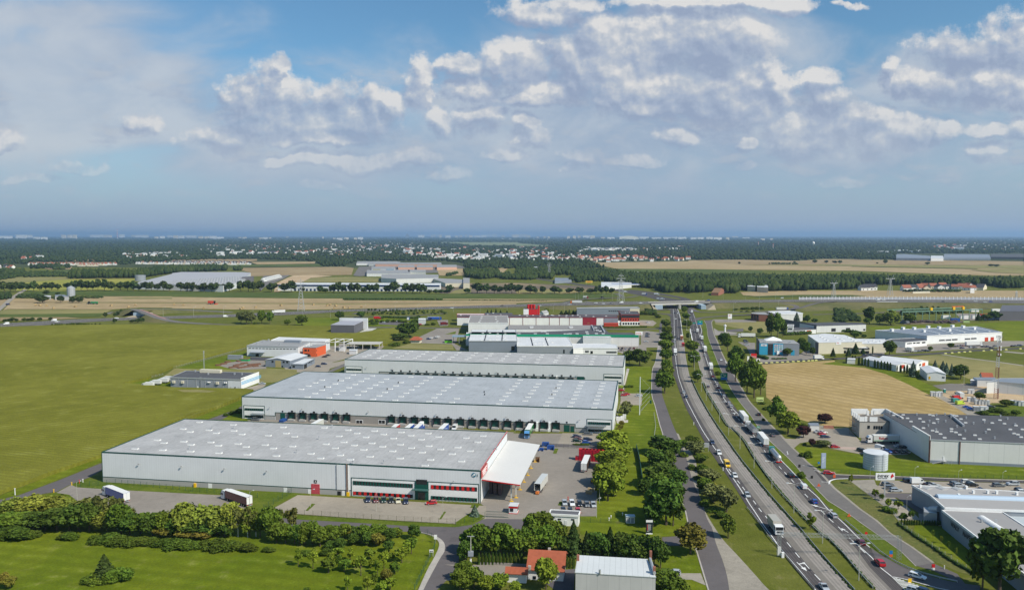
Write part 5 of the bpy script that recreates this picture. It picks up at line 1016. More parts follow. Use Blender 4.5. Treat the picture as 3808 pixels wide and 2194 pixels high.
for i in range(7):b_.box(x0-.3-(i+1)*.6,x0-.3-i*.6,-1.5,-.3,1.1-i*.17,1.18-i*.17)
for i in range(4):b_.box(x0-.3+i*1.1,x0-.22+i*1.1,-1.6,-1.52,0,2.4)
b_.bd('outside_stair',mS,rW)
rU5,u5=pB('office_building','unfinished grey office with white blockwork walls rising from its roof','unfinished office','5:405,360 892,366 1090,330 870,240 700,200 262,240',8.0,bE_,M_conc2,None,wn_=[('5',558,430,603,492,1),('5',672,436,855,502,4)])
for q in((405,358,515,.25),(610,362,772,.25)):
 a=u5.rf_('5',q[0],q[1],8.2)[0];c=u5.rf_('5',q[2],q[1]+3,8.2)[0];Bx(a+.2,c,.2,.5,8.2,10.4).bd('block_wall',mW,rU5)
for px,py in((262,235),(300,262),(340,290),(375,322),(520,350),(700,215),(560,230),(640,225)):
 a=u5.rf_('5',px,py,8.2);Bx(a[0]-.5,a[0]+.7,a[1]-.25,a[1]+.25,8.2,10.6).bd('block_pier',mW,rU5)
a=u5.rf_('5',860,330,8.2);c=u5.rf_('5',700,205,8.2);Bx(min(a[0],c[0]),min(a[0],c[0])+7,c[1]-.5,c[1],8.2,11).bd('block_wall',mW,rU5);a=u5.rf_('5',280,250,8.2);Bx(a[0]+.8,a[0]+9,a[1]+5,a[1]+5.4,8.2,11).bd('block_wall',mW,rU5);Bx(a[0]+18,a[0]+19,a[1]-14,a[1]+6,8.2,11).bd('block_wall',mF,rU5)
b_=MB();pa=u5.loc(G('5',250,600));pb=u5.loc(G('5',395,668))
for i in range(5):
 for j in range(4):t=i/4;x_=pa[0]+(pb[0]-pa[0])*t*.6-1.2;y_=pa[1]+(pb[1]-pa[1])*t*.6;b_.box(x_,x_+.1,y_,y_+.1,0,10)if j==0 else b_.box(x_-.1,x_+1.4,y_-.1,y_+.2,2.4*j,2.4*j+.1)
b_.bd('scaffolding',mat('scaffold',(.25,.18,.12),.7),rU5)
pB('garage','pale shed with a grey roof behind the parked cars','shed','5:585,932 810,938 800,880 540,870',2.8,mW,bE_,None,wn_=[('5',730,965,780,990,1)])
pB('garage','low white shelter with a blue-grey roof at the field edge','shelter','x:1515,640 1680,642 1660,600 1480,600',2.8,mF,bG_,None)
rI,i5=pB('factory_hall','grey works with a long arched rooflight and dark left wall beside the car park','factory','h:-25,183 200,308 370,458 1600,505 1600,285',6.6,gW_,mat('warm_grey_roof',(.36,.345,.335),.75,bd=fP(8,.95,1,.05,.02)),mW)
def roofbar(root,fr,h,s,w,hh,m,nm):
 p=[fr.rf_(*q,h)for q in PS(s)]
 for(a,c)in zip(p[::2],p[1::2]):
  a=Vc((*a,h));d=Vc((*c,h))-a;n_=Vc((-d.y,d.x,0)).normalized()*w;b_=MB();k=6;vs=[]
  for e_ in(a,a+d):
   for i in range(k+1):t=math.pi*i/k;vs.append(e_+n_*math.cos(t)+Vc((0,0,hh*math.sin(t))))
  b_.add(vs,[(i,i+1,k+2+i,k+1+i)for i in range(k)]+[tuple(range(k+1)),tuple(range(2*k+1,k,-1))]);b_.bd(nm,m,root)
roofbar(rI,i5,6.8,'h:275,318 1600,362',1.6,1.0,mat('blue_acrylic',(.45,.55,.66),.25),'arched_rooflight')
for q in('h:110,200 190,225','h:295,200 380,230','h:485,205 570,238'):roofbar(rI,i5,6.8,q,1.6,.4,lN_,'rooflight')
vE_(rI,i5,6.8,'h:720,260 895,262 1003,265 635,205 540,300 75,190 1250,280',mW,.35,.9)
rJ,j5=pB('factory_hall','lower grey works with dark wall lettering and a white arched rooflight','factory','h:345,492 1700,1540 2500,1400 1500,790 1080,518',5.9,gW_,mat('warm_grey_roof2',(.30,.29,.285),.75,bd=fP(5,.95,1,.05,.02)),mW)
roofbar(rJ,j5,6.1,'h:820,572 1240,840',1.3,.9,mW,'arched_rooflight');vE_(rJ,j5,6.1,'h:825,610 997,620 1030,742 1210,750',mS,.3,1.0)
lx,z=j5.wl_('h',445,645,-.05);lx2=j5.wl_('h',870,900,-.05)[0]
b_=MB();tM_(b_,'WAŁY',lx,-.1,3.3,2.1,bold=.05,maxw=7);lx3=j5.wl_('h',592,740,-.05)[0];b_.bd('wall_lettering',mat('dark_letters',(.05,.05,.055),.6),rJ);b_=MB();tM_(b_,'NAPĘDOWE',lx3,-.1,3.3,2.1,bold=.05);b_.bd('wall_lettering',mat('dark_letters',(.05,.05,.055),.6),rJ)
b_=MB();lx3=j5.wl_('h',700,850,-.05)[0];tM_(b_,'MIKOR',lx3,-.1,1.9,1.1,bold=.04);b_.bd('wall_lettering',mat('orange_letters',(.6,.12,.04),.6),rJ)
pB('factory_hall','pale blue roofed low block at the right edge beside the grey works','factory','h:1090,520 1600,860 1900,700 1700,520',4.6,gW_,mat('pale_blue_roof',(.42,.47,.50),.7),None)
ac=tH_('air_handling_unit','shiny ventilation plant beside the dark wall of the grey works','ventilation unit',G('h',190,600),i5.a-.5)
Bx(-3,3,-2,2,.3,3.6).bd('casing',mS,ac);Bx(-5,5,-3.4,3.4,0,.3).bd('slab',cN_,ac);Cy((-1,0,3.6),(1.5,2.5,4.8),1.0,n=12).bd('duct',mS,ac)
tk=G('5',715,1150);tk=tH_('storage_tank','round corrugated white water tank on the lawn','tank',G('e',853,505));Cy((0,0,0),(0,0,7.0),4.9,n=40).bd('tank_wall',mat('corrugated_tank',(.52,.56,.60),.5,bd=fP(1.0,.72,2,.05,.25)),tk)
Cy((0,0,7.0),(0,0,7.15),5.0,n=40).cyl((0,0,7.15),(0,0,7.5),4.8,.5,n=40).bd('tank_roof',mat('tank_roof',(.62,.64,.66),.5),tk)
b_=MB()
for s_ in(-.3,.3):b_.box(1.2+s_,1.25+s_,-5.2,-5.1,0,8.0)
for i in range(18):b_.box(.9,1.5,-5.2,-5.15,.3+i*.42,.36+i*.42)
b_.bd('ladder',mS,tk)
# -- bottom: house, barn, switch house, kiosk
def tiled_house(lb_,fl,fr_,ridge,h,rise,wn_,chim=()):
 A=G(*fl,h);Bq=G(*fr_,h);d=Bq-A;fr=FR(A,math.atan2(d.y,d.x));L=fr.loc(Bq)[0];D=2*fr.loc(G(*ridge,h+rise))[1]
 r=tH_('house',lb_,'house',fr.P,fr.a);o=.0;k=rise/(D/2)
 MB().extr([(.6,0),(D-.6,0),(D-.6,h),(D/2,h+rise-.1),(.6,h)],.5,L-.5).bd('wall',mW,r)
 MB().extr([(0,h),(D/2,h+rise),(D,h),(D,h+.2),(D/2,h+rise+.22),(0,h+.2)],0,L).bd('roof',tI_,r)
 for q in chim:lx,ly=fr.rf_(*q,h+rise*.6);Bx(lx-.4,lx+.4,ly-.35,ly+.35,h,h+rise*(1-abs(ly-D/2)/(D/2))+1.2).bd('chimney',bE_,r)
 for w_ in wn_:
  a,z1=fr.wl_(w_[0],w_[1],w_[2],.6);c,z0=fr.wl_(w_[0],w_[3],w_[4],.6);Bx(a,c,.5,.6,max(.1,z0),min(z1,h-.1)).bd(w_[5]if len(w_)>5 else 'window',gL_,r)
 return r,fr
rh,fh=tiled_house('white house with a big orange tiled roof and two chimneys',('6',445,505),('6',1056,540),('6',475,182),3.0,3.4,[('6',555,590,605,640),('6',690,595,760,650),('6',860,600,900,650)],[('6',503,395),('6',812,205)])
for px in(738,800):lx,ly=fh.rf_('6',px,375,4.2);b_=MB();k=.6;b_.add([(lx-.4,ly-.6,4.35),(lx+.4,ly-.6,4.35),(lx+.4,ly+.5,5.2),(lx-.4,ly+.5,5.2)],[(0,1,2,3)]);b_.bd('roof_window',gL_,rh)
tiled_house('small garage with a low orange tiled roof left of the white house',('6',112,562),('6',475,582),('6',125,450),2.7,1.3,[])
rb,fb=pB('barn','large barn with a white ribbed roof and rust streaked pale walls','barn','6:1222,541 2476,616 2340,338 1265,277',7.0,mat('rusty_cladding',(.50,.49,.48),.6,bd=fP(3.0,.78,0,.08,.03)),mat('ribbed_white_roof',(.60,.62,.62),.5,bd=fP(1.55,.72,0,.06,.06)),None)
for q,hh in(((1262,330),1.8),((2455,540),2.2),((2400,300),2.4)):lx,ly=fb.rf_('6',q[0],q[1],7.5);Bx(lx-.35,lx+.35,ly-.5,ly+.5,7,7+hh).bd('chimney',M_brick,rb)
b_=MB();a=fb.rf_('6',2390,330,7.6);c=fb.rf_('6',2460,560,7.6);b_.cyl((a[0],a[1],7.8),(c[0],c[1],7.8),.4,n=8);b_.bd('roof_duct',mS,rb)
lx,ly=fb.rf_('6',1605,535,7.6);Cy((lx,ly,7.2),(lx,ly,8.4),.3,n=8).bd('roof_vent',mS,rb)
rsw,fsw=pB('switch_house','small white flat roofed building with three small windows by the gate','utility building','c:722,866 946,878 956,846 732,834',3.7,mW,mat('slate_roof',(.12,.12,.13),.8),mW,wn_=[('c',730,892,753,902,1),('c',785,895,812,906,1),('c',890,898,915,910,1),('c',838,912,860,962,1,wL_,'door')])
rk=tH_('kiosk','red and white gatehouse kiosk in front of the canopy','kiosk',G('c',404,860),GA)
Bx(0,3.0,0,3.6,0,2.7).bd('wall',mW,rk);Bx(-.1,3.1,-.1,3.7,2.2,2.9).bd('red_band',rE_,rk);Bx(-.05,3.05,-.05,3.65,0,.35).bd('red_base',rE_,rk);Bx(-.2,3.2,-.2,3.8,2.9,3.0).bd('roof',rW_,rk)
Bx(.4,1.6,-.12,-.0,1.0,2.1).box(3.0,3.12,.6,2.8,1.0,2.1).bd('window',gL_,rk)
# -- tree kit
M_bark=mat('bark',(.10,.075,.05),.9,bd=fN(1,.2,4,.2));M_birch=mat('birch_bark',(.55,.53,.48),.8,bd=fN(2,.3,5,.2))
def lF_(n,c,var=.42,hue=.03):return mat(n,c,.75,spec=.12,bd=f_leaf(var,hue))
LM=dict(mid=lF_('leaves',(0.093,0.138,0.014)),dark=lF_('dark_leaves',(0.062,0.104,0.014)),light=lF_('light_leaves',(0.165,0.212,0.018)),willow=lF_('willow_leaves',(.185,.215,.030)),birch=lF_('birch_leaves',(.115,.125,.028)),bush=lF_('bush_leaves',(0.073,0.106,0.012)),rust=lF_('rusty_leaves',(0.163,0.146,0.022)),plum=lF_('purple_leaves',(0.046,0.017,0.018)),fir=lF_('fir_needles',(0.040,0.065,0.014)),blue=lF_('blue_spruce_needles',(0.106,0.144,0.099)),thuja=lF_('thuja_foliage',(0.052,0.089,0.012)),olive=lF_('grey_green_leaves',(0.126,0.144,0.045)),far=lF_('far_leaves',(0.047,0.070,0.018)))
def cM_(name,m,shape,n=1500,leaf=.5,seed=1):
 """crown 8 wide and 8 high above z=2 made of leaf clumps"""
 R_=random.Random(seed);b_=MB();V=[];Fc=[]
 def leafq(p,nrm,s):
  nrm=(nrm+Vc((R_.gauss(0,.85),R_.gauss(0,.85),R_.gauss(0,.85)))).normalized();q=nrm.to_track_quat('Z','Y');a=R_.uniform(0,6.28);s*=R_.uniform(.6,1.35)
  k=len(V);pts=((-1,-.55),(.2,-.8),(1,.1),(.3,.8),(-.7,.6));ca,sa=math.cos(a),math.sin(a)
  for x,y in pts:V.append(p+q@Vc(((x*ca-y*sa)*s,(x*sa+y*ca)*s,R_.uniform(-.15,.15)*s)))
  Fc.append((k,k+1,k+2,k+3,k+4))
 lobes=[]
 if shape in('round','willow','tall','open'):
  rx,rz=(3.0,3.0)if shape=='round' else(3.0,2.9)if shape=='willow' else(2.7,3.3)if shape=='tall' else(3.0,3.0)
  cz=2+4.0
  for i in range(26 if shape!='open' else 15):
   th=R_.uniform(0,6.28);u=R_.uniform(-.9,1);r=R_.uniform(.55,1.0);w_=math.sqrt(max(0,1-u*u))
   tap=1-.35*max(0,u)if shape=='tall' else 1
   lobes.append((Vc((rx*w_*r*tap*math.cos(th),rx*w_*r*tap*math.sin(th),cz+rz*u*r)),R_.uniform(.95,1.7)*(.75 if shape=='open' else 1)))
  if shape!='open':lobes.append((Vc((0,0,cz)),2.3))
  for i in range(n):
   c,r=R_.choice(lobes);d=Vc((R_.gauss(0,1),R_.gauss(0,1),R_.gauss(.25,1))).normalized();p=c+d*r*R_.uniform(.62,1.2)
   if shape=='willow':p.z-=abs(R_.gauss(0,.9))*(Vc((p.x,p.y,0)).length/3.5);d=Vc((d.x,d.y,d.z*.2))
   if p.z<1.2:p.z=1.2+R_.random()*.5
   leafq(p,d,leaf)
  for c,r in lobes:b_.ico(c,r*.60,1,0,.2)
 elif shape=='cone':
  for i in range(n):
   t=R_.random()**.65;z=.6+9.4*t;rr=3.1*(1-t)**.85*(1+.22*math.sin(z*5.2));th=R_.uniform(0,6.28);r=rr*R_.uniform(.72,1.06)
   leafq(Vc((r*math.cos(th),r*math.sin(th),z-.25*r)),Vc((math.cos(th),math.sin(th),.5)),leaf*(.5+.7*(1-t)))
  b_.cyl((0,0,.5),(0,0,9.6),2.2,.08,10)
 elif shape=='column':
  for i in range(n):
   t=R_.random();z=.1+9.6*t;rr=3.2*math.sin(math.pi*min(1,.12+t*.86))**.5;th=R_.uniform(0,6.28)
   leafq(Vc((rr*math.cos(th),rr*math.sin(th),z)),Vc((math.cos(th),math.sin(th),.3)),leaf)
  b_.cyl((0,0,.1),(0,0,6),2.7,2.7,10).cyl((0,0,6),(0,0,9.4),2.7,.3,10)
 elif shape=='bush':
  for i in range(13):
   th=R_.uniform(0,6.28);r=R_.uniform(0,2.6);lobes.append((Vc((r*math.cos(th),r*math.sin(th),R_.uniform(1.8,6.2)*(1-r*.1))),R_.uniform(1.5,2.6)))
  for i in range(n):
   c,r=R_.choice(lobes);d=Vc((R_.gauss(0,1),R_.gauss(0,1),R_.gauss(.3,1))).normalized();p=c+d*r*R_.uniform(.8,1.08);p.z=max(.1,p.z);leafq(p,d,leaf)
  for c,r in lobes:b_.ico(c,r*.70,1,0,.2)
  for k,v in enumerate(b_.v):b_.v[k]=(v[0],v[1],max(0,v[2]))
 b_.add(V,Fc,0);me=b_.mesh(name,[m]);return me
def trunk_mesh(m,h=4.5,r=.28,seed=1,limbs=5,z1=6.5):
 R_=random.Random(seed);b_=MB();b_.cyl((0,0,-.2),(.1,.05,h),r,r*.6,7).cyl((.1,.05,h),(0,.2,z1),r*.6,r*.2,6)
 for i in range(limbs):
  th=i*2.4+R_.random();z=h*R_.uniform(.5,1.0);l=R_.uniform(1.6,2.6);b_.cyl((.07,.03,z),(l*math.cos(th),l*math.sin(th),z+R_.uniform(1.2,2.6)),r*.42,r*.12,5)
 return b_.mesh('trunk',[m])
def mP_(name,crown,trunk):
 r=bpy.data.objects.new(name,None);C.objects.link(r);r.empty_display_size=.3
 for n_,me in(('crown',crown),('trunk',trunk)):
  if me:o=bpy.data.objects.new(n_,me);C.objects.link(o);o.parent=r
 return proto(r)
TK={}
TR=[trunk_mesh(M_bark,seed=i)for i in range(3)];TRB=trunk_mesh(M_birch,5.5,.2,4,4,8)
for k,lm in(('mid','mid'),('dark','dark'),('light','light'),('rust','rust'),('plum','plum'),('olive','olive')):
 TK[k]=[mP_('deciduous_tree',cM_('crown',LM[lm],'round',2300,.42,i+1),TR[i])for i in range(2 if k in('plum','rust','olive')else 3)]
TK['tall']=[mP_('poplar',cM_('crown',LM['dark' if i else 'mid'],'tall',2400,.40,11+i),TR[i])for i in range(2)]
TK['willow']=[mP_('willow',cM_('crown',LM['willow'],'willow',2600,.40,21+i),TR[i])for i in range(3)]
TK['birch']=[mP_('birch',cM_('crown',LM['birch'],'open',900,.40,31+i),TRB)for i in range(2)]
TK['sapling']=[mP_('young_tree',cM_('crown',LM['light' if i else 'mid'],'open',620,.55,41+i),TR[i])for i in range(3)]
TK['fir']=[mP_('spruce',cM_('crown',LM['fir'],'cone',1500,.5,51),TR[0])]
TK['blue']=[mP_('blue_spruce',cM_('crown',LM['blue'],'cone',1300,.5,52),TR[1])]
TK['thuja']=[mP_('thuja',cM_('crown',LM['thuja'],'column',800,.5,53),None)]
TK['bush']=[mP_('bush',cM_('crown',LM['bush'],'bush',1900,.42,61+i),None)for i in range(3)]
TK['gbush']=[mP_('bush',cM_('crown',LM['mid'],'bush',1900,.42,65+i),None)for i in range(2)]
TK['far']=[mP_('avenue_tree',cM_('crown',LM['far'],'round',420,.85,71+i),TR[i])for i in range(3)]
NM=dict(far='avenue tree',thuja='thuja',fir='spruce',blue='blue spruce',bush='bush',gbush='bush',willow='willow',birch='birch',tall='poplar')
CNT=[0]
def pL_(kind,spec,lb_,gp_=None,cat='tree'):
 """label may hold {n} = position counted along the list"""
 L=PS2(spec);one=len(L)==1
 for i,(t,x,yb,yt,w)in enumerate(L):
  P=G(t,x,yb);h=max(1.0,HT(P,t,x,yt));wd=abs(G(t,x+w/2,yb).x-G(t,x-w/2,yb).x)
  ks=TK[kind];p=ks[CNT[0]%len(ks)];CNT[0]+=1
  if kind=='far':wd*=1.15;h*=1.2
  P.y+=wd*.18
  top=9.6
  dup(p,(P.x,P.y,0),random.uniform(0,6.28),(wd/6.7,wd/6.7,h/top),lb_.format(n=nth(i)),cat,None if one else gp_)
def PS2(s):
 o=[];t=None
 for w_ in s.replace(':',': ').split():
  if w_.endswith(':'):t=w_[:-1]
  else:o.append((t,*map(float,w_.split(','))))
 return o
g='trees of the belt below the lorry park'
pL_('willow','a:90,900,755,200 230,905,735,220 400,900,745,230 500,900,760,150 820,1010,850,180 1420,1040,800,220 1550,1030,810,200 1680,1035,815,220 1790,1040,790,170','{n} pale willow from the left in the belt below the lorry park',g)
pL_('mid','a:40,985,870,170 130,985,868,220 930,1030,800,180 1080,1030,880,200 1260,1045,850,120 1940,1045,830,140','{n} mid green broadleaf from the left in the belt below the lorry park',g)
pL_('dark','a:220,985,870,200 330,1000,860,200 420,1005,845,230 520,1008,830,200 590,1005,800,230 680,1010,800,190 1000,1035,870,160 1180,1042,870,170 1340,1045,900,150 1480,1050,920,150 1620,1050,930,160 1740,1050,930,150','{n} dark broadleaf from the left in the belt below the lorry park',g)
pL_('birch','a:640,960,735,170 740,990,712,130 830,960,730,150 900,960,740,130 990,1000,790,110 1850,1050,810,120 1925,1050,800,110 1990,1050,835,120','{n} thin birch from the left among the belt trees',g)
pL_('rust','a:1290,1055,960,100 1440,1060,985,140 1580,1062,990,150 1240,1050,960,90','{n} yellowing shrub from the left at the front of the belt','yellowing shrubs at the belt edge','shrub')
pL_('bush','a:-30,1060,960,160 60,1062,955,160 160,1068,960,170 245,1055,970,110 480,1062,1005,90 545,1068,1000,110 740,1085,1025,140 830,1095,1015,160 910,1108,1030,150 1000,1108,1035,150 1090,1108,1038,140 1165,1105,1045,120 1260,1118,1050,130 1340,1135,1060,150 1430,1138,1060,150 1510,1132,1065,120 1580,1130,1070,120 1680,1152,1058,150 1775,1152,1060,150 1855,1145,1065,110 1940,1158,1082,110','{n} clipped shrub from the left along the big lawn edge','shrubs along the big lawn edge','shrub')
pL_('fir','a:800,1395,1198,190','spruce rising from the shrub island on the lawn')
pL_('gbush','a:680,1402,1335,100 745,1405,1310,140 820,1402,1300,130 890,1395,1268,140 950,1385,1258,130 995,1360,1262,70','{n} shrub from the left in the shrub island on the lawn','shrubs of the lawn island','shrub')
pL_('rust','a:30,1440,1320,70 70,1450,1360,90','{n} rusty shrub from the left in the bottom left corner','rusty corner shrubs','shrub')
g='young trees on the grass by the estate road'
pL_('mid','b:100,1070,820,150 30,1050,860,120 160,1095,960,130 230,1098,950,120 300,1105,955,120 380,1112,945,120 440,1105,930,120 500,1125,975,120 590,1105,960,110 690,1060,948,95 850,1090,955,100 930,1070,955,100 990,1060,955,90 1100,1050,975,80','{n} dense young tree from the left along the estate road',g)
pL_('dark','b:340,1110,960,110 540,1085,970,100 640,1070,960,90 740,1050,960,80 800,1070,968,80 1050,1090,980,90 1235,1065,955,90 870,1115,1010,80 660,1150,1060,90 760,1110,1020,90 1040,1165,1080,80 590,1140,1080,100','{n} dark young tree from the left along the estate road',g)
pL_('birch','b:285,1010,806,100 185,1020,820,80','{n} thin birch from the left by the first warehouse fence','birches by the warehouse fence')
pL_('sapling','b:330,1275,1135,75 445,1295,1138,85 565,1330,1198,115 590,1265,1160,80 640,1210,1130,90 690,1318,1218,110 740,1238,1128,70 820,1350,1190,95 885,1230,1128,95 950,1340,1220,70 1000,1290,1150,85 1085,1340,1230,85 1140,1250,1118,105 1180,1190,1070,85 1215,1180,1040,100 715,1465,1350,65 870,1480,1350,85 930,1420,1320,65 1050,1470,1360,95 980,1500,1390,95 400,1500,1430,60 560,1500,1440,60 1110,1320,1240,60 650,1260,1180,60 780,1290,1210,60 900,1290,1215,60 1060,1240,1160,60','{n} staked sapling of the small orchard by the road junction','saplings of the small orchard')
pL_('rust','b:950,1115,1025,110 1020,1400,1300,90 750,1060,990,60','{n} rusty young tree from the left in the orchard','rusty young trees')
pL_('bush','b:75,1160,1112,60 120,1162,1118,60 390,1185,1130,80 540,1190,1120,90','{n} low bush from the left at the orchard edge','low bushes at the orchard edge','bush')
pL_('blue','b:1710,884,798,78','blue spruce on the small lawn beside the gate')
pL_('mid','c:100,1180,1000,150 180,1205,958,180 260,1205,1000,160 340,1205,955,190 440,1200,995,170 520,1190,1000,140 650,1100,868,200 770,1110,930,160 580,1120,900,140 700,1180,975,180 560,1195,1030,160','{n} leafy tree from the left behind the thuja hedge of the white house','leafy trees behind the white house')
pL_('dark','c:60,1240,1090,120 1080,1195,1020,140 1130,1205,1030,140 1280,1215,1030,160 1370,1225,1038,150 1450,1235,1040,150 1540,1265,1052,140 1590,1290,1090,120 1440,1262,1110,150 1320,1230,1090,150 830,1190,1050,120','{n} dark leafy tree from the left behind the barn','dark leafy trees behind the barn')
pL_('fir','c:910,1195,938,165 1195,1205,982,140 700,1150,975,110 1010,1200,1010,110','{n} spruce from the left behind the house and barn','spruces behind the barn')
pL_('thuja','c:170,1258,1170,24 197,1258,1168,24 224,1259,1166,24 251,1259,1168,24 278,1260,1165,24 306,1260,1165,24 334,1261,1168,24 362,1262,1170,24 390,1263,1168,24 418,1264,1170,24 446,1265,1170,24 474,1266,1170,24 502,1267,1172,24 857,1286,1190,23 882,1287,1195,23 908,1288,1198,23','{n} thuja from the left in the hedge behind the white house','thuja hedge columns')
pL_('mid','c:60,1390,1250,140 130,1450,1290,140 20,1480,1330,150','{n} bushy tree from the left in the bottom corner by the road','bushy trees by the road corner')
pL_('light','c:230,1480,1360,120 330,1460,1335,130 450,1500,1400,90','{n} light green bush from the left below the paved forecourt','light green bushes','bush')
pL_('light','c:695,1462,1228,165','slim light green tree in front of the white house')
pL_('mid','c:1640,1520,1325,240','bushy tree at the bottom beside the parked silver hatchback')
pL_('gbush','c:1770,1500,1375,110','low bush at the bottom by the gravel drive',cat='bush')
pL_('rust','c:1830,1190,962,225','lone broad tree with reddening crown at the road junction')
pL_('light','c:1180,335,235,150 1250,385,225,170 1200,440,300,180 1290,435,320,130 1220,525,385,200 1150,510,385,140 1180,645,480,200 1255,620,470,150 1180,772,540,190 1240,730,560,120 1120,665,560,120 1160,720,620,130 1270,520,400,120','{n} bright tree from the back in the row between the yard and lawn','bright trees beside the yard')
pL_('dark','c:1600,405,268,190 1690,435,300,140 1570,505,372,170 1640,500,385,130 1620,665,488,260 1710,690,520,150 1470,720,600,120 1640,965,620,260 1570,885,690,190 1690,965,700,150 1530,972,780,150','{n} big dark tree from the back beside the service road','big dark trees beside the service road')
pL_('mid','c:1600,700,560,180 1640,800,680,200','{n} mid green tree from the back inside the dark tree group','mid green trees in the dark group')
pL_('bush','d:780,305,235,90 1010,895,830,95 870,540,472,90','{n} round dark bush from the back on the verge','round dark verge bushes','bush')
pL_('olive','d:810,405,300,140 930,625,525,150 960,780,640,170 1060,855,680,150','{n} grey-green shrub from the back on the verge','grey-green verge shrubs','shrub')
pL_('mid','d:1070,1060,885,110 730,345,290,60 850,465,400,100 890,700,590,120','{n} small tree from the back on the verge','small verge trees')
pL_('rust','d:930,700,620,110 980,760,680,100','{n} brownish shrub from the back on the verge','brownish verge shrubs','shrub')
pL_('gbush','d:700,310,280,60 720,420,370,60 880,800,740,80 940,850,800,70 790,520,470,70 830,600,560,60','{n} green bush from the back along the gravel verge','green bushes along the gravel verge','bush')
pL_('sapling','d:1710,990,855,80','young tree on the median beside the lorry lane');pL_('gbush','e:285,583,522,62','round bush on the verge beside the traffic light',cat='bush')
g='plane trees between the service road and the highway'
pL_('mid','f:225,352,258,95 235,425,335,105 230,510,400,135 225,610,480,140 225,710,580,125 235,840,700,120 230,940,760,140 215,1062,830,185','{n} plane tree from the bridge between service road and highway',g)
pL_('mid','f:425,190,118,70 440,262,190,80 455,352,265,95 470,475,400,50 505,625,490,130 530,775,598,125 570,940,808,95 545,890,825,70','{n} median tree from the bridge','median trees near the bridge')
pL_('tall','f:850,540,408,135 895,605,430,110 1000,790,555,190 985,935,660,180 1110,1065,745,180 1190,1115,735,230 1255,1080,770,140 1150,980,700,150','{n} poplar from the bridge beside the right service road','poplars beside the right service road')
pL_('bush','f:1270,1175,1140,70 1310,1230,1195,60 790,860,810,60','{n} low bush from the right along the right service road','low bushes by the right service road','bush')
pL_('tall','x:930,640,170,310','dark birch-like tree at the stubble field corner');pL_('light','x:1140,815,405,370','broad light green willow by the entrance drive')
pL_('plum','x:1410,875,662,220 1800,615,438,235 1560,1025,890,120','{n} purple leaved tree from the left near the shelter','purple leaved trees')
pL_('olive','x:1780,1035,918,220','umbrella shaped shrub on the lawn by the car park',cat='shrub');pL_('bush','x:1420,995,930,70 1400,650,590,130 1480,1225,1090,160 1370,1205,1105,90 720,365,298,80 680,560,500,60 1700,1400,1360,70','{n} green bush from the left around the entrance drive','green bushes by the entrance drive','bush')
g='trees around the turquoise showroom'
pL_('tall','3:470,660,205,210 600,665,225,220 700,650,330,150','{n} tall dark poplar from the left behind the turquoise showroom',g)
pL_('blue','3:970,435,178,180','grey spruce between the white roofed hall and the office wing')
pL_('dark','3:1180,372,225,100 1320,382,290,110 1120,360,260,70 1070,880,680,170 1160,990,750,150 1280,1020,850,90 250,600,480,120 60,560,440,80','{n} dark tree around the cream hall and showroom',g)
pL_('mid','3:790,1022,872,170','round tree in front of the turquoise showroom')
pL_('fir','3:1680,1035,868,105 1980,1025,868,110 2125,985,778,160 1460,975,798,100 1900,965,870,70 2270,985,880,110','{n} spruce from the front row before the cream hall','spruces before the cream hall')
pL_('thuja','3:2368,925,790,26 2398,930,790,26 2450,975,830,28 1935,1142,1020,30 2060,1065,1005,28 2110,1072,1010,28 2180,1205,1048,42 2245,1205,1058,36 2302,1215,1065,36 2365,1235,1080,36 2490,1255,1100,38 k:265,752,668,22 436,783,698,22 468,788,704,22 505,795,706,22 540,800,712,22 572,803,715,22 603,808,725,22 640,805,745,24 672,818,750,24 715,828,750,24 755,832,760,22 785,842,748,24 812,852,780,24 835,865,790,22 860,875,800,22 885,885,810,22 905,892,820,22','{n} thuja column in the rows by the white halls','thuja columns by the white halls')
pL_('thuja','k:368,575,525,14 385,580,528,14 436,598,530,14 455,600,532,14 474,602,534,14 492,602,534,14 510,603,535,14 527,603,535,14 541,603,536,14','{n} dark thuja behind the low hall canopy','thujas behind the hall canopy')
pL_('dark','k:600,648,492,115 1380,908,752,155 225,460,395,95 320,462,420,50 1750,268,168,130 1830,265,190,90 1660,272,200,90','{n} dark tree from the left near the long white factory','dark trees near the long white factory')
pL_('blue','k:855,880,715,90 1092,800,702,70 1178,832,712,85 1215,850,730,70 1270,868,738,60','{n} blue spruce near the white halls','blue spruces near the white halls')
pL_('mid','k:1265,575,512,62 1580,1130,1048,100 490,315,198,90 350,312,240,60 825,308,198,105 1040,602,550,50 1870,1205,1130,120 1970,1305,1240,90','{n} scattered tree from the left on the right hand estates','scattered trees on the right hand estates')
pL_('tall','k:385,305,128,115','tall tree above the light grey warehouse');pL_('willow','k:620,320,168,160','weeping willow above the long white factory');pL_('fir','k:1558,272,188,60 1600,272,205,60','{n} spruce from the left by the gantry crane yard','spruces by the crane yard')
pL_('bush','k:1700,1255,1195,140 1620,1290,1240,120 1800,1270,1210,110 1760,1330,1280,160 1900,1330,1270,140 945,140,105,30 1000,142,105,28 1065,140,105,28 1123,138,108,28 60,170,145,60 110,172,148,60','{n} bush on the right hand estates','bushes on the right hand estates','bush')
g='lone trees by the motorway'
pL_('olive','m:1440,300,172,85 1500,312,168,110 1555,305,178,80','{n} grey-green tree from the left in the clump by the motorway',g);pL_('mid','m:1665,305,163,92 1755,307,178,75 n:60,325,208,115 m:1945,322,258,72','{n} round tree from the left on the meadow by the motorway',g)
pL_('bush','m:1590,308,275,30','tiny bush between the meadow trees',cat='bush')
pL_('dark','n:470,264,168,80 700,240,176,90 1220,455,298,225 1130,485,408,150','{n} dark tree around the charcoal warehouse','dark trees around the charcoal warehouse')
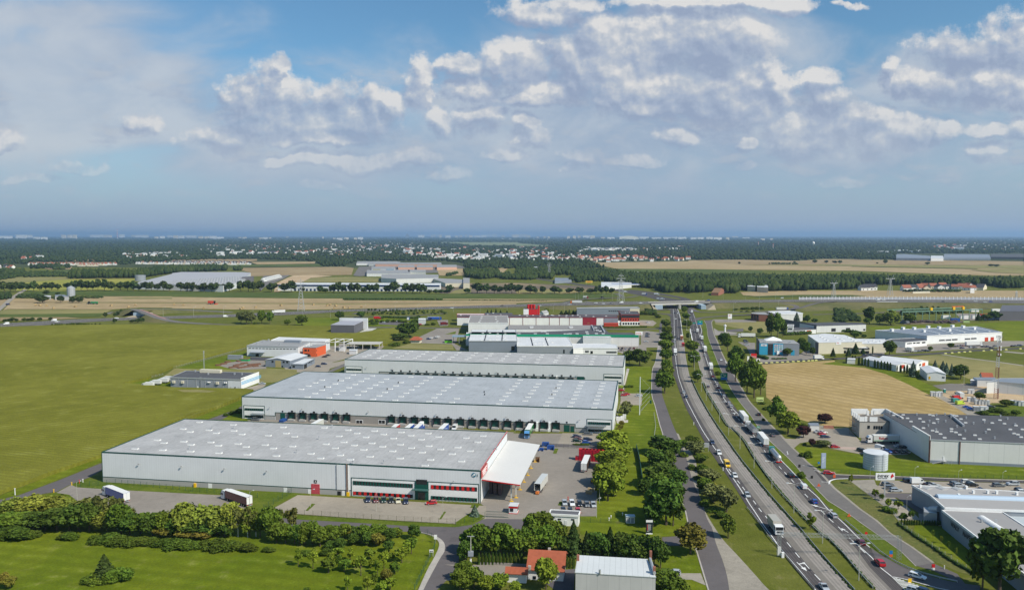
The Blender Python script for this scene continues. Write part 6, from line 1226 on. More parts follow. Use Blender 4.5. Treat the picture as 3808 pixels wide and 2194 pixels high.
pL_('bush','n:1080,545,500,90 1030,540,505,60 1190,520,470,60 840,312,280,85 815,285,240,55 930,290,258,42 990,288,248,45 1060,287,243,52 1130,288,248,60 1180,292,264,50 930,252,213,36 1325,242,205,50 1280,292,250,80 1420,322,290,45 1485,320,280,50 1300,312,282,50 850,198,163,55 880,285,250,45','{n} round shrub of the estate road planting','round shrubs by the estate road','shrub')
pL_('dark','l:1690,185,5,175 1575,160,15,110','{n} dark round tree right of the farthest warehouse','dark trees right of the farthest warehouse');pL_('light','l:1800,80,22,60','yellowish conifer on the verge right of the farthest warehouse')
pL_('olive','l:1545,695,562,110 1530,740,610,115','{n} grey-green bush beside the middle warehouse wall','grey-green bushes by the middle warehouse','bush');pL_('rust','l:1490,830,770,50 1480,870,810,50 1455,890,840,45','{n} rusty shrub beside the middle warehouse corner','rusty shrubs by the middle warehouse','shrub')
pL_('bush','l:1300,918,900,90 1350,920,902,90 m:1420,1270,1200,80 1340,1285,1240,60 1280,1305,1265,55 l:1000,1035,1018,70 1060,1038,1018,70 1110,1036,1018,60','{n} low shrub near the middle warehouse','low shrubs near the middle warehouse','shrub')
pL_('gbush','l:1525,412,378,30 1550,412,376,30 1575,412,374,30 1600,412,374,30','{n} dark clipped shrub by the red car','clipped shrubs by the red car','shrub')
pL_('sapling','z:490,300,190,60 755,470,350,70 830,480,400,60 900,570,450,70 1010,580,480,90 1150,690,580,70 1385,890,790,36 1475,950,860,34 1560,1010,915,36 h:515,1040,935,36','{n} staked young tree from the left by the grey works','staked young trees by the grey works')
pL_('gbush','z:880,600,520,80 960,620,540,80 1060,670,600,80','{n} scruffy bush on the bare soil by the grey works','scruffy bushes by the grey works','bush')
pL_('thuja','z:1040,745,680,22 1075,745,678,24 1105,745,685,24 1130,745,686,24 1155,746,686,24 1180,746,688,24 1210,747,688,24 1240,747,690,24 1270,747,690,24 1300,748,690,24 1325,748,690,24 1350,748,692,24 1378,749,692,24 1405,749,692,24 1435,750,694,24 1462,750,694,24','{n} thuja from the left in the short hedge before the grey works','short thuja hedge before the grey works')
pL_('dark','h:1100,1560,765,560','biggest tree of all, leafy crown filling the bottom right corner')
pL_('mid','h:860,1480,900,300','broad tree in front of the big bottom right crown')
pL_('far','P:45,862,745,100 130,857,750,75 200,860,748,90 290,857,752,85 372,852,765,58 450,852,738,78 530,844,783,52 610,842,748,78 690,840,748,82 775,840,768,75 915,840,753,92 1005,847,733,92 1090,847,726,72 1170,847,733,98 1250,842,733,62 1320,842,716,72 1405,844,713,82 1495,847,743,88 1620,840,748,92 1720,844,738,82 1800,847,733,82 1870,845,778,72 1965,850,743,92 2045,844,743,62 2120,847,768,82 2205,847,733,82 2285,847,768,82 Q:110,852,753,92 200,852,750,82 270,854,753,92 350,855,783,52 430,857,758,92 530,857,758,82 600,857,758,82 690,855,768,82 770,855,750,88 925,855,738,92 1025,857,728,92 1100,860,748,62 1190,854,738,92 1340,860,760,112 1510,867,768,102 1605,867,738,112 1765,867,803,62 2000,874,793,72 2070,874,823,72 2180,872,773,92 2255,874,753,92 2310,872,788,52 R:0,872,778,62 95,872,763,82 180,874,768,82 260,877,813,62 335,872,778,102 430,877,773,82 590,877,788,92 675,877,746,112 840,880,768,92 920,882,768,92 1020,884,773,122 1090,882,798,62 1150,884,838,72 1240,884,833,62 1310,886,838,72 1395,884,833,72 1430,867,783,82 1660,886,823,72 1800,884,763,132 1930,882,773,82 2030,882,788,92 2110,884,798,72 2190,882,778,62 2270,882,768,92 S:30,882,778,82 190,882,788,112 260,884,828,62 350,882,798,82 520,884,798,102 590,884,828,62 720,884,818,82 850,887,813,102 1010,884,828,92 1080,887,798,52 1160,887,813,72 1220,887,798,62 1290,887,818,62','{n} tree from the left in the long avenue beyond the harvested fields','avenue trees beyond the harvested fields')
pL_('far','P:560,1012,930,125 810,1010,928,75 970,1010,945,85 1060,1010,950,80 620,900,850,70 775,895,870,45','{n} lone dark tree in the harvested field on the left','lone trees in the harvested field')
pL_('far','P:65,1275,1235,50 110,1270,1230,40 160,1270,1215,55 220,1265,1225,35 320,1262,1220,50 375,1258,1222,40 430,1255,1212,50 530,1252,1215,50 680,1245,1208,40 1420,1210,1150,45 1550,1280,1230,50 1790,1278,1240,60 1860,1278,1230,70 1910,1278,1220,60 1550,1195,1150,40 1590,1180,1130,40 1640,1165,1110,40 1690,1155,1105,30','{n} small dark tree from the left beside the motorway','small dark trees beside the motorway')
pL_('bush','P:705,1308,1280,22 745,1308,1280,22 775,1308,1275,22 805,1308,1278,24 838,1306,1278,24 905,1304,1278,24 940,1304,1275,22 970,1304,1268,24 995,1303,1262,30 1035,1303,1270,24 1062,1302,1268,34 1095,1302,1268,34 1135,1302,1275,22 1165,1302,1278,24 1200,1302,1275,24 1240,1302,1282,22 1290,1300,1275,22 1350,1298,1272,24','{n} clipped bush from the left in the motorway hedge line','clipped bushes in the motorway hedge','bush')
pL_('far','T:1715,472,432,52 1870,474,440,45 1985,476,443,48 2052,480,440,44 690,487,458,28 1435,468,448,26 U:453,485,432,45 1030,495,462,56 1890,518,488,58 1968,522,492,68 345,482,462,22','{n} lone round tree from the left in the far stubble field','lone round trees in the far stubble field')
pL_('bush','T:640,1105,1070,70 740,1100,1060,70 800,1100,1058,60 870,1098,1045,60 930,1098,1050,60 990,1098,1055,60 720,1130,1105,40 800,1130,1105,50 880,1128,1105,40 2020,1130,1100,70 2080,1128,1095,60 2130,1128,1100,50 v:1800,250,190,110 S:1700,1170,1110,60 1760,1170,1115,60 1820,1172,1115,60 1870,1175,1120,50 1920,1210,1155,80','{n} dark shrub on the interchange slopes','dark shrubs on the interchange slopes','shrub')
pL_('fir','o:330,475,440,25 370,478,440,25 420,475,430,25 470,475,445,25 540,478,450,25 1130,495,455,50 1180,495,450,60 1215,498,440,35 1260,498,450,60 1290,498,450,50','{n} small conifer from the left behind the long red and white hall','small conifers behind the long hall')
pL_('light','o:970,480,430,60','light green tree behind the small grey shed')
# -- hedges, woods and far settlement
def bB_(name,P,r,h,m,kind='stuff',sub=0,lb_=None):
 """one mesh of many crown-like tufts; P are ground points"""
 if sub==0:
  bm=bmesh.new();bmesh.ops.create_icosphere(bm,subdivisions=1,radius=1)
 else:
  bm=bmesh.new();bmesh.ops.create_icosphere(bm,subdivisions=sub,radius=1)
 bv=np.array([v.co[:]for v in bm.verts]);bf=np.array([[v.index for v in f.verts]for f in bm.faces]);bm.free()
 n=len(P);P=np.array([p[:3]for p in P]);r=np.asarray(r)*np.ones(n);h=np.asarray(h)*np.ones(n)
 V=bv[None]*(1+NR.uniform(-.28,.28,(n,len(bv),1)));V=V*np.stack([r,r,h*.5],1)[:,None];V[:,:,2]+=(h*.5)[:,None]*.9;V+=P[:,None]
 V[:,:,2]=np.maximum(V[:,:,2],0)
 Fc=(bf[None]+(np.arange(n)*len(bv))[:,None,None]).reshape(-1,3);V=V.reshape(-1,3)
 me=bpy.data.meshes.new(name);me.vertices.add(len(V));me.vertices.foreach_set('co',V.ravel());me.loops.add(Fc.size);me.loops.foreach_set('vertex_index',Fc.ravel().astype(np.int32))
 me.polygons.add(len(Fc));me.polygons.foreach_set('loop_start',np.arange(0,Fc.size,3,dtype=np.int32));me.materials.append(m);me.update(calc_edges=True)
 o=bpy.data.objects.new(name,me);C.objects.link(o)
 if kind:o['kind']=kind
 if lb_:o['label']=lb_
 return o
def f_wood(c2,c3):
 def f(B,p,col):
  g_=B.n('ShaderNodeNewGeometry');a,_=B.noise(B.vm('MULTIPLY',g_.outputs['Position'],(1,1,1)),.012,4,.6);b_,_=B.noise(g_.outputs['Position'],.11,3,.6)
  cc=B.mix(B.mr(a,.38,.62),(*col,1),(*c2,1));cc=B.mix(B.mr(b_,.52,.72),cc,(*c3,1));B.link(cc,p.inputs['Base Color'])
 return f
M_wood1=mat('woodland_leaves',(.026,.044,.014),.9,spec=.05,bd=f_wood((.045,.066,.018),(.075,.090,.028)))
M_wood2=mat('far_forest_leaves',(.022,.038,.016),.9,spec=.05,bd=f_wood((.036,.054,.020),(.060,.076,.030)))
M_hedge=mat('hedge_leaves',(.030,.055,.014),.9,spec=.05,bd=f_wood((.045,.075,.015),(.06,.09,.02)))
def inpoly(x,y,P):
 r=False;n=len(P);j=n-1
 for i in range(n):
  if(P[i][1]>y)!=(P[j][1]>y)and x<(P[j][0]-P[i][0])*(y-P[i][1])/(P[j][1]-P[i][1])+P[i][0]:r=not r
  j=i
 return r
def srcpx(s):return[(TAG[t][0]+x*TAG[t][2],TAG[t][1]+y*TAG[t][2])for t,x,y in PS(s)]
def wood(name,s,n,r,h,m=None,excl=()):
 poly=srcpx(s);xs=[p[0]for p in poly];ys=[p[1]for p in poly];out_=[];tries=0
 while len(out_)<n and tries<n*12:
  tries+=1;x=NR.uniform(min(xs),max(xs));y=NR.uniform(min(ys),max(ys))
  if inpoly(x,y,poly)and not any(inpoly(x,y,e_)for e_ in excl):out_.append(G('Z',x/1.507,y/1.507))
 d=np.array([p.y for p in out_]);sz=NR.uniform(.7,1.25,len(out_))
 return bB_(name,out_,np.maximum(r,d*.0016)*sz,h*NR.uniform(.7,1.15,len(out_)),m or M_wood1)
def hE_(name,s,w,h,lb_,step=.8,m=None,kind=None):
 P=sM_(GP(s));L=sum((b_-a).length for a,b_ in zip(P,P[1:]));Q=rS_(P,max(3,int(L/step)))
 P2=[q+Vc((random.uniform(-w*.25,w*.25),random.uniform(-w*.25,w*.25),0))for q in Q]
 o=bB_(name,P2,np.random.default_rng(3).uniform(.8,1.1,len(P2))*w*.6,h*1.1,m or M_hedge,None,1);o.location=(0,0,.0)
 return tag(o,lb_,'hedge')
hE_('hedge','3:700,615 900,610 1150,595 1350,560 1600,545 2000,560 2200,600',3,3.2,'long dark hedge in front of the light grey warehouse',1.6)
hE_('hedge','R:520,1208 900,1220 1000,1222',2.5,2.6,'straight dark hedge left of the blue lorries',1.4);hE_('hedge','S:1200,1345 1500,1345 1760,1340',2,1.6,'low hedge below the red office block',1.2)
hE_('hedge','n:700,545 760,548 805,545',2,1.8,'short dark hedge behind the open frame building',1.0)
hE_('hedge','3:190,1050 280,1060 370,1085',4,2.5,'thick hedge beside the red sign',1.2);hE_('hedge','3:500,1085 620,1085 740,1080',3,1.3,'low hedge strip before the turquoise showroom',1.2)
hE_('hedge','R:0,967 400,968 900,965 1300,972',5,3.0,'scrubby hedge line across the harvested field',3);hE_('hedge','R:1700,975 2330,980 S:400,982',3,1.6,'thin weedy line across the harvested field',3)
for s_,l_ in(('w:830,60 940,300 1105,600 1295,900 1505,1200 1685,1456 y:885,200 1050,400 1225,600 1405,800 1570,1000 1745,1200 1990,1460','dark green low strip under the guardrail beside the left carriageway'),('w:1045,110 1110,280 1212,450 1322,630 1472,880 x:125,700 310,900 490,1190 650,1430 y:1150,340 1330,540 1500,720 1680,880 z:220,880 400,1060 590,1280 740,1440','dark green low strip under the guardrail beside the right carriageway')):
 hE_('hedge',s_,1.0,.55,l_,.9)  # low dark green tufts strung along both median rails
hE_('hedge','z:1000,735 1150,840 1300,940 1450,1040 1600,1150 h:740,1270',1.2,.9,'dark weeds along the foot of the works fence',.8)
wood('woodland','T:0,690 640,690 1200,700 2330,700 U:1700,735 1700,810 1300,790 900,775 0,760 T:2330,825 1650,830 1600,850 1100,850 700,840 640,880 500,880 430,850 150,870 0,880',2600,4.6,17)
wood('woodland','U:1700,745 2330,740 2330,805 2100,815 1900,790',260,4.6,16)
wood('woodland','S:0,560 500,560 1350,600 1500,640 2330,660 2330,860 2050,880 1950,850 1700,800 1300,730 1050,715 800,735 500,690 0,665',1900,4.4,14,excl=[srcpx('S:500,640 760,640 760,720 500,720')])
wood('woodland','R:1620,600 2080,600 2110,670 1850,690 1650,665',360,4.6,15);wood('woodland','R:2100,640 2330,640 S:300,680 200,700 R:2120,690',160,4.2,11)
wood('tree_belt','P:950,640 1850,640 2330,570 Q:560,560 740,560 740,575 560,580 P:2330,612 1880,672 950,682',900,5,19);wood('tree_belt','Q:840,560 935,560 935,570 840,572',20,5,14)
wood('scrub','P:340,600 560,590 900,610 900,650 500,660 330,665',260,4,7);wood('scrub','P:0,560 330,560 340,640 120,690 0,700',220,4,8);wood('scrub','P:230,905 500,900 600,935 1000,935 1400,935 1400,948 230,945',160,2.5,4)
wood('scrub','P:0,900 110,910 160,950 20,975 0,970',50,3.5,8);wood('scrub','P:730,540 870,540 870,558 730,558',40,5,10)
wood('scrub','R:1370,630 1530,600 1540,620 1400,650',40,3,7);wood('scrub','U:680,850 1400,845 1480,850 1450,862 700,862',160,2.2,4.5);wood('scrub','T:1080,478 1230,478 1480,484 1480,488 1080,486',60,3,6)
wood('scrub','k:0,150 150,160 300,280 120,290 0,290',200,2.5,4);wood('scrub','k:730,150 1300,160 1400,190 720,215',160,2.4,4);wood('scrub','n:800,150 1650,175 1650,200 700,215',70,1.4,3.5);wood('scrub','v:0,270 180,280 190,350 0,345',80,2.4,4)
def hM_(name,wl_,roofm,w=11,d=9,h=4.4,rise=3.6):
 b_=MB();b_.extr([(-d/2,0),(d/2,0),(d/2,h),(0,h+rise-.2),(-d/2,h)],-w/2,w/2,0);b_.extr([(-d/2-.5,h-.2),(0,h+rise),(d/2+.5,h-.2),(d/2+.5,h+.1),(0,h+rise+.3),(-d/2-.5,h+.1)],-w/2-.4,w/2+.4,1)
 for i in(-1,1):b_.box(i*w*.25-.7,i*w*.25+.7,-d/2-.05,-d/2,1.2,2.6,2)
 return b_.mesh(name,[wl_,roofm,gL_])
M_tilef=mat('far_roof_tiles',(.30,.105,.065),.8);M_roofs=mat('far_dark_roof',(.05,.05,.06),.8);M_wallw=mat('far_white_wall',(.74,.73,.70),.8);M_wallc=mat('far_cream_wall',(.68,.60,.46),.8)
HM=[hM_('house',M_wallw,M_tilef),hM_('house',M_wallc,M_tilef,10,10),hM_('house',M_wallw,M_roofs,12,9,4.6,3.0),hM_('house',M_wallw,rW_,22,12,6,1.0),hM_('house',M_wallw,M_tilef,14,9,6,3)]
EXC=[]
def hS_(s,n,ks,lb_,gp_,rot=None,sc=(1,1.3),minsep=4):
 poly=srcpx(s);xs=[p[0]for p in poly];ys=[p[1]for p in poly];got=[];tries=0
 while len(got)<n and tries<4000:
  tries+=1;x=NR.uniform(min(xs),max(xs));y=NR.uniform(min(ys),max(ys))
  if not inpoly(x,y,poly)or any(abs(x-a)<minsep and abs(y-b_)<minsep*.35 for a,b_ in got):continue
  got.append((x,y))
 for i_,(x,y)in enumerate(sorted(got)):
  P=G('Z',x/1.507,y/1.507);o=bpy.data.objects.new('house',HM[ks[int(NR.integers(len(ks)))]]);C.objects.link(o);o.location=P
  o.rotation_euler=(0,0,(rot if rot is not None else NR.choice([0,1.57,.4,-.5]))+NR.uniform(-.1,.1));k=NR.uniform(*sc);o.scale=(k,k,k);tag(o,lb_+', %s from the left'%nth(i_),'house',gp_)
  EXC.append((P.x,P.y,14*k))
def hrow(s,n,ks,lb_,gp_,rot,sc):
 Q=rS_(sM_(GP(s)),n)
 for i,P in enumerate(Q):
  o=bpy.data.objects.new('house',HM[ks[i%len(ks)]]);C.objects.link(o);o.location=(P.x,P.y+random.uniform(-8,8),0);o.rotation_euler=(0,0,rot+random.uniform(-.05,.05));k=random.uniform(*sc);o.scale=(k,k,k*1.1);tag(o,lb_+', %s from the left'%nth(i),'house',gp_);EXC.append((P.x,P.y,12))
hrow('P:420,498 900,497 1420,500',34,[0,0,1],'cream row house with red roof above the left tree belt','row houses with red roofs',1.57,(1.0,1.2));hrow('P:1070,512 1300,512',7,[1],'pale row house with brown roof in the short front row','front row houses',1.57,(.9,1.0));hrow('P:1440,492 1550,495',3,[0],'white house at the end of the red roofed row','end houses of the red roofed row',1.57,(1.0,1.1))
hrow('P:1860,482 2330,485 Q:500,492 1050,492',46,[2,2,1],'white row house with dark roof above the huge far warehouse','row houses with dark roofs',1.57,(1.0,1.2));hrow('Q:0,470 500,472 1000,478',30,[2],'white house with dark roof in the back row of the estate','back row houses',1.57,(1.0,1.2))
hS_('S:460,440 760,425 1000,455 1500,460 2330,432 2330,395 1600,380 1100,375 640,390',62,[0,0,4,1],'red roofed village house at the far field edge','red roofed village houses',None,(1.1,1.5))
hS_('Q:1080,200 1500,180 2330,190 R:600,230 1200,240 2330,290 2330,440 1300,420 700,370 0,360 Q:1700,350 1100,360',72,[3,2,0,4,3],'pale house among the trees of the far suburb','suburb houses among trees',None,(1.2,2.0))
hS_('S:0,260 500,270 500,430 0,450',20,[0,2,4],'house half hidden in trees left of the red roofed village','houses left of the village',None,(1.2,1.7));hS_('S:860,290 1600,270 1600,310 900,310',18,[2,3],'white house in the woods above the red roofed village','white houses in the woods',None,(1.4,2.2))
hS_('P:0,490 180,500 170,560 0,560',8,[2,0],'dark roofed house at the far left edge','houses at the far left edge',None,(1,1.3));hS_('P:350,400 530,375 530,420 240,440',7,[0,3],'house in the clearing at the upper left','houses in the left clearing',None,(1.2,1.8))
hS_('U:1100,240 1520,235 1520,300 1120,290',14,[0,2,3],'house before the forest at the upper right','houses at the upper right',None,(1.8,2.6));hS_('Q:350,300 450,290 620,340 1450,330 1450,365 600,390',10,[0,2,3],'lone white house inside the left forest','lone houses inside the left forest',None,(1.4,2.2))
hS_('P:1700,350 2330,330 2330,370 1720,375',10,[3],'white terrace in the left forest','white terraces',None,(1.2,1.7))
hS_('U:0,830 130,825 260,830 270,842 0,842',3,[2],'white villa with a dark roof at the wood edge','white villas at the wood edge',0,(1.3,1.5),12)
hS_('U:560,820 1320,800 1330,830 1100,845 840,850 560,840',11,[0,2,1],'village house in front of the right wood','village houses before the right wood',None,(1.1,1.4),14);hS_('U:1390,820 1600,815 1640,850 1480,848',5,[0],'orange roofed house in front of the right wood','orange roofed houses before the right wood',None,(1.1,1.4),12)
gB('house','cream house with a steep dark roof right of the village','house','U:1670,800 1810,805 1800,785 1680,782',4.5,6,M_wallc,M_roofs);gB('barn','old barn with a brown roof beside the trees near the bridge','barn','T:310,870 480,875 430,835 270,835',4.5,6,M_brick,wO_)
for s_,h_,l_ in(('T:120,745 260,745 250,700 140,700',9,'pale house group among trees near the bridge'),('T:800,780 905,785 905,745 800,745',9,'cream block half hidden by the right wood'),('T:930,790 1080,800 1070,755 930,755',9,'pale block of flats with many chimneys in the right wood'),('T:650,760 770,760 760,725 650,725',8,'small white building left of the cream block')):
 pB('residential_block',l_,'building',s_,h_,cR_,rW_)
pB('depot','white walled depot below the right village','building','U:825,862 1058,856 1055,850 828,855',2.5,cR_,cR_);pB('house','white cube house right of the orange roofed houses','house','U:1605,822 1660,822 1655,812 1608,812',7,mW,mW)
rQ,q5=pB('distribution_centre','huge far warehouse with a pale roof full of skylights on the left','warehouse','P:1815,742 Q:690,775 940,715 1065,600 950,590 120,590 0,605 P:2330,615',11,wL_,mat('lilac_roof',(.38,.38,.40),.7),None)
b_=MB();
for i in range(26):
 for j in range(11):
  p=q5.rf_('P',1900+0,735,11);x=12+i*(q5.L-30)/26;y=12+j*24
  if inpoly(*(lambda w_:(w_[0],w_[1]))((x,y)),[q5.loc(G(*q,11))for q in PS('P:1815,742 Q:690,775 940,715 1065,600 950,590 120,590 0,605 P:2330,615')]):b_.box(x,x+4,y,y+5,11.2,11.8)
o=b_.bd('skylights',lN_,rQ);o['kind']='stuff'
pB('office_building','dark cube office at the corner of the huge far warehouse','office building','Q:938,662 1100,650 1105,645 960,655',14,yD_,yD_)
a=G('P',1900,712);o=tH_('water_tank','round grey water tank beside the huge far warehouse','tank',a);Cy((0,0,0),(0,0,13),11,n=20).bd('tank_wall',gW_,o)
rK,k5=pB('distribution_centre','long far warehouse with a navy band behind the avenue trees','warehouse','Q:1430,762 R:1290,770 1310,740 Q:1600,735',11,wL_,rW_,None)
Bx(-.2,k5.L+.2,-.3,0,8.6,11.4).bd('navy_band',mat('navy',(.01,.03,.10),.5),rK)
for i in range(34):Bx(30+i*(k5.L-50)/34,33.5+i*(k5.L-50)/34,-.2,0,.2,4.2).bd('dock_door',mat('navy',(.01,.03,.10),.5),rK)
for s_,h_,w_,l_ in(('R:165,470 700,470 720,445 180,445',7,mW,'white store at the left of the retail park'),('R:330,475 760,478 760,450 340,447',8,mF,'pale store behind the retail park car park'),('R:420,480 1320,485 1310,462 440,462',9,mat('salmon_wall',(.62,.38,.28),.8),'long salmon coloured store of the retail park'),('R:730,525 950,525 950,495 735,495',8,mat('salmon_wall',(.62,.38,.28),.8),'salmon store left of the teal entrance'),('R:985,525 1200,525 1200,497 985,497',8,mat('salmon_wall',(.62,.38,.28),.8),'salmon store right of the teal entrance'),('R:1255,525 1525,523 1520,492 1255,492',8,mat('salmon_wall',(.62,.38,.28),.8),'rightmost salmon store of the retail park'),('R:370,552 685,552 690,515 372,515',8,mW,'white store with a yellow and a teal sign'),('R:305,610 900,612 880,558 310,560',7,mW,'low white showroom with dark roof panels'),('R:865,585 1105,588 1100,560 870,558',7,mF,'white sheet store at the centre of the retail park'),('R:500,670 705,682 1270,670 1276,625 640,620 505,622',9,mF,'long white and lilac hall in front of the retail park'),('R:1370,740 1610,738 1610,690 1210,672 1225,690',8,cR_,'low cream hall with a grey wing'),('R:1612,738 1698,738 1698,670 1612,668',11,cR_,'cream tower block at the end of the cream hall')):
 r_,fr_k=pB('store',l_,'store',s_,h_,w_,rG_)
 if 'yellow' in l_:
  a0=fr_k.wl_('R',388,530)[0];a1=fr_k.wl_('R',488,530)[0];Bx(a0,a1,-.4,0,4,8).bd('shop_sign',mat('sign_yellow',(.5,.45,.05),.6),r_);a0=fr_k.wl_('R',568,530)[0];a1=fr_k.wl_('R',668,530)[0];Bx(a0,a1,-.4,0,4,8).bd('shop_sign',sB_,r_)
for s_,h_,w_,l_ in(('U:600,400 1065,405 1060,370 690,345 600,350',10,bG_,'blue-grey far factory at the forest edge'),('U:1068,405 1240,405 1235,370 1070,368',11,mW,'white end block of the far blue-grey factory'),('U:1240,400 1880,400 1860,350 1250,345',8,bG_,'long low far hall right of the white end block'),('U:1880,385 2330,390 2330,345 1880,345',8,rD_,'dark far hall at the right edge'),('U:180,320 500,325 500,300 200,298',6,mW,'white far hall at the forest edge'),('U:540,300 940,308 930,290 560,288',6,mW,'second white far hall above the blue-grey factory'),('S:520,715 750,700 720,672 525,668',5,bG_,'blue and silver roofed hall beside the far highway'),('S:1150,790 1250,790 1560,760 1560,730 1150,725',6,mF,'pale wall of the fuel station shop'),('S:1570,615 1660,640 1660,590 1575,585',7,mF,'grey shed above the fuel station trees'),('S:200,545 330,545 330,518 215,518',7,mW,'white house with a dark front in the wood left of the highway')):
 pB('far_hall',l_,'hall',s_,h_,w_,rW_ if w_ not in(rD_,bG_)else w_)
fs=tH_('fuel_station_canopy','white and blue fuel station canopy beside the far highway','canopy',G('S',1390,800));b_=MB();b_.box(8,62,0,14,5,5.7);b_.bd('canopy_roof',mW,fs);Bx(-12,40,16,28,5,6.4).bd('blue_canopy',bL_,fs)
for i in range(5):Bx(10+i*12,10.6+i*12,6,6.6,0,5).bd('post',mS,fs)
FB=[Bx(-40,40,-7,7,0,1,0).mesh('block_of_flats',[M_wallw]),Bx(-14,14,-9,9,0,1,0).mesh('block_of_flats',[M_wallc])]
def block(t,x0,x1,y0,y1,i=1,lab='pale tower block on the far horizon',grp='tower blocks on the horizon'):
 P=G(t,(x0+x1)/2,y1);h=HT(P,t,x0,y0)*1.12;wd=abs(G(t,x1,y1).x-G(t,x0,y1).x);o=bpy.data.objects.new('block_of_flats',FB[i]);C.objects.link(o);o.location=P
 o.scale=(wd/(80 if i==0 else 28),2.0,h);o.rotation_euler=(0,0,random.uniform(-.1,.1));tag(o,lab,'block of flats',grp)
NB_=-1
for t,L_ in(('P','0,165,105,138 220,362,92,138 370,438,92,130 835,892,92,135 915,972,92,135 985,1042,92,138 1220,1395,90,125 1405,1455,90,125 1465,1515,92,125 1775,1835,92,120 1840,1920,93,125 1925,2008,93,125 2095,2140,112,142 2165,2230,108,138 2265,2330,98,125 560,640,120,150 450,540,118,145 1615,1685,85,125'),('Q','20,75,98,138 85,165,100,138 185,330,98,130 360,420,108,142 440,500,108,140 510,600,105,142 610,700,118,142 900,935,118,138 955,1010,118,138 1180,1215,125,145 1225,1290,122,148 1310,1340,124,146 2035,2052,112,142 2180,2210,130,150 2230,2305,132,158 1540,1575,110,128'),('R','0,60,125,150 135,170,128,155 185,255,122,155 1000,1085,92,125 1175,1200,88,118 1210,1235,88,120 1260,1275,85,115 1290,1320,90,125 1370,1440,95,128 1500,1540,98,122 1560,1600,95,122 1640,1660,85,122 1690,1740,95,125 1760,1840,98,125 1855,1930,92,122 1940,1975,82,115 2000,2065,82,115 2130,2170,95,122 2270,2330,88,125'),('S','0,40,85,122 55,70,82,120 80,95,82,122 105,120,82,124 130,150,84,124 160,188,95,128 275,300,112,132 370,395,108,135 425,455,112,138 685,725,108,142 765,808,104,142 830,870,98,130 900,990,98,132 1000,1060,100,138 1145,1200,118,142 1230,1330,120,145 1665,1790,115,142 1830,1960,122,145 1990,2090,120,145 2100,2180,118,142 2190,2300,120,148'),('T','30,110,122,148 120,210,122,152 240,330,120,150 342,450,124,154 508,552,124,152 590,625,108,128 635,670,106,128 730,825,122,136 975,1030,140,160 1105,1140,138,158')):
 for q in L_.split():NB_+=1;x0,x1,y0,y1=map(float,q.split(','));block(t,x0,x1,y0,y1,0 if x1-x0>60 else 1,'pale tower block on the far horizon, %s from the left'%nth(NB_))
o=tH_('arena','wide white domed sports hall on the horizon','sports hall',G('S',1515,152));rr=abs(G('S',1645,152).x-G('S',1385,152).x)/2;hh=HT(o.location,'S',1515,102);b_=MB();pr=[(rr*math.cos(math.pi*i/16),hh*(.55+.45*math.sin(math.pi*i/16)))for i in range(17)]
b_.add([(p[0],-rr*.5,p[1])for p in pr]+[(p[0],rr*.5,p[1])for p in pr]+[(-rr,-rr*.5,0),(rr,-rr*.5,0),(-rr,rr*.5,0),(rr,rr*.5,0)],[(i,i+1,18+i,17+i)for i in range(16)]+[tuple(range(17))+(34,35),tuple(range(17,34))+(36,37)]);b_.bd('dome',mat('dome_white',(.75,.72,.62),.6),o)
o=tH_('chimney_stack','red and white striped chimney on the left horizon','chimney',G('P',1590,135));hh=HT(o.location,'P',1590,5)
for i in range(8):Cy((0,0,hh*i/8),(0,0,hh*(i+1)/8),14-i*.9,14-(i+1)*.9,n=8).bd('stripe',rE_ if i%2 else mW,o)
o=tH_('dark_tower','dark stepped tower on the horizon','tower',G('R',855,130));Bx(-70,70,-20,20,0,HT(o.location,'R',855,90)).box(-30,30,-20.5,19,0,HT(o.location,'R',855,74)).bd('tower_block',bG_,o)
for t,x,yb,yt,l_ in(('T',945,228,180,'left red and white striped water tower in the forest'),('T',1145,280,205,'red and white mast in the forest')):
 P=G(t,x,yb);hh=HT(P,t,x,yt);o=tH_('tower',l_,'tower',P);k=P.y/2940*.2747
 for i in range(5):Cy((0,0,hh*i/5),(0,0,hh*(i+1)/5),4*k,n=8).bd('stripe',mW if i%2 else rE_,o)
bl=tH_('balloon','small white hot air balloon with a red side above the forest','balloon',ray('T',1692,198)*4000+Vc((0,0,HC)));MB().ico((0,0,0),7,2,0,0,(1,1,1.15)).bd('envelope',mW,bl);Cy((0,0,-8),(0,0,-11),2.5,1.2,n=8).bd('skirt',mW,bl);Bx(-1,1,-1,1,-14,-12.6).bd('basket',wO_,bl)
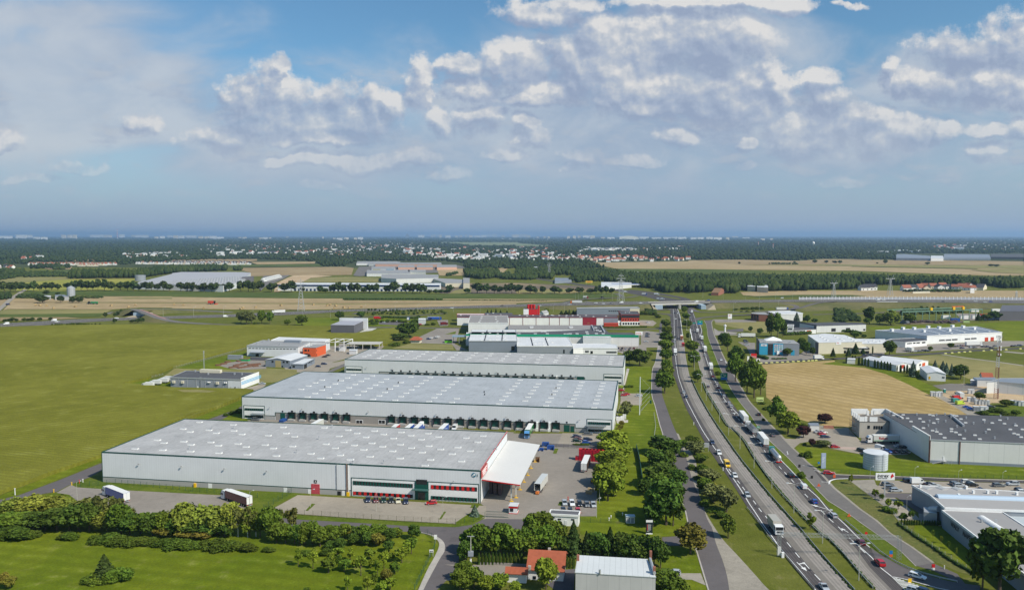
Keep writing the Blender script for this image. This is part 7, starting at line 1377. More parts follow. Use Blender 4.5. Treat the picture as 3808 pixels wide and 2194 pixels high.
def speckle(name,specs):
 V_=[];F_=[];M_=[]
 for s_,n in specs:
  poly=srcpx(s_);xs=[p[0]for p in poly];ys=[p[1]for p in poly];c=0
  while c<n:
   x=NR.uniform(min(xs),max(xs));y=NR.uniform(min(ys),max(ys))
   if not inpoly(x,y,poly):continue
   c+=1;P=G('Z',x/1.507,y/1.507);w=NR.uniform(5,8)*(1 if NR.random()<.85 else 3);d=NR.uniform(4,7);h=NR.uniform(5,9);a=NR.uniform(-.5,.5)+(1.57 if NR.random()<.5 else 0);ca,sa=math.cos(a),math.sin(a);k=len(V_)
   for(lx,ly,lz)in((-w,-d,0),(w,-d,0),(w,d,0),(-w,d,0),(-w,-d,h),(w,-d,h),(w,d,h),(-w,d,h),(-w,0,h+3),(w,0,h+3)):V_.append((P.x+lx*ca-ly*sa,P.y+lx*sa+ly*ca,lz))
   r=NR.random();rm_=1 if r<.35 else 2 if r<.6 else 3
   F_.extend([(k,k+1,k+5,k+4),(k+2,k+3,k+7,k+6),(k+1,k+2,k+6,k+9,k+5),(k+3,k,k+4,k+8,k+7),(k+4,k+5,k+9,k+8),(k+6,k+7,k+8,k+9)]);M_.extend([0,0,0,0,rm_,rm_]);EXC.append((P.x,P.y,9))
 b_=MB();b_.v=V_;b_.f=F_;b_.m=M_;o=b_.bd(name,[M_wallw,M_tilef,M_roofs,rW_]);o['kind']='stuff'
speckle('distant_houses',[('Q:1060,170 2330,140 R:900,190 1000,260 2330,290 S:900,300 900,420 200,430 R:1500,430 900,360 0,380 Q:1400,370 1060,330',330),('S:850,265 1700,255 2330,250 2330,300 900,310',50),('R:0,170 900,190 1400,300 600,300 0,330',110),('U:900,200 2330,180 2330,300 1100,310',90),('Q:400,220 1060,190 1060,330 500,340',40),('U:1200,130 2330,130 2330,175 1400,180',60),('P:1650,330 2330,320 Q:300,400 P:1700,420',40),('R:1600,130 2330,120 S:600,150 R:2100,165',50)])
FX=[srcpx(s_)for s_ in('R:900,188 2330,188 S:60,205 560,245 0,256 R:2330,236 1700,234 1500,206','S:1000,472 1100,455 2330,432 T:0,424 700,426 1500,440 1830,408 2330,412 U:0,418 600,420 600,340 2330,335 2330,700 T:2330,700 0,690 S:2330,640 1350,600','P:190,742 330,735 700,705 900,685 950,500 400,512 400,452 1570,455 1600,500 1850,490 Q:0,440 1150,415 1950,450 2050,520 2330,515 R:200,440 1330,440 1630,470 1620,700 Q:2330,800 P:0,900 0,745','P:150,480 420,485 420,560 150,560','R:1290,540 1630,540 1630,700 1290,700')]
pts=[];NT=0
while len(pts)<30000 and NT<400000:
 NT+=1;y=877.5+135*NR.random()**1.25;x=NR.uniform(-60,3870)
 if any(inpoly(x,y,q)for q in FX):continue
 if y>1035 or(x>2560 and y>985)or(y>1000 and x<2300):continue
 if(y>1008):continue
 pts.append((x,y))
P3d=[G('Z',x/1.507,y/1.507)for x,y in pts];ex=np.array(EXC)
A3=np.array([p[:]for p in P3d]);keep=np.ones(len(A3),bool)
for(hx,hy,hr)in EXC:keep&=~((np.abs(A3[:,0]-hx)<hr*1.2)&(A3[:,1]<hy+hr)&(A3[:,1]>hy-hr*9))
A3=A3[keep];rr=np.clip(A3[:,1]*.0019,4.5,60)*NR.uniform(.6,1.3,len(A3));hh=np.clip(12+A3[:,1]*.0006,9,24)*NR.uniform(.55,1.15,len(A3))
k_=A3[:,1]<7000
for nm_,kk in(('suburb_trees',k_),('forest',~k_)):
 if kk.any():bB_(nm_,[Vc(p)for p in A3[kk]],rr[kk],hh[kk],M_wood2)
 # -- vehicles
def pT_(n,c,rough=.25):return mat('paint_'+n,c,rough,spec=.5,coat=.6)
PC=dict(white=pT_('white',(.75,.76,.76)),silver=pT_('silver',(.42,.45,.48)),grey=pT_('grey',(.13,.14,.15)),black=pT_('black',(.012,.013,.015)),navy=pT_('navy',(.012,.022,.07)),blue=pT_('blue',(.015,.08,.38)),red=pT_('red',(.48,.012,.018)),maroon=pT_('maroon',(.13,.012,.02)),cream=pT_('cream',(.62,.58,.42)),yellow=pT_('yellow',(.80,.50,.005)),green=pT_('green',(.01,.20,.06)),dgreen=pT_('dark_green',(.008,.035,.025)),lime=pT_('lime',(.45,.60,.05)),orange=pT_('orange',(.75,.20,.02)),teal=pT_('teal',(.02,.22,.20)),lblue=pT_('light_blue',(.10,.30,.60)))
M_tyre=mat('tyre',(.012,.012,.012),.85);M_rim=mat('wheel_rim',(.40,.41,.42),.35,metal=.6);M_hl=mat('headlight_glass',(.80,.82,.84),.15,spec=.6);M_tl=mat('tail_light',(.40,.01,.01),.3);cH_=mat('chassis',(.03,.03,.032),.7);M_body=mat('paint_base',(.5,.5,.5),.25,spec=.5,coat=.6)
M_alu=mat('aluminium',(.55,.56,.57),.35,metal=.5);M_tbox=mat('trailer_skin',(.68,.68,.66),.5,bd=fP(1.2,.95,0,.04,.04));M_tside=mat('trailer_side',(.68,.68,.66),.5)
def sX_(b_,prof,y0,y1,mi=0,inset=0.0):
 n=len(prof);vs=[(p[0],y0,p[1])for p in prof]+[(p[0],y1,p[1])for p in prof]
 return b_.add(vs,[(i,(i+1)%n,n+(i+1)%n,n+i)for i in range(n)]+[tuple(range(n-1,-1,-1)),tuple(range(n,2*n))],mi)
def hull(b_,prof,w,mi=0,tum=.0,zc=.75):
 """side profile swept across the width, leaning in above zc"""
 n=len(prof);vs=[]
 for s in(-1,1):
  for x,z in prof:vs.append((x,s*(w/2-max(0,z-zc)*tum),z))
 return b_.add(vs,[(i,(i+1)%n,n+(i+1)%n,n+i)for i in range(n)]+[tuple(range(n-1,-1,-1)),tuple(range(n,2*n))],mi)
def wH_(root,x,y,r=.33,w=.22):
 o=Cy((x,y-w/2,r),(x,y+w/2,r),r,n=14).bd('wheel',M_tyre,root);s=1 if y>0 else-1
 Cy((x,y+s*w/2-.01,r),(x,y+s*(w/2+.02),r),r*.6,n=10).bd('rim',M_rim,o)
def mkcar(name,L,w,h,kind):
 r=bpy.data.objects.new(name,None);C.objects.link(r);a=L/2
 if kind=='sedan':body=[(-a,.35),(-a,.85),(-a+.25,.98),(-a+1.0,1.0),(a-1.35,.92),(a-.2,.72),(a,.55),(a,.35)];cab=[(-a+.85,.98),(-a+1.45,h-.05),(a-2.35,h-.05),(a-1.35,.92)]
 elif kind=='hatch':body=[(-a,.35),(-a,.95),(-a+.12,1.0),(a-1.15,.95),(a-.15,.75),(a,.55),(a,.35)];cab=[(-a+.08,.98),(-a+.55,h-.05),(a-1.95,h-.05),(a-1.05,.94)]
 elif kind=='estate':body=[(-a,.35),(-a,.95),(-a+.1,1.0),(a-1.35,.94),(a-.2,.74),(a,.55),(a,.35)];cab=[(-a+.08,.98),(-a+.45,h-.05),(a-2.3,h-.05),(a-1.3,.93)]
 else:body=[(-a,.4),(-a,1.15),(-a+.1,1.2),(a-1.2,1.15),(a-.15,.98),(a,.7),(a,.4)];cab=[(-a+.08,1.15),(-a+.5,h-.05),(a-2.1,h-.05),(a-1.15,1.13)]
 zc=cab[0][1]
 b_=MB();hull(b_,body,w,0,.12,.6);b_.bd('body',M_body,r)
 b_=MB();hull(b_,cab,w*.96,0,.30,zc);b_.bd('windows',gL_,r)
 x0,x1=cab[1][0]-.04,cab[2][0]+.04;wt=w*.96/2-(h-zc)*.30+.05
 b_=MB();b_.box(x0,x1,-wt,wt,h-.06,h);
 for s in(-1,1):
  for(p,q)in((cab[0],cab[1]),(cab[3],cab[2])):b_.cyl((p[0],s*w*.475,p[1]),(q[0],s*(wt-.03),q[1]),.05,n=4)
  b_.cyl(((x0+x1)/2-.1,s*w*.478,zc),((x0+x1)/2-.1,s*(wt-.02),h-.05),.05,n=4)
 b_.bd('roof',M_body,r)
 for x in(-a+.82,a-.85):
  for s in(-1,1):wH_(r,x,s*(w/2-.10))
 for s in(-1,1):Bx(a-.12,a+.02,s*(w/2-.38)-.2,s*(w/2-.38)+.2,.58,.75).bd('headlight',M_hl,r);Bx(-a-.02,-a+.06,s*(w/2-.25)-.18,s*(w/2-.25)+.18,.72,.92).bd('tail_light',M_tl,r)
 return proto(r)
def mkvan(name,L=5.6,w=2.0,h=2.4,box=False):
 r=bpy.data.objects.new(name,None);C.objects.link(r);a=L/2;b_=MB();hull(b_,[(-a,.4),(-a,h),(-a+.05,h+.03),(a-1.9,h+.03),(a-1.5,h-.12),(a-.75,1.25),(a-.05,.95),(a,.6),(a,.4)],w,0,.05,1.2);b_.bd('body',M_body,r)
 b_=MB();sX_(b_,[(a-1.50,h-.16),(a-1.44,h-.13),(a-.70,1.26),(a-.78,1.22)],-w*.44,w*.44);b_.bd('windscreen',gL_,r)
 for s in(-1,1):Bx(a-1.95,a-1.15,s*(w/2-.03)-.02,s*(w/2-.03)+.02,1.3,1.9).bd('side_window',gL_,r);Bx(a-.1,a+.02,s*.7-.18,s*.7+.18,.75,.98).bd('headlight',M_hl,r);Bx(-a-.03,-a+.03,s*.86-.08,s*.86+.08,.8,1.4).bd('tail_light',M_tl,r)
 for x in(-a+1.0,a-.95):
  for s in(-1,1):wH_(r,x,s*(w/2-.12),.36)
 return proto(r)
def cab(r,x1,w=2.45,h=3.7):
 b_=MB();sX_(b_,[(x1-2.2,.55),(x1-2.2,h),(x1-.75,h),(x1-.12,2.75),(x1,1.5),(x1,.45)],-w/2,w/2);o=b_.bd('cab',M_body,r)
 b_=MB();sX_(b_,[(x1-.14,2.72),(x1-.08,2.68),(x1+.03,1.75),(x1-.03,1.72)],-w*.45,w*.45);b_.bd('windscreen',gL_,o)
 for s in(-1,1):Bx(x1-1.35,x1-.35,s*w/2-.02,s*w/2+.02,1.8,2.6).bd('side_window',gL_,o);Bx(x1-.05,x1+.04,s*.9-.2,s*.9+.2,.6,.85).bd('headlight',M_hl,o);Bx(x1-.1,x1+.05,s*(w/2+.2)-.1,s*(w/2+.2)+.1,1.9,2.7).bd('mirror',cH_,o)
 Bx(x1-.02,x1+.05,-.85,.85,.95,1.5).bd('grille',cH_,o);wH_(r,x1-1.35,1.05,.5,.3);wH_(r,x1-1.35,-1.05,.5,.3)
def mksemi(name,kind='box',tractor=True):
 r=bpy.data.objects.new(name,None);C.objects.link(r)
 if tractor:
  cab(r,8.2);Bx(2.6,8.0,-.5,.5,.6,1.0).bd('chassis',cH_,r)
  for s in(-1,1):wH_(r,4.0,s*1.0,.5,.5)
 x0,x1=-8.2,5.4
 if kind=='box':
  b_=MB();b_.box(x0,x1,-1.25,1.25,1.15,3.98);t=b_.bd('trailer_box',M_tside,r);Bx(x0-.02,x1+.02,-1.27,1.27,3.98,4.02).bd('trailer_roof',mat('trailer_roof_white',(.72,.72,.70),.5),t)
  Bx(x0-.06,x0,-1.2,-.03,1.2,3.92).bd('rear_door',M_tbox,t);Bx(x0-.06,x0,.03,1.2,1.2,3.92).bd('rear_door',M_tbox,t)
 elif kind=='open':
  b_=MB();b_.box(x0,x1,-1.25,-1.2,1.15,3.98).box(x0,x1,1.2,1.25,1.15,3.98).box(x0,x1,-1.2,1.2,3.93,3.98).box(x0,x1,-1.2,1.2,1.1,1.2).box(x1-.05,x1,-1.2,1.2,1.2,3.93);b_.bd('trailer_box',M_tside,r)
 elif kind=='tank':
  Cy((x0+.6,0,2.35),(x1-.3,0,2.35),1.15,n=16).cyl((x0+.1,0,2.35),(x0+.6,0,2.35),.6,1.15,n=16).cyl((x1-.3,0,2.35),(x1+.1,0,2.35),1.15,.6,n=16).bd('tank',M_alu,r);Bx(x0+1,x1-1,-.35,.35,3.45,3.62).bd('walkway',mS,r);Bx(x0-.2,x0+.3,-1.2,1.2,.6,1.0).bd('bumper',rE_,r)
 elif kind=='tipper':
  b_=MB();b_.box(x0,x1,-1.25,-1.17,1.2,3.1).box(x0,x1,1.17,1.25,1.2,3.1).box(x0,x1,-1.17,1.17,1.15,1.3).box(x0,x0+.08,-1.17,1.17,1.3,3.1).box(x1-.08,x1,-1.17,1.17,1.3,3.3);b_.bd('tipper_body',M_alu,r)
  b_=MB()
  for i in range(5):b_.box(x0-.05,x0,-1.1+i*.5,-1.0+i*.5,1.3,3.1)
  b_.bd('rear_ribs',mS,r)
 Bx(x0,x1,-.5,.5,.85,1.14).bd('trailer_chassis',cH_,r);Bx(x0-.05,x0+.05,-1.2,1.2,.55,.75).bd('underrun_bar',mS,r)
 for x in(-6.2,-4.9,-3.6):
  for s in(-1,1):wH_(r,x,s*1.0,.5,.4)
 for s in(-1,1):Bx(x0-.09,x0-.02,s*.95-.2,s*.95+.2,.8,1.0).bd('tail_light',M_tl,r)
 if not tractor:Bx(2.6,2.9,-.9,.9,0,1.1).bd('landing_leg',cH_,r)
 return proto(r)
def mkrigid(name,L=8.5,boxh=3.7):
 r=bpy.data.objects.new(name,None);C.objects.link(r);a=L/2;cab(r,a,2.4,3.0);t=Bx(-a,a-2.4,-1.25,1.25,1.05,boxh).bd('cargo_box',M_tside,r);Bx(-a-.05,-a,-1.15,1.15,1.1,boxh-.08).bd('rear_door',M_tbox,t);Bx(-a,a-.5,-.45,.45,.65,1.04).bd('chassis',cH_,r)
 for s in(-1,1):wH_(r,-a+1.8,s*1.0,.5,.45)
 return proto(r)
VP=dict(sedan=mkcar('car',4.6,1.8,1.45,'sedan'),hatch=mkcar('car',4.1,1.75,1.48,'hatch'),estate=mkcar('car',4.7,1.82,1.5,'estate'),suv=mkcar('car',4.6,1.88,1.72,'suv'),van=mkvan('van'),mini=mkvan('van',4.5,1.8,1.85),semi=mksemi('lorry'),openb=mksemi('lorry_trailer','open',False),trailer=mksemi('lorry_trailer','box',False),tank=mksemi('tanker_lorry','tank'),tipper=mksemi('tipper_lorry','tipper'),rigid=mkrigid('lorry'),unit=None)
r=bpy.data.objects.new('lorry',None);C.objects.link(r);cab(r,3,2.45,3.6);Bx(-3,2.8,-.5,.5,.6,1.0).bd('chassis',cH_,r)
for s in(-1,1):wH_(r,-1.8,s*1.0,.5,.5)
VP['unit']=proto(r)
PC['boxcream']=pT_('box_cream',(.42,.39,.33),.6)
CAT=dict(semi='lorry',openb='trailer',trailer='trailer',tank='lorry',tipper='lorry',rigid='lorry',unit='lorry',van='van',mini='van')
CLL=[(a+b_)*.5 for a,b_ in zip(LL,LR)];CRR=[(a+b_)*.5 for a,b_ in zip(RL,RR)];CSR=[(a+b_)*.5 for a,b_ in zip(A_,B_)];CSL=[(a+b_)*.5 for a,b_ in zip(SLr,SRr)];CMM=[(a+b_)*.5 for a,b_ in zip(mT,mB)]
def head(P,line_,back=False):
 i=min(range(len(line_)-1),key=lambda k:(line_[k]-P).length);d=line_[i+1]-line_[i]
 if back:d=-d
 return math.atan2(d.y,d.x)
def vH_(spec,hd,typ,col,lb_,gp_=None,box=None,z=.17,s=1.0):
 t,x,y=PS(spec)[0];P=G(t,x,y,z if z>1 else 0)
 if isinstance(hd,str):
  ln=dict(L=CLL,R=CRR,S=CSR,s=CSL,M=CMM,N=CMM)[hd[0]]
  a=head(P,ln);d=Vc((math.cos(a),math.sin(a),0))
  toward=d.y<0 if hd[0]in 'LRSs' else d.x<0
  want=hd[-1]=='-'
  if toward!=want:a+=math.pi
 else:a=math.radians(hd)
 pt={'paint_base':PC.get(col,PC['white'])}
 if box:pt['trailer_side']=PC[box]if box in PC else MATS[box]
 o=dup(VP[typ],(P.x,P.y,z),a,s,lb_,CAT.get(typ,'car'),gp_,pT_=pt);return o
g='vehicles on the highway'
for q in(('w:693,305','L-','hatch','silver','light silver car leading the dark car down the left carriageway'),('w:738,385','L-','hatch','navy','dark car right behind the silver car on the left carriageway'),('w:1205,1215','L-','suv','navy','dark blue car beside the grey backed road sign'),('w:1325,1405','L-','suv','white','white car just ahead of the yellow van'),('y:598,100','L-','van','yellow','bright yellow delivery van with a white roof edge'),('y:685,218','L-','hatch','white','white hatchback following the yellow van'),('y:822,432','L-','hatch','silver','silver convertible in the left carriageway before the big lorry'),('y:1128,810','L-','rigid','white','white lorry with cream box body driving to the camera by the gantry',None,'boxcream',.17,1.12),('z:190,1448','L-','sedan','silver','silver car at the bottom edge on the left carriageway'),('v:540,1060','L-','semi','white','white lorry between the plane trees and the red tractor unit'),('v:680,915','L-','unit','red','red lorry cab on the concrete lane'),('v:655,780','L-','rigid','orange','small lorry with a grey box and orange cab'),('v:530,800','L-','sedan','white','white car on the lane marking left of the orange cab lorry'),('v:528,850','L-','hatch','silver','pale blue-grey car behind the white car at the lane end'),('v:547,425','L-','sedan','white','lone white car on the dark lanes below the bridge'),('v:583,325','L-','sedan','white','white car next to a dark one right below the bridge'),('v:528,322','L-','sedan','black','dark car right below the bridge'),('v:545,752','L-','sedan','black','black car in tree shade on the left carriageway'),('v:838,315','R+','rigid','white','white box lorry nearest the bridge on the right carriageway'),('v:783,335','R+','sedan','white','white car beside the lorry nearest the bridge'),('v:940,665','R+','rigid','cream','cream box lorry on the widened lanes'),('v:1018,795','R+','rigid','black','dark box lorry at the end of the white wedge line'),('v:1030,882','R+','sedan','silver','silver car behind the dark box lorry'),('v:1075,1000','R+','semi','white','white backed lorry between two cars on the right carriageway'),('v:1083,1092','R+','sedan','silver','silver car close behind the white backed lorry'),('v:1180,1320','R+','semi','silver','grey backed lorry level with the large green sign'),('w:1215,10','R+','sedan','maroon','dark red car behind the grey backed lorry'),('w:1287,145','R+','sedan','silver','silver car followed by a black car'),('w:1320,218','R+','sedan','black','black car behind the silver car in the queue'),('w:1132,200','R+','hatch','grey','grey car alone in the inner concrete lane'),('w:1415,372','R+','estate','silver','silver estate car below the tree shadows'),('w:1505,498','R+','estate','silver','silver car just ahead of a pale car'),('w:1545,562','R+','suv','silver','pale car leading up to the big grey trailer'),('x:310,545','R+','semi','silver','articulated lorry with a dull grey trailer at the head of the lorry queue'),('x:450,745','R+','tipper','white','open tipper lorry with an aluminium body'),('x:660,955','R+','semi','white','clean white articulated lorry between the tipper and the tanker'),('x:880,1240','R+','tank','teal','shiny tanker lorry with a green cab'),('y:1298,215','R+','suv','black','black car behind the tanker'),('y:1440,342','R+','mini','white','small white van with a square back'),('z:80,500','R+','hatch','blue','bright blue hatchback before the white arrow'),('z:288,655','R+','estate','silver','silver car level with the orange warning sign'),('z:595,950','R+','estate','maroon','dark maroon car under the gantry'),('z:800,1180','R+','suv','red','red car with a white rear window below the gantry'),('z:1212,1325',-42,'estate','white','white estate car on the slip road'),('x:590,458','S+','sedan','black','black car on the right service road beside the field tree'),('x:840,835','S+','sedan','grey','dark grey car in tree shade on the right service road'),('v:1365,1168','S-','sedan','white','white car on the right service road below the poplars'),('w:175,78','s+','sedan','grey','dark car on the left service road beside the mast'),('v:268,605',175,'sedan','black','black car at the estate road mouth'),('z:243,188',-10,'estate','red','red estate car turning at the side road junction')):vH_(*q[:5],g if isinstance(q[1],str)else None,*q[6:])
o=vH_('z:1195,1485',-42,'estate','silver','pale car cut by the bottom edge below the yellow board');vH_('z:1310,1500',-42,'estate','navy','dark car cut by the bottom edge beside the pale car')
LG=math.degrees(GA)
vH_('a:905,745',143,'semi','white','lorry with a blue curtain trailer in the lorry park',box='blue',z=.14);vH_('a:1845,775',143,'semi','white','lorry with a dark red curtain trailer in the lorry park',box='maroon',z=.14)
M_brown=mat('paint_brown',(.05,.03,.02),.5);PC['brown']=M_brown;PC['pale']=pT_('pale',(.62,.62,.58))
vH_('c:662,655',75,'openb','white','white trailer with open rear doors and a forklift at its back',box='pale',z=.13);vH_('c:1005,500',78,'semi','grey','lorry with a cream roof and dark brown rear frame in the yard',box='brown',z=.13)
fl=tH_('forklift','orange forklift loading the open white trailer','forklift',G('c',628,706),1.3);MB().taper(-1.2,.9,-.6,.6,.35,1.2,0,.2,.05).bd('body',PC['orange'],fl);Bx(.95,1.05,-.4,-.3,.1,2.6).box(.95,1.05,.3,.4,.1,2.6).bd('mast',cH_,fl);Bx(-.7,.5,-.5,.5,2.1,2.18).bd('overhead_guard',cH_,fl)
for x in(-.8,.6):
 for s in(-1,1):wH_(fl,x,s*.55,.28,.2)
for i,s in enumerate((-1,1)):Bx(1.05,2.1,s*.25-.06,s*.25+.06,.12,.18).bd('fork',mS,fl)
Bx(2.2,3.2,-.5,.5,.15,1.6).bd('load',cR_,fl)
g='trailers docked at the middle warehouse';DA=LG+90
for(xx,ty_,col,l_)in((515,122,'pale','white trailer docked at the third left door of the middle warehouse'),(1110,160,'red','trailer with a red side docked at the middle warehouse'),(1222,158,'blue','left trailer of the pair with blue sides'),(1290,158,'blue','right trailer of the pair with blue sides'),(1490,156,'blue','single trailer with a blue side near the container')):
 Q_=G('b',xx,ty_,4.0);P=Q_-f2.n*8.2;o=dup(VP['trailer'],(P.x,P.y,.12),f2.a-math.pi/2,None,l_,'trailer',g,pT_={'trailer_side':PC[col]})
lx=f2.wl_('b',1325,140,-.7)[0];P=f2.P+f2.u*lx-f2.n*9;o=tH_('container','blue skip with a white container standing in it at the docks','container',P,GA);Bx(-1.2,1.2,-3,3,.2,1.9).bd('skip',bL_,o);Bx(-.9,.9,-1.5,2.5,1.9,4.2).bd('white_container',mW,o)
vH_('b:1555,203',LG-90,'van','white','white van parked at the docks right of the blue trailers',z=.12)
P=f2.P+f2.u*f2.wl_('l',513,840,-.7)[0]-f2.n*9.5;dup(VP['semi'],(P.x,P.y,.13),f2.a-math.pi/2,None,'blue lorry with a green trailer docked at the middle warehouse','lorry',None,pT_={'paint_base':PC['lblue'],'trailer_side':PC['green']})
b_=MB();o=tH_('skip','blue skip beside the left roller door of the middle warehouse','skip',G('b',218,140),GA);MB().taper(-1.1,1.1,-2.5,2.5,0,1.3,-.2,-.2,-.2).bd('skip_body',bL_,o)
for i,q in enumerate((('b:878,762','estate','navy','blue-grey'),('b:940,764','estate','maroon','dark maroon'),('b:1000,765','estate','dgreen','dark green'),('b:1060,767','estate','black','black'),('b:1113,770','sedan','cream','cream'),('b:1173,775','estate','navy','navy')),):
 vH_(q[0],LG-70,q[1],q[2],'%s car, %s from the left in the row before the red windows'%(q[3],nth(i)),'cars before the office windows',z=.13)
vH_('b:1373,787',LG-160,'hatch','red','red hatchback right of the green entrance',z=.13)
for i,q in enumerate((('c:838,788','hatch','silver','silver'),('c:896,793','suv','white','white'),('c:955,795','hatch','black','black'),('c:1012,800','hatch','grey','dark grey'),('c:1063,803','hatch','silver','pale blue-grey'))):vH_(q[0],LG-78,q[1],q[2],'%s car, %s in the row by the yard lamp'%(q[3],nth(i)),'row of cars by the yard lamp',z=.13)
for q in(('c:828,848','hatch','black','dark car half hidden behind the switch house, left'),('c:882,852','hatch','black','dark car half hidden behind the switch house, middle'),('c:942,852','hatch','red','red car half hidden behind the switch house')):vH_(q[0],LG-80,q[1],q[2],q[3],z=.13)
for q in(('c:935,266','estate','navy','dark blue car nearest the loading docks in the small car park'),('c:1022,246','estate','grey','dark grey car right below the office of the middle warehouse'),('c:1020,289','estate','navy','navy car above the bright blue one'),('c:935,300','hatch','dgreen','dark green car left of the bright blue one'),('c:1008,313','hatch','blue','bright blue car above the round bushes'),('c:940,285','hatch','maroon','maroon car hidden behind the dark green car')):vH_(q[0],LG+5,q[1],q[2],q[3],z=.13)
vH_('c:1690,1335',172,'hatch','silver','silver hatchback on the gravel drive at the bottom',z=.13)
for q in(('l:1517,503','hatch','red','bright red car right of the middle warehouse'),('l:1548,492','hatch','red','red car behind the bright red car'),('l:1680,510','hatch','silver','silver car alone on the pale car park'),('l:1488,450','hatch','red','red car by the path behind the middle warehouse'),('l:1490,410','hatch','lime','lime green car by the path')):vH_(q[0],LG+8,q[1],q[2],q[3],z=.14)
for q in(('m:1675,960',-5,'sedan','silver','silver car at the gable of the grey hall'),('m:1605,1352',-10,'suv','grey','grey car before the left office of the middle warehouse'),('n:313,668',20,'sedan','black','first black car beside the orange office'),('n:350,652',20,'sedan','black','second black car beside the orange office'),('n:245,772',5,'hatch','navy','dark blue car by the small green island'),('n:308,745',5,'estate','navy','navy car behind the glass shelter'),('n:135,660',-15,'van','black','black van in front of the orange office'),('n:1440,475',15,'suv','navy','dark blue car in the works car park'),('n:1472,462',15,'sedan','white','white car behind the dark blue car in the works car park'),('n:1513,465',15,'sedan','grey','grey car in the works car park'),('n:1537,450',15,'sedan','white','white car farthest right in the works car park'),('n:1290,347',-5,'sedan','teal','teal car on the estate road by the big tree'),('x:1590,718',5,'sedan','silver','silver car nearest the shelter'),('x:1665,775',15,'sedan','silver','pale silver car left of the red one'),('x:1745,785',15,'sedan','white','white car behind the red one'),('x:1730,812',12,'hatch','red','red car in the row by the green strip'),('x:1790,865',5,'estate','navy','navy car in the row by the green strip'),('e:540,347',0,'hatch','red','red car on the lawn edge by the barriers'),('5:448,950',-60,'suv','black','black car left of the pale shed'),('5:820,920',-65,'van','white','white van behind the pale shed'),('5:952,965',-60,'hatch','blue','blue car in the shaded row by the grey warehouse'),('5:1060,965',-60,'hatch','maroon','dark red car in the shaded row'),('5:1185,970',-60,'hatch','black','black car in the shaded row'),('5:1305,975',-60,'hatch','black','last dark car in the shaded row'),('5:1170,868',-5,'sedan','silver','silver car in the deep shade by the grey warehouse'),('5:1270,880',-5,'estate','black','black car in the deep shade by the grey warehouse'),('5:880,778',178,'semi','white','long white lorry backed against the grey warehouse')):vH_(*q,z=.13,box='pale' if q[2]=='semi' else None)
P=G('5',880,778);o=None
lt=[o for o in C.objects if o.get('label')=='long white lorry backed against the grey warehouse'][0]
b_=MB();tM_(b_,'Raben',-3.6,1.30,2.1,1.7,'-y',bold=.04)
for i,v in enumerate(b_.v):b_.v[i]=(-v[0]-.6,1.29+.01*(v[1]>1.29),v[2])
b_.bd('side_lettering',mat('letter_red',(.40,.03,.02),.5),lt);Bx(-8.1,5.3,1.26,1.285,1.35,1.6).bd('green_stripe',nP_,lt)
g='cars parked beside the grey works'
for q in(('z:890,312',0,'estate','grey','dark silver car, top of the trio by the sign pole'),('z:920,348',0,'estate','grey','grey car, middle of the trio by the sign pole'),('z:978,378',0,'estate','silver','silver estate, lowest of the trio by the sign pole'),('z:1120,272',0,'estate','black','dark car behind the white van on the works car park'),('z:1215,290',0,'van','white','big white van on the works car park'),('h:190,182',0,'sedan','black','black car right of the big white van'),('h:245,196',0,'sedan','silver','pale car peeping over the roof edge'),('h:510,175',0,'estate','grey','dark grey car left of the cluster'),('h:550,196',0,'estate','silver','silver car in the cluster above the rooflights'),('h:648,152',0,'estate','white','white car at the back of the cluster'),('h:700,190',0,'suv','black','black car at the front of the cluster'),('h:1030,195',0,'estate','grey','dark grey estate beside the silver people carrier'),('h:1200,180',180,'suv','silver','silver people carrier on the works car park'),('h:1300,255',0,'estate','black','black car at the right edge'),('h:1330,275',0,'estate','white','white car at the right edge'),('h:820,252',0,'sedan','navy','dark car hidden behind the vents')):vH_(*q,gp_=g,z=.13)
g='vehicles on the motorway'
for q in(('Q:1440,1148','M-','semi','white','white lorry with a blue logo on the motorway'),('Q:725,1200','M+','van','white','white van on the motorway beside the meadow trees'),('P:85,1300','M-','van','white','white van at the left edge of the motorway'),('P:730,1254','M-','van','white','white van on the far left motorway lanes'),('P:772,1268','M+','sedan','white','white car close to the white van on the left motorway'),('P:1580,1222','M+','suv','white','white car just left of the overpass'),('R:580,1113','M-','suv','white','white car right of the charcoal warehouse on the motorway'),('R:1460,1083','M-','sedan','white','white car on the motorway beyond the lorry park')):vH_(*q,gp_=g,z=.25)
for q in(('R:2135,1047','M-','sedan','black','dark car on the rising motorway'),('S:810,1015','M-','semi','orange','lorry with an orange cab and a mixed grey trailer'),('S:720,1033','M-','estate','white','white estate below the orange cab lorry'),('S:315,1050','M-','sedan','white','white car beside the red tower block'),('S:1080,1012','M+','sedan','white','white car right of the orange lorry'),('S:1178,1022','M-','sedan','white','second white car right of the orange lorry'),('S:1280,1020','M+','sedan','grey','grey car between white ones on the motorway'),('S:1420,1010','M-','van','white','white van at the foot of the big pylon'),('S:1680,1014','M-','sedan','white','white car left of the bridge'),('T:105,997','M-','van','white','white van on the bridge'),('T:270,973','M-','sedan','blue','blue car at the right end of the bridge'),('T:1268,945','M-','suv','white','white car on the far lanes right of the bridge'),('U:350,970','M-','van','white','white van above the small underpass'),('U:430,973','M+','sedan','white','white car above the small underpass'),('U:1235,993','M+','sedan','black','black car on the right embankment'),('U:1675,990','M-','estate','white','white car on the right embankment'),('U:1805,1003','M-','sedan','white','white car next to a blue one'),('U:1882,994','M+','sedan','blue','blue car on the right embankment')):vH_(*q,gp_=g,z=7.25 if q[0][0]in 'TU' or float(q[0][2:].split(',')[0])>1000 and q[0][0]=='S' else 5.5 if q[0][0]=='S' else 2.2)
vH_('T:1270,1108',5,'semi','blue','lorry with a blue cab on the slip road above the white roofed warehouse',box='pale',z=1.8)
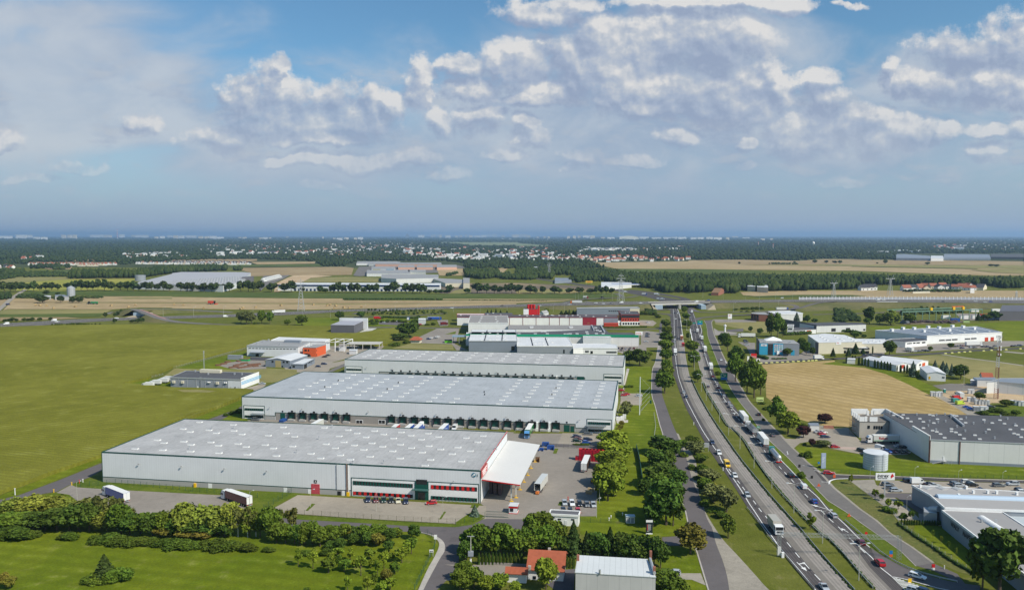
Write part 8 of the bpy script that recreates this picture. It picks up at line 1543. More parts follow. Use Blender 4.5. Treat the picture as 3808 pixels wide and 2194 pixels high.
for q in(('S:940,948',-20,'rigid','red','red lorry on the interchange ramp'),('S:1165,943',0,'van','black','dark van on the interchange ramp'),('S:1735,905',-25,'rigid','blue','blue lorry on the far highway'),('S:1900,905',-25,'rigid','white','white lorry on the far highway'),('S:1480,865',-20,'van','white','white van by the fuel station'),('S:1925,962',-30,'van','white','white van beyond the bridge, left'),('S:1980,965',-30,'van','white','white van beyond the bridge, right')):vH_(*q,z=.4)
vH_('P:110,1042',60,'van','navy','dark blue van on the farm track',z=.7);
g='vehicles on the right hand estates'
for q in(('k:325,652',5,'sedan','navy'),('k:377,650',5,'suv','black'),('k:690,555',80,'sedan','white'),('k:880,607',10,'sedan','silver'),('k:918,607',10,'sedan','grey'),('k:965,602',10,'hatch','black'),('k:1002,602',10,'hatch','navy'),('k:1300,555',20,'sedan','black'),('k:1345,552',20,'sedan','grey'),('k:1380,548',20,'estate','maroon'),('k:1380,572',20,'sedan','navy'),('k:1440,545',20,'suv','white'),('k:1480,565',20,'estate','silver'),('k:1520,568',20,'sedan','grey'),('k:1610,557',15,'sedan','black'),('k:1655,558',15,'sedan','navy'),('k:1700,572',15,'sedan','black'),('k:1740,552',15,'sedan','grey'),('k:1930,552',15,'sedan','black'),('k:1965,550',15,'sedan','grey'),('k:2005,547',15,'suv','navy'),('f:1092,512',0,'suv','grey'),('f:1100,537',0,'sedan','silver'),('f:1085,495',0,'suv','black'),('f:1690,705',5,'sedan','grey'),('v:45,695',0,'estate','black'),('v:38,722',0,'estate','grey'),('v:35,748',0,'estate','navy'),('v:15,838',0,'sedan','silver'),('v:40,490',0,'sedan','silver'),('v:65,500',0,'sedan','white')):
 side_='near the long white factory' if q[0][0]=='k' and float(q[0][2:].split(',')[0])>1200 else 'in front of the white entrance block' if q[0][0]=='k' and float(q[0][2:].split(',')[0])>600 else 'by the spruces of the cream hall' if q[0][0]=='k' else 'beside the turquoise showroom' if q[0][0]=='f' else 'on the car park left of the plane trees'
 vH_(q[0],q[1],q[2],q[3],'%s %s parked %s'%(q[3],dict(sedan='saloon',suv='tall car',estate='estate car',hatch='hatchback')[q[2]],side_),g,z=.13)
for q in(('k:1505,545',10,'semi','white','white lorry before the loading doors of the long white factory'),('k:810,605',100,'rigid','white','white lorry between the parked cars of the entrance block'),('f:1875,692',10,'rigid','white','white box lorry on the field road'),('f:1445,648',100,'unit','white','left white tractor unit before the turquoise showroom'),('f:1482,642',100,'unit','white','right white tractor unit before the turquoise showroom'),('f:1095,452',175,'semi','white','white semi trailer near the white pylon sign'),('k:1350,1105',80,'rigid','white','white lorry with a red front on the building yard'),('k:1320,1120',15,'van','red','red pickup on the building yard'),('k:1312,1152',15,'van','teal','dark teal van on the building yard'),('k:1357,1178',15,'van','lime','yellow-green van on the building yard'),('k:1435,1215',-10,'sedan','blue','left blue car on the building yard'),('k:1475,1232',-10,'sedan','blue','right blue car on the building yard'),('k:1695,1212',5,'estate','black','black car beside the white site hut')):vH_(*q,z=.13)
g='cars parked before the low white annex'
for i in range(9):vH_('1:%d,%d'%(2165+(i%5)*52-(12 if i>4 else 0),640+(i//5)*26),80,'sedan',('navy','black','silver','grey','maroon','white','grey','silver','black')[i],'%s saloon in the %s row before the low white annex, %s from the left'%(('navy','black','silver','grey','maroon','white','grey','silver','black')[i],'back' if i<5 else 'front',nth(i%5)),g,z=.13)
g='lorries in the lorry park behind the works'
for q in(('R:1225,1240',3,'semi','blue','long blue trailer in the lorry park behind the works','blue'),('R:1150,1245',60,'rigid','navy','navy lorry beside the timber pavilion','navy'),('R:870,1245',90,'rigid','blue','blue box lorry among the round shrubs','blue'),('R:1350,1308',20,'rigid','maroon','dark red lorry at the left end of the long white hall','maroon'),('R:450,1230',0,'rigid','red','small red lorry among the round shrubs','red'),('R:700,1262',0,'sedan','white','white car among the round shrubs',None),('R:590,1265',0,'sedan','maroon','dark red car among the round shrubs',None),('R:540,1280',0,'sedan','silver','silver car among the round shrubs',None),('R:1035,1305',0,'hatch','red','bright red machine before the timber pavilion',None),('R:955,1335',0,'sedan','navy','dark blue car near the big tree on the estate road',None)):vH_(q[0],q[1],q[2],q[3],q[4],g,q[5],z=.14)
for i,q in enumerate((('m:440,990',0,'rigid'),('m:520,965',0,'rigid'),('m:600,945',0,'rigid'),('m:650,925',0,'rigid'))):vH_(q[0],175,q[2],'white','white box vehicle, %s from the left beside the grey hall in the field'%nth(i),'white box vehicles in the maize field',z=.13,s=.9)
# -- street furniture
def lamp(P,h,arms,ang,lb_,gp_):
 r=tH_('street_lamp',lb_,'street lamp',P,ang,gp_);Cy((0,0,0),(0,0,h),.13,.07,7).bd('pole',mat('lamp_pole',(.42,.42,.36),.6),r)
 if h<10 and h>4.9:r.scale=(.55,.55,1)
 for s in arms:Cy((0,0,h-.5),(s*1.1,0,h+.1),.05,n=5).cyl((s*1.1,0,h+.1),(s*2.2,0,h+.2),.05,n=5).bd('arm',mS,r);Bx(min(s*2.1,s*3.0),max(s*2.1,s*3.0),-.2,.2,h+.1,h+.32).bd('lamp_head',mat('lamp_head',(.55,.58,.60),.4),r)
for i,q in enumerate(PS('w:1008,270 1097,435 1200,620 1335,825 1500,1060 1705,1310 y:895,120 1090,342 1332,612 z:172,945 570,1352 v:885,1350 790,830 745,620')):
 lamp(G(*q),11,(-1,1),0.05,'double armed street lamp on the highway median, '+('%s from the back of the open stretch'%nth(i)if i<11 else '%s among the median trees'%nth(i-11)),'double armed lamps on the median')
for q,h,l_ in(('b:430,808',6.5,'lamp post on the left green island of the office car park'),('b:942,840',6.8,'lamp post in the middle of the office car park'),('b:1462,872',6.5,'lamp post on the right green island of the office car park'),('a:602,750',7,'leaning lamp post at the lorry park entrance'),('c:1087,893',7,'lamp post beside the row of cars in the yard'),('c:1110,780',7,'lamp post among the yard side trees'),('a:1950,830',7,'lamp post behind the dark red trailer'),('h:535,145',5,'left lamp along the side road'),('h:1075,160',5,'right lamp along the side road'),('z:1095,575',5,'lamp post on the bare soil by the grey works'),('z:693,240',5,'lamp post behind the sign board'),('z:1183,240',5,'lamp post beside the white van'),('l:335,1000',6,'lamp post between the loading docks'),('l:930,1070',6,'lamp post at the fence of the small car park')):
 lamp(G(*PS(q)[0]),h,(1,),2.6 if 'lot' in l_ else.3,l_,None);
for i,q in enumerate(PS('P:2210,1200 Q:293,1190 697,1180 1097,1170 1772,1195 2142,1210 R:265,1160 690,1120 988,1150 1160,1140 1480,1130 1840,1140 2205,1140 S:500,1130 650,1130 1170,990 1300,980 910,960 800,970 840,960 T:195,940 470,965 960,980 610,1130 960,1120 1215,1085 770,1020 1410,985 1660,980 1180,965 U:680,960 1000,962')):
 z_=0 if q[0]in 'PQR' else 0;lamp(G(*q),12,(1,),.2,'tall thin lamp post along the motorway, %s from the left'%nth(i),'lamp posts along the motorway')
def fE_(s,h,lb_,m=None,step=3.0,n_w=5,post=.05,fill=True):
 P=GP(s);r=tH_('fence',lb_,'fence',P[0]);O=P[0];m=m or mat('fence_green',(.02,.075,.05),.6);pts=[]
 for a,b_ in zip(P,P[1:]):
  n=max(1,int((b_-a).length/step));pts+=[a.lerp(b_,i/n)for i in range(n)]
 pts.append(P[-1]);b2=MB()
 for i,p in enumerate(pts[:100]):Bx(p.x-O.x-post,p.x-O.x+post,p.y-O.y-post,p.y-O.y+post,0,h).bd('post',m,r)
 for a,b_ in zip(pts,pts[1:]):
  for k in range(n_w):z=h*(.08+.88*k/(n_w-1));b2.cyl((a-O)+Vc((0,0,z)),(b_-O)+Vc((0,0,z)),.018,n=3,cap=False)
  if fill:
   L=(b_-a).length;q=int(L/.5)
   for j in range(1,q):c=(a-O).lerp(b_-O,j/q);b2.cyl(c+Vc((0,0,.1)),c+Vc((0,0,h-.05)),.009,n=3,cap=False)
 b2.bd('wire_mesh',m,r);return r
M_olv=mat('fence_olive',(.10,.10,.05),.6)
for q in(('b:185,862 650,893 1100,922 1560,944',2.2,'wire fence along the estate road before the office car park',M_olv),('b:1560,944 1700,925 1790,888',2.2,'green wire fence curving past the blue spruce',None),('b:66,832 280,700',2.2,'green wire fence climbing to the first warehouse wall',None),('a:630,650 900,625 1450,680 2010,735',2.0,'green wire fence behind the lorry park',None),('c:600,905 720,890',1.8,'short fence left of the switch house',None),('c:960,925 1280,935 1480,930',1.8,'green fence across the lawn right of the switch house',None),('c:1350,375 1520,378',1.8,'green fence between the yard trees and the service road trees',None),('b:1270,1010 1340,1020 1405,1075 1395,1140 1330,1270 1240,1456',1.8,'green fence around the orchard corner',None),('l:500,1045 930,1070 1310,1085',2.0,'fence behind the canopy yard',M_olv),('z:1000,735 1150,845 1300,945 1450,1045 1651,1180 h:740,1270',1.8,'grey fence beside the grey works',mS),('z:590,350 740,440 860,520 1000,690',1.6,'wire fence on the bare soil left of the grey works',mS),('m:720,785 1090,690 1500,575',1.8,'fence between the maize and the workshop yard',mS),('m:80,975 400,905 600,860',1.6,'fence left of the grey hall',mS),('e:400,520 650,545 1000,568 2014,590',1.4,'low fence between the lawn and the side road',None),('l:1650,1105 1500,1105',1.6,'low fence at the lawn',None),('l:1840,700 1860,830 1830,1050',1.6,'thin fence beside the left service road',mS)):fE_(*q)
def wallthing(name,lb_,s,h,w,m,cat='wall'):
 P=GP(s);O=P[0];b_=MB()
 for a,c in zip(P,P[1:]):
  d=(c-a).normalized();n=Vc((-d.y,d.x,0))*w/2;a2=a-O;c2=c-O;U_=Vc((0,0,h));b_.add([a2-n,c2-n,c2+n,a2+n,a2-n+U_,c2-n+U_,c2+n+U_,a2+n+U_],[(0,3,2,1),(4,5,6,7),(0,1,5,4),(1,2,6,5),(2,3,7,6),(3,0,4,7)])
 o=b_.bd(name,m,None,O);return tag(o,lb_,cat)
wallthing('hedge_wall','dark green screen standing in the lawn behind the yard trees','c:1398,350 1420,440 1445,610',2.0,.25,mat('fence_green',(.02,.075,.05),.6),'screen')
wallthing('garden_wall','low pale wall of the white house forecourt','c:170,1256 350,1262 550,1275',.9,.3,cN_);wallthing('brick_wall','brick and rubble wall behind the car park of the unfinished office','x:1760,690 1941,700',1.6,.8,mat('pale_brick',(.42,.19,.13),.85,bd=fN(1.2,.2,5,.2)))
wallthing('barrier','white and red construction barriers on the tarmac by the lawn','5:30,890 330,900',1.0,.1,mat('barrier_paint',(.65,.5,.45),.6),'barrier')
gt=tH_('gate','green sliding gate left of the red kiosk','gate',G('c',222,885),math.atan2(*(lambda d:(d.y,d.x))(G('c',400,892)-G('c',222,885))));b_=MB();Lg=(G('c',400,892)-G('c',222,885)).length
b_.box(0,Lg,-.05,.05,2.1,2.2).box(0,Lg,-.05,.05,.15,.27).box(0,Lg,-.04,.04,1.1,1.16)
b_.bd('gate_frame',mat('fence_green',(.02,.075,.05),.6),gt);b_=MB()
for i in range(int(Lg/.35)):b_.box(i*.35,i*.35+.03,-.015,.015,.2,2.15)
b_.bd('gate_bars',mat('fence_green',(.02,.075,.05),.6),gt)
def guard(s,lb_,off=0.0,h=.75):
 P=sM_(GP(s))if isinstance(s,str)else s;L=sum((b_-a).length for a,b_ in zip(P,P[1:]));Q=rS_(P,int(L/4));O=Q[0];r=tH_('guardrail',lb_,'guardrail',O);b_=MB()
 for a,c in zip(Q,Q[1:]):d=(c-a).normalized();n=Vc((-d.y,d.x,0))*.06;a2=a-O;c2=c-O;z0=Vc((0,0,h-.32));z1=Vc((0,0,h));b_.add([a2-n+z0,c2-n+z0,c2+n+z0,a2+n+z0,a2-n+z1,c2-n+z1,c2+n+z1,a2+n+z1],[(0,3,2,1),(4,5,6,7),(0,1,5,4),(1,2,6,5),(2,3,7,6),(3,0,4,7)])
 b_.bd('rail',mS,r)
 for p in Q[::max(1,len(Q)//95)]:Bx(p.x-O.x-.06,p.x-O.x+.06,p.y-O.y-.06,p.y-O.y+.06,0,h-.05).bd('post',mS,r)
guard('w:838,60 948,300 1113,600 1303,900 1513,1200 1693,1456 y:892,200 1057,400 1232,600 1412,800 1577,1000 1752,1200 2000,1466','guardrail on the left side of the highway median');guard('w:1030,110 1097,280 1197,450 1307,630 1457,880 x:112,700 297,900 477,1190 640,1430 y:1135,340 1315,540 1485,720 1665,880 z:215,880 395,1060 580,1280 725,1440','guardrail on the right side of the highway median')
guard('y:820,560 900,660 985,770 1060,880 1180,1010 1330,1190 1440,1320 1560,1456','guardrail left of the left carriageway ending at the sign gantry');guard('z:420,700 500,770 640,890 800,1040 900,1110 1060,1200 1250,1275 1450,1330 1651,1375','guardrail curving from the right carriageway onto the slip road')
ga=G('y',1167,1085);gb=G('z',1010,1125);dg=gb-ga;an=math.atan2(dg.y,dg.x);Lg=dg.length;gr=tH_('sign_gantry','lattice sign gantry spanning both carriageways','gantry',ga,an);hg=6.6
def truss(b_,x0,x1,z0,z1,y0,y1,n):
 for z in(z0,z1):
  for y in(y0,y1):b_.cyl((x0,y,z),(x1,y,z),.045,n=4)
 for i in range(n):
  a=x0+(x1-x0)*i/n;c=x0+(x1-x0)*(i+1)/n;m_=(a+c)/2
  for y in(y0,y1):b_.cyl((a,y,z0),(m_,y,z1),.035,n=3,cap=False).cyl((m_,y,z1),(c,y,z0),.035,n=3,cap=False)
  b_.cyl((a,y0,z1),(c,y1,z1),.03,n=3,cap=False)
M_gs=mat('gantry_steel',(.27,.29,.29),.6);b_=MB();truss(b_,0,Lg,hg,hg+1.0,-.5,.5,34);b_.bd('beam',M_gs,gr)
for x_ in(0,Lg):
 b_=MB()
 for a in(-.45,.45):
  for c in(-.5,.5):b_.cyl((x_+a,c,0),(x_+a,c,hg+1),.06,n=4)
 for i in range(8):b_.cyl((x_-.45,-.5,i*.9),(x_+.45,-.5,i*.9+.9),.035,n=3).cyl((x_+.45,.5,i*.9),(x_-.45,.5,i*.9+.9),.035,n=3)
 b_.bd('gantry_leg',M_gs,gr)
Bx(-.5,.5,-.65,-.55,.6,3.4).bd('leg_cover',mF,gr);Bx(.6,1.4,-1.2,-.4,0,1.7).bd('control_cabinet',mW,gr)
lt=tH_('lattice_tower','tall red and white lattice telecom tower on the right','telecom tower',G('k',1752,1115));Ht=HT(lt.location,'k',1795,430)
for k in range(6):
 b_=MB();z0,z1=Ht*k/6,Ht*(k+1)/6;w0,w1=1.5-.9*k/6,1.5-.9*(k+1)/6;c=[(math.cos(a),math.sin(a))for a in(.3,2.4,4.5)]
 for a in c:b_.cyl((a[0]*w0,a[1]*w0,z0),(a[0]*w1,a[1]*w1,z1),.12,n=4)
 for j in range(5):
  for i in range(3):
   t0,t1=j/5,(j+1)/5;wa,wb=w0+(w1-w0)*t0,w0+(w1-w0)*t1;p,q=c[i],c[(i+1)%3];b_.cyl((p[0]*wa,p[1]*wa,z0+(z1-z0)*t0),(q[0]*wb,q[1]*wb,z0+(z1-z0)*t1),.06,n=3).cyl((q[0]*wa,q[1]*wa,z0+(z1-z0)*t0),(p[0]*wb,p[1]*wb,z0+(z1-z0)*t1),.06,n=3)
 b_.bd('tower_section',mat('tower_red',(.22,.07,.06),.6)if k%2==0 else mat('tower_white',(.50,.50,.52),.6),lt)
for i,z in enumerate((.99,.93,.84,.80,.72)):Bx(-1.6+i*.3,-1.0+i*.3,-.3,.3,Ht*z-1.2,Ht*z).box(.9,1.5,-.3,.3,Ht*z-1.4,Ht*z-.2).bd('antenna',mW,lt)
Bx(-2,2,-.1,.1,Ht-.2,Ht).bd('head_beam',mS,lt)
lamp(G('k',1395,1045),14,(),0,'plain thin pole on the building yard',None)
def pylon(P,H_,lb_,kind=0):
 r=tH_('pylon',lb_,'pylon',P,.2,'high voltage pylons');b_=MB();w=H_*.09
 for k in range(8):
  t0,t1=k/8*.78,(k+1)/8*.78;a=w*(1-t0*1.12)+.4;c=w*(1-t1*1.12)+.4;z0,z1=H_*t0,H_*t1
  for sx in(-1,1):
   for sy in(-1,1):b_.cyl((sx*a,sy*a,z0),(sx*c,sy*c,z1),.22,n=4)
  for sx in(-1,1):b_.cyl((-a,sx*a,z0),(c,sx*c,z1),.10,n=3).cyl((a,sx*a,z0),(-c,sx*c,z1),.10,n=3).cyl((sx*a,-a,z0),(sx*c,c,z1),.10,n=3)
 b_.bd('lattice_body',mS,r);b_=MB()
 if kind==0:
  b_.cyl((0,0,H_*.78),(0,0,H_),.4,.15,4)
  for z,l in((.70,.13),(.80,.17),(.90,.10)):b_.cyl((-H_*l,0,H_*z),(H_*l,0,H_*z),.3,n=4).cyl((-H_*l,0,H_*z),(0,0,H_*z+2),.15,n=3).cyl((H_*l,0,H_*z),(0,0,H_*z+2),.15,n=3)
 else:
  for s in(-1,1):b_.cyl((0,0,H_*.6),(s*H_*.17,0,H_),.3,n=4);b_.cyl((s*H_*.1,0,H_*.8),(s*H_*.24,0,H_*.84),.25,n=4)
  b_.cyl((-H_*.24,0,H_*.82),(H_*.24,0,H_*.82),.35,n=4)
 b_.bd('cross_arm',mS,r)
for s_,yt,l_,k in(('Q:1747,1112',672,'slim pylon between the motorway and the stubble field',0),('S:1415,992',600,'pylon before the fuel station',0),('S:445,658',452,'pylon in the wood left of the highway',0),('T:1965,928',700,'Y shaped pylon left of the white villas',1),('U:515,912',628,'Y shaped pylon right of the white villas',1),('U:2225,950',840,'small far pylon at the right edge',0)):
 P=G(*PS(s_)[0]);pylon(P,HT(P,PS(s_)[0][0],PS(s_)[0][1],yt),l_,k)
nb_=rS_(sM_(zL_('T:1500,966,7 1800,964,7 U:0,962,7 1200,964,7 2330,970,7')),60);r=tH_('noise_barrier','pale noise barrier with white posts along the right motorway','noise barrier',nb_[0]);O=nb_[0];b_=MB()
for i,(a,c)in enumerate(zip(nb_,nb_[1:])):
 a=a-O;c=c-O;b_.add([a,c,c+Vc((0,0,3.6)),a+Vc((0,0,3.6)),a+Vc((0,.2,0)),c+Vc((0,.2,0)),c+Vc((0,.2,3.6)),a+Vc((0,.2,3.6))],[(0,1,2,3),(7,6,5,4),(3,2,6,7),(0,3,7,4),(1,5,6,2)]);Bx(a.x-.35,a.x+.35,a.y-.3,a.y+.3,-1,4.6).bd('post',mW,r)
b_.bd('barrier_panel',mat('barrier_grey',(.42,.43,.46),.7),r)
def beam(b_,P,Q,w,z0,z1):
 d=(Q-P).normalized();n=Vc((-d.y,d.x,0))*w;b_.add([P-n+Vc((0,0,z0-P.z)),Q-n+Vc((0,0,z0-Q.z)),Q+n+Vc((0,0,z0-Q.z)),P+n+Vc((0,0,z0-P.z)),P-n+Vc((0,0,z1-P.z)),Q-n+Vc((0,0,z1-Q.z)),Q+n+Vc((0,0,z1-Q.z)),P+n+Vc((0,0,z1-P.z))],[(0,3,2,1),(4,5,6,7),(0,1,5,4),(1,2,6,5),(2,3,7,6),(3,0,4,7)])
pa=G('v',105,158,6.6);pb=G('v',1165,132,6.6);O=pa.copy();O.z=0;br=tH_('road_bridge','concrete motorway bridge crossing the highway','bridge',O);bk=Vc((2,24,0))
b_=MB();beam(b_,pa-O,pb-O,.5,5.6,7.9);b_.bd('edge_beam',bC_,br);b_=MB();beam(b_,pa-O+Vc((.5,27,0)),pb-O+Vc((-.5,27,0)),.5,5.6,7.9);b_.bd('edge_beam',bC_,br)
b_=MB();beam(b_,pa-O+Vc((0,13.7,0)),pb-O+Vc((0,13.7,0)),13.2,5.7,6.9);b_.bd('deck',bC_,br)
for x0,x1 in((158,290),(978,1065)):
 a=G('v',x0,235)-O;c=G('v',x1,235)-O;Bx(a.x,c.x,-.2,27,0,5.7).bd('abutment',MATS['blue_grey_concrete'],br)
a=G('v',612,235)-O
for y_ in(2,9,16,24):Bx(a.x-.8,a.x+.8,y_-.8,y_+.8,0,5.7).bd('pier',bC_,br)
for x0,x1,s in((1240,1070,1),(130,200,-1)):
 a=G('v',x0,242)-O;c=G('v',x1,240)-O;t=pb-O if s>0 else pa-O;MB().add([(a.x,-8,0),(c.x,-8,0),(t.x,-.8,6.5),(t.x+s*.1,27,6.5),(a.x,27,0),(c.x,27,0)],[(0,1,2),(0,2,3,4),(1,5,3,2),(0,4,5,1)]).bd('wing_slope',mat('cobbled_slope',(.33,.28,.20),.9,bd=fN(.3,.1,3,.1)),br)
ob=tH_('overpass_bridge','short curved overpass with a blue-grey abutment on the left','bridge',G('m',320,235));O=ob.location
q0=G('m',300,150,6.5)-O;q1=G('m',440,198,5.5)-O;b_=MB();beam(b_,q0,q1,5.4,4.9,6.3);b_.bd('deck',bC_,ob)
a=G('m',270,235)-O;c=G('m',380,240)-O;Bx(a.x,c.x,a.y+2,a.y+4,0,5.6).box(a.x,a.x+1.5,a.y+4,a.y+34,0,5.0).bd('abutment',MATS['blue_grey_concrete'],ob)
a=G('m',182,238)-O;MB().add([(a.x,a.y,0),(a.x+18,a.y,0),(a.x+19,a.y+14,5.4),(a.x+16,a.y+46,5.4),(a.x,a.y+40,0)],[(0,1,2),(0,2,3,4)]).bd('wing_slope',mat('cobbled_slope',(.33,.28,.20),.9),ob)
P=G('U',430,1062);ub=tH_('underpass','small white portal of an underpass through the right embankment','underpass',P);w_=G('U',525,1062).x-P.x
Bx(-w_*1.0,0,-1,1,0,6.2).box(w_,w_*1.9,-1,1,0,6.2).box(-w_*1.0,w_*1.9,-1,1,6.2,7.6).bd('portal',mW,ub);Bx(0,w_,.5,16,0,6.2).bd('opening_shade',dK_,ub);MB().add([(w_*1.3,-9,0),(w_*2.6,-2,0),(w_*1.5,0,6.8),(w_*1.3,-1.2,0)],[(0,1,2),(0,2,3)]).bd('wing_slope',mat('cobbled_slope',(.33,.28,.20),.9),ub)  # solid black block stands in for the shade inside the underpass
# -- signs
def bO_(name,lb_,t,x0,y0,x1,y1,base,m,posts=2,txt=None,tm=None,cat='sign',ts=.5,thick=.15,pm=None,back=False,lI_=None):
 P=G(t,(x0+x1)/2,base);k=P.y/FPX*TAG[t][2];w=(x1-x0)*k;z1=HT(P,t,x0,y0);z0=HT(P,t,x0,y1);r=tH_(name,lb_,cat,P)
 Bx(-w/2,w/2,-thick,0,z0,z1).bd('sign_board',m,r)
 for i in range(posts):x=(-w*.38+i*w*.76)if posts==2 else 0;Bx(x-.09-(.15 if posts==1 else 0),x+.09+(.15 if posts==1 else 0),-thick*.5-.06,0,0,z0).bd('post',pm or mS,r)
 if txt:
  b_=MB();n=len(txt)
  for i,s in enumerate(txt):tM_(b_,s,-w*.42,-thick-.02,z0+(z1-z0)*(1-(i+.85)/n*.92)-.05,(z1-z0)/n*ts,bold=.01,maxw=w*.84)
  b_.bd('lettering',tm or mW,r)
 if lI_:
  b_=MB()
  for(a0,a1,c0,c1)in lI_:b_.box(-w/2+w*a0,-w/2+w*a1,-thick-.03,-thick-.005,z0+(z1-z0)*c0,z0+(z1-z0)*c1)
  b_.bd('lettering',tm or mW,r)
 return r,w,z0,z1
r,w,z0,z1=bO_('pylon_sign','white company sign board with dark italic letters and a red diamond on one pole','e',848,540,1000,596,748,mW,1,None)
b_=MB();tM_(b_,'intrex',-w*.43,-.18,z0+1.15,1.75,bold=.035,maxw=w*.66,shear=.25);tM_(b_,'SERVIS PARTNER',-w*.40,-.18,z0+.5,.5,maxw=w*.6);b_.bd('lettering',mat('sign_black',(.02,.02,.025),.5),r)
MB().add([(w*.30,-.2,z0+.6),(w*.46,-.2,z0+1.6),(w*.36,-.2,z1-.2),(w*.28,-.2,z0+1.5)],[(0,1,2,3)]).bd('red_diamond',rE_,r)
bO_('billboard','pale green-yellow billboard below the poplars','x',545,130,677,205,232,mat('board_lime',(.50,.60,.22),.6),2,['Omahat'],dK_,'billboard',.5)
G_=mat('road_sign_green',(.005,.25,.17),.5);Bl=mat('road_sign_blue',(.01,.16,.50),.5)
r,w,z0,z1=bO_('direction_sign','large green and blue direction sign beside the right carriageway','v',1352,1390,1480,1515,1530,G_,2,None,None,'road sign',lI_=[(.08,.12,.3,.85),(.08,.4,.82,.86),(.35,.8,.70,.76),(.5,.75,.52,.58),(.2,.6,.40,.45)]);Bx(-w*.4,w*.48,-.18,-.16,z0+.1,z0+(z1-z0)*.35).bd('blue_panel',Bl,r)
r,w,z0,z1=bO_('direction_sign','green and blue direction sign nearest the bridge','v',938,447,1030,518,560,G_,2,None,None,'road sign',lI_=[(.4,.65,.55,.62),(.4,.65,.70,.76)]);Bx(-w*.48,w*.48,-.18,-.16,z0+.1,z0+(z1-z0)*.35).bd('blue_panel',Bl,r)
bO_('direction_sign','small green sign on the verge beside the tipper lorry','x',550,652,613,682,740,G_,1,None,None,'road sign',lI_=[(.1,.8,.4,.6)]);bO_('direction_sign','small flat green sign over the median near the bridge','v',845,482,905,500,540,G_,1,None,None,'road sign')
bO_('big_road_sign','grey back of a big road sign beside the left carriageway','w',1040,1192,1148,1275,1355,mS,2,None,gW_,'road sign',lI_=[(.05,.95,.2,.24),(.05,.95,.5,.54),(.05,.95,.8,.84)])
r,w,z0,z1=bO_('info_totem','tall black information totem with white lines by the junction','c',1470,903,1523,1015,1016,mat('totem_black',(.02,.03,.035),.4),0,None,None,'sign',thick=.5,lI_=[(.12,.8,.08,.10)]+[(.25,.75,y_,y_+.015)for y_ in(.30,.36,.42,.48,.54,.60,.66)]+[(.15,.5,.22,.24)]);Bx(-w/2,w/2,-.52,-.502,z1-.8,z1-.02).box(-w/2,w/2,-.52,-.502,z0+.0,z0+.4).bd('totem_band',mW,r);b_=MB();[b_.box(-w/2+.35,-w/2+.6,-.53,-.52,z0+(z1-z0)*y_-.05,z0+(z1-z0)*y_+.15)for y_ in(.30,.36,.42,.48,.54,.60,.66)];b_.bd('red_bullets',rE_,r)
r,w,z0,z1=bO_('info_totem','blue-grey slanted sign pylon on the lawn beside the right service road','x',1708,1135,1790,1410,1412,mat('pylon_blue',(.34,.40,.52),.5),0,None,mW,'sign',thick=.5,lI_=[(.15,.8,.70,.73),(.15,.6,.60,.62),(.15,.7,.5,.52),(.15,.5,.4,.42)])
bO_('sign_board','red sign board of a company between the poplars and the showroom','3',65,972,175,1058,1125,rE_,2,['Tahamet'],mW,'sign',.4);bO_('sign_board','white totem with two dark marks right of the red sign','3',170,1078,240,1175,1178,mW,0,None,dK_,'sign',lI_=[(.3,.48,.5,.65),(.52,.7,.5,.65)]);bO_('sign_board','narrow white totem left of the red sign','v',1835,1088,1870,1240,1245,mW,0,None,None,'sign');bO_('sign_board','white board sign beside the brown showroom forecourt','v',1487,328,1560,415,460,mW,2,None,rE_,'sign',lI_=[(.2,.6,.6,.75)])
o=tH_('advertising_tower','white advertising column near the slip road','column',G('f',862,392));Cy((0,0,0),(0,0,6),.9,n=12).bd('column_shaft',mW,o);Cy((0,0,6),(0,0,7.2),1.5,n=12).cyl((0,0,7.2),(0,0,8),.8,.4,n=12).bd('column_head',mW,o)
r,w,z0,z1=bO_('pylon_sign','white sign with red letters on a tall pole right of the green banded factory','1',2390,405,2487,452,645,mW,1,['STIHL'],rE_,'sign',.62)
bO_('billboard','yellow billboard at the wood edge by the far highway','S',938,706,1033,736,760,mat('board_yellow',(.60,.42,.05),.6),2,None,rE_,'billboard',lI_=[(.2,.8,.4,.6)])
bO_('name_sign','white name sign at the orchard fence beside the road','b',1357,1138,1390,1157,1195,mW,2,None,dK_,'sign',lI_=[(.1,.9,.3,.6)]);bO_('name_sign','white sign board at the gate left of the switch house','c',597,858,652,882,890,mW,1,None,dK_,'sign',lI_=[(.3,.8,.4,.6)])
bO_('sign_board','small black sign at the corner of the lorry park road','b',167,832,187,858,890,dK_,1,None,mW,'sign',lI_=[(.3,.7,.3,.7)],pm=yE_)
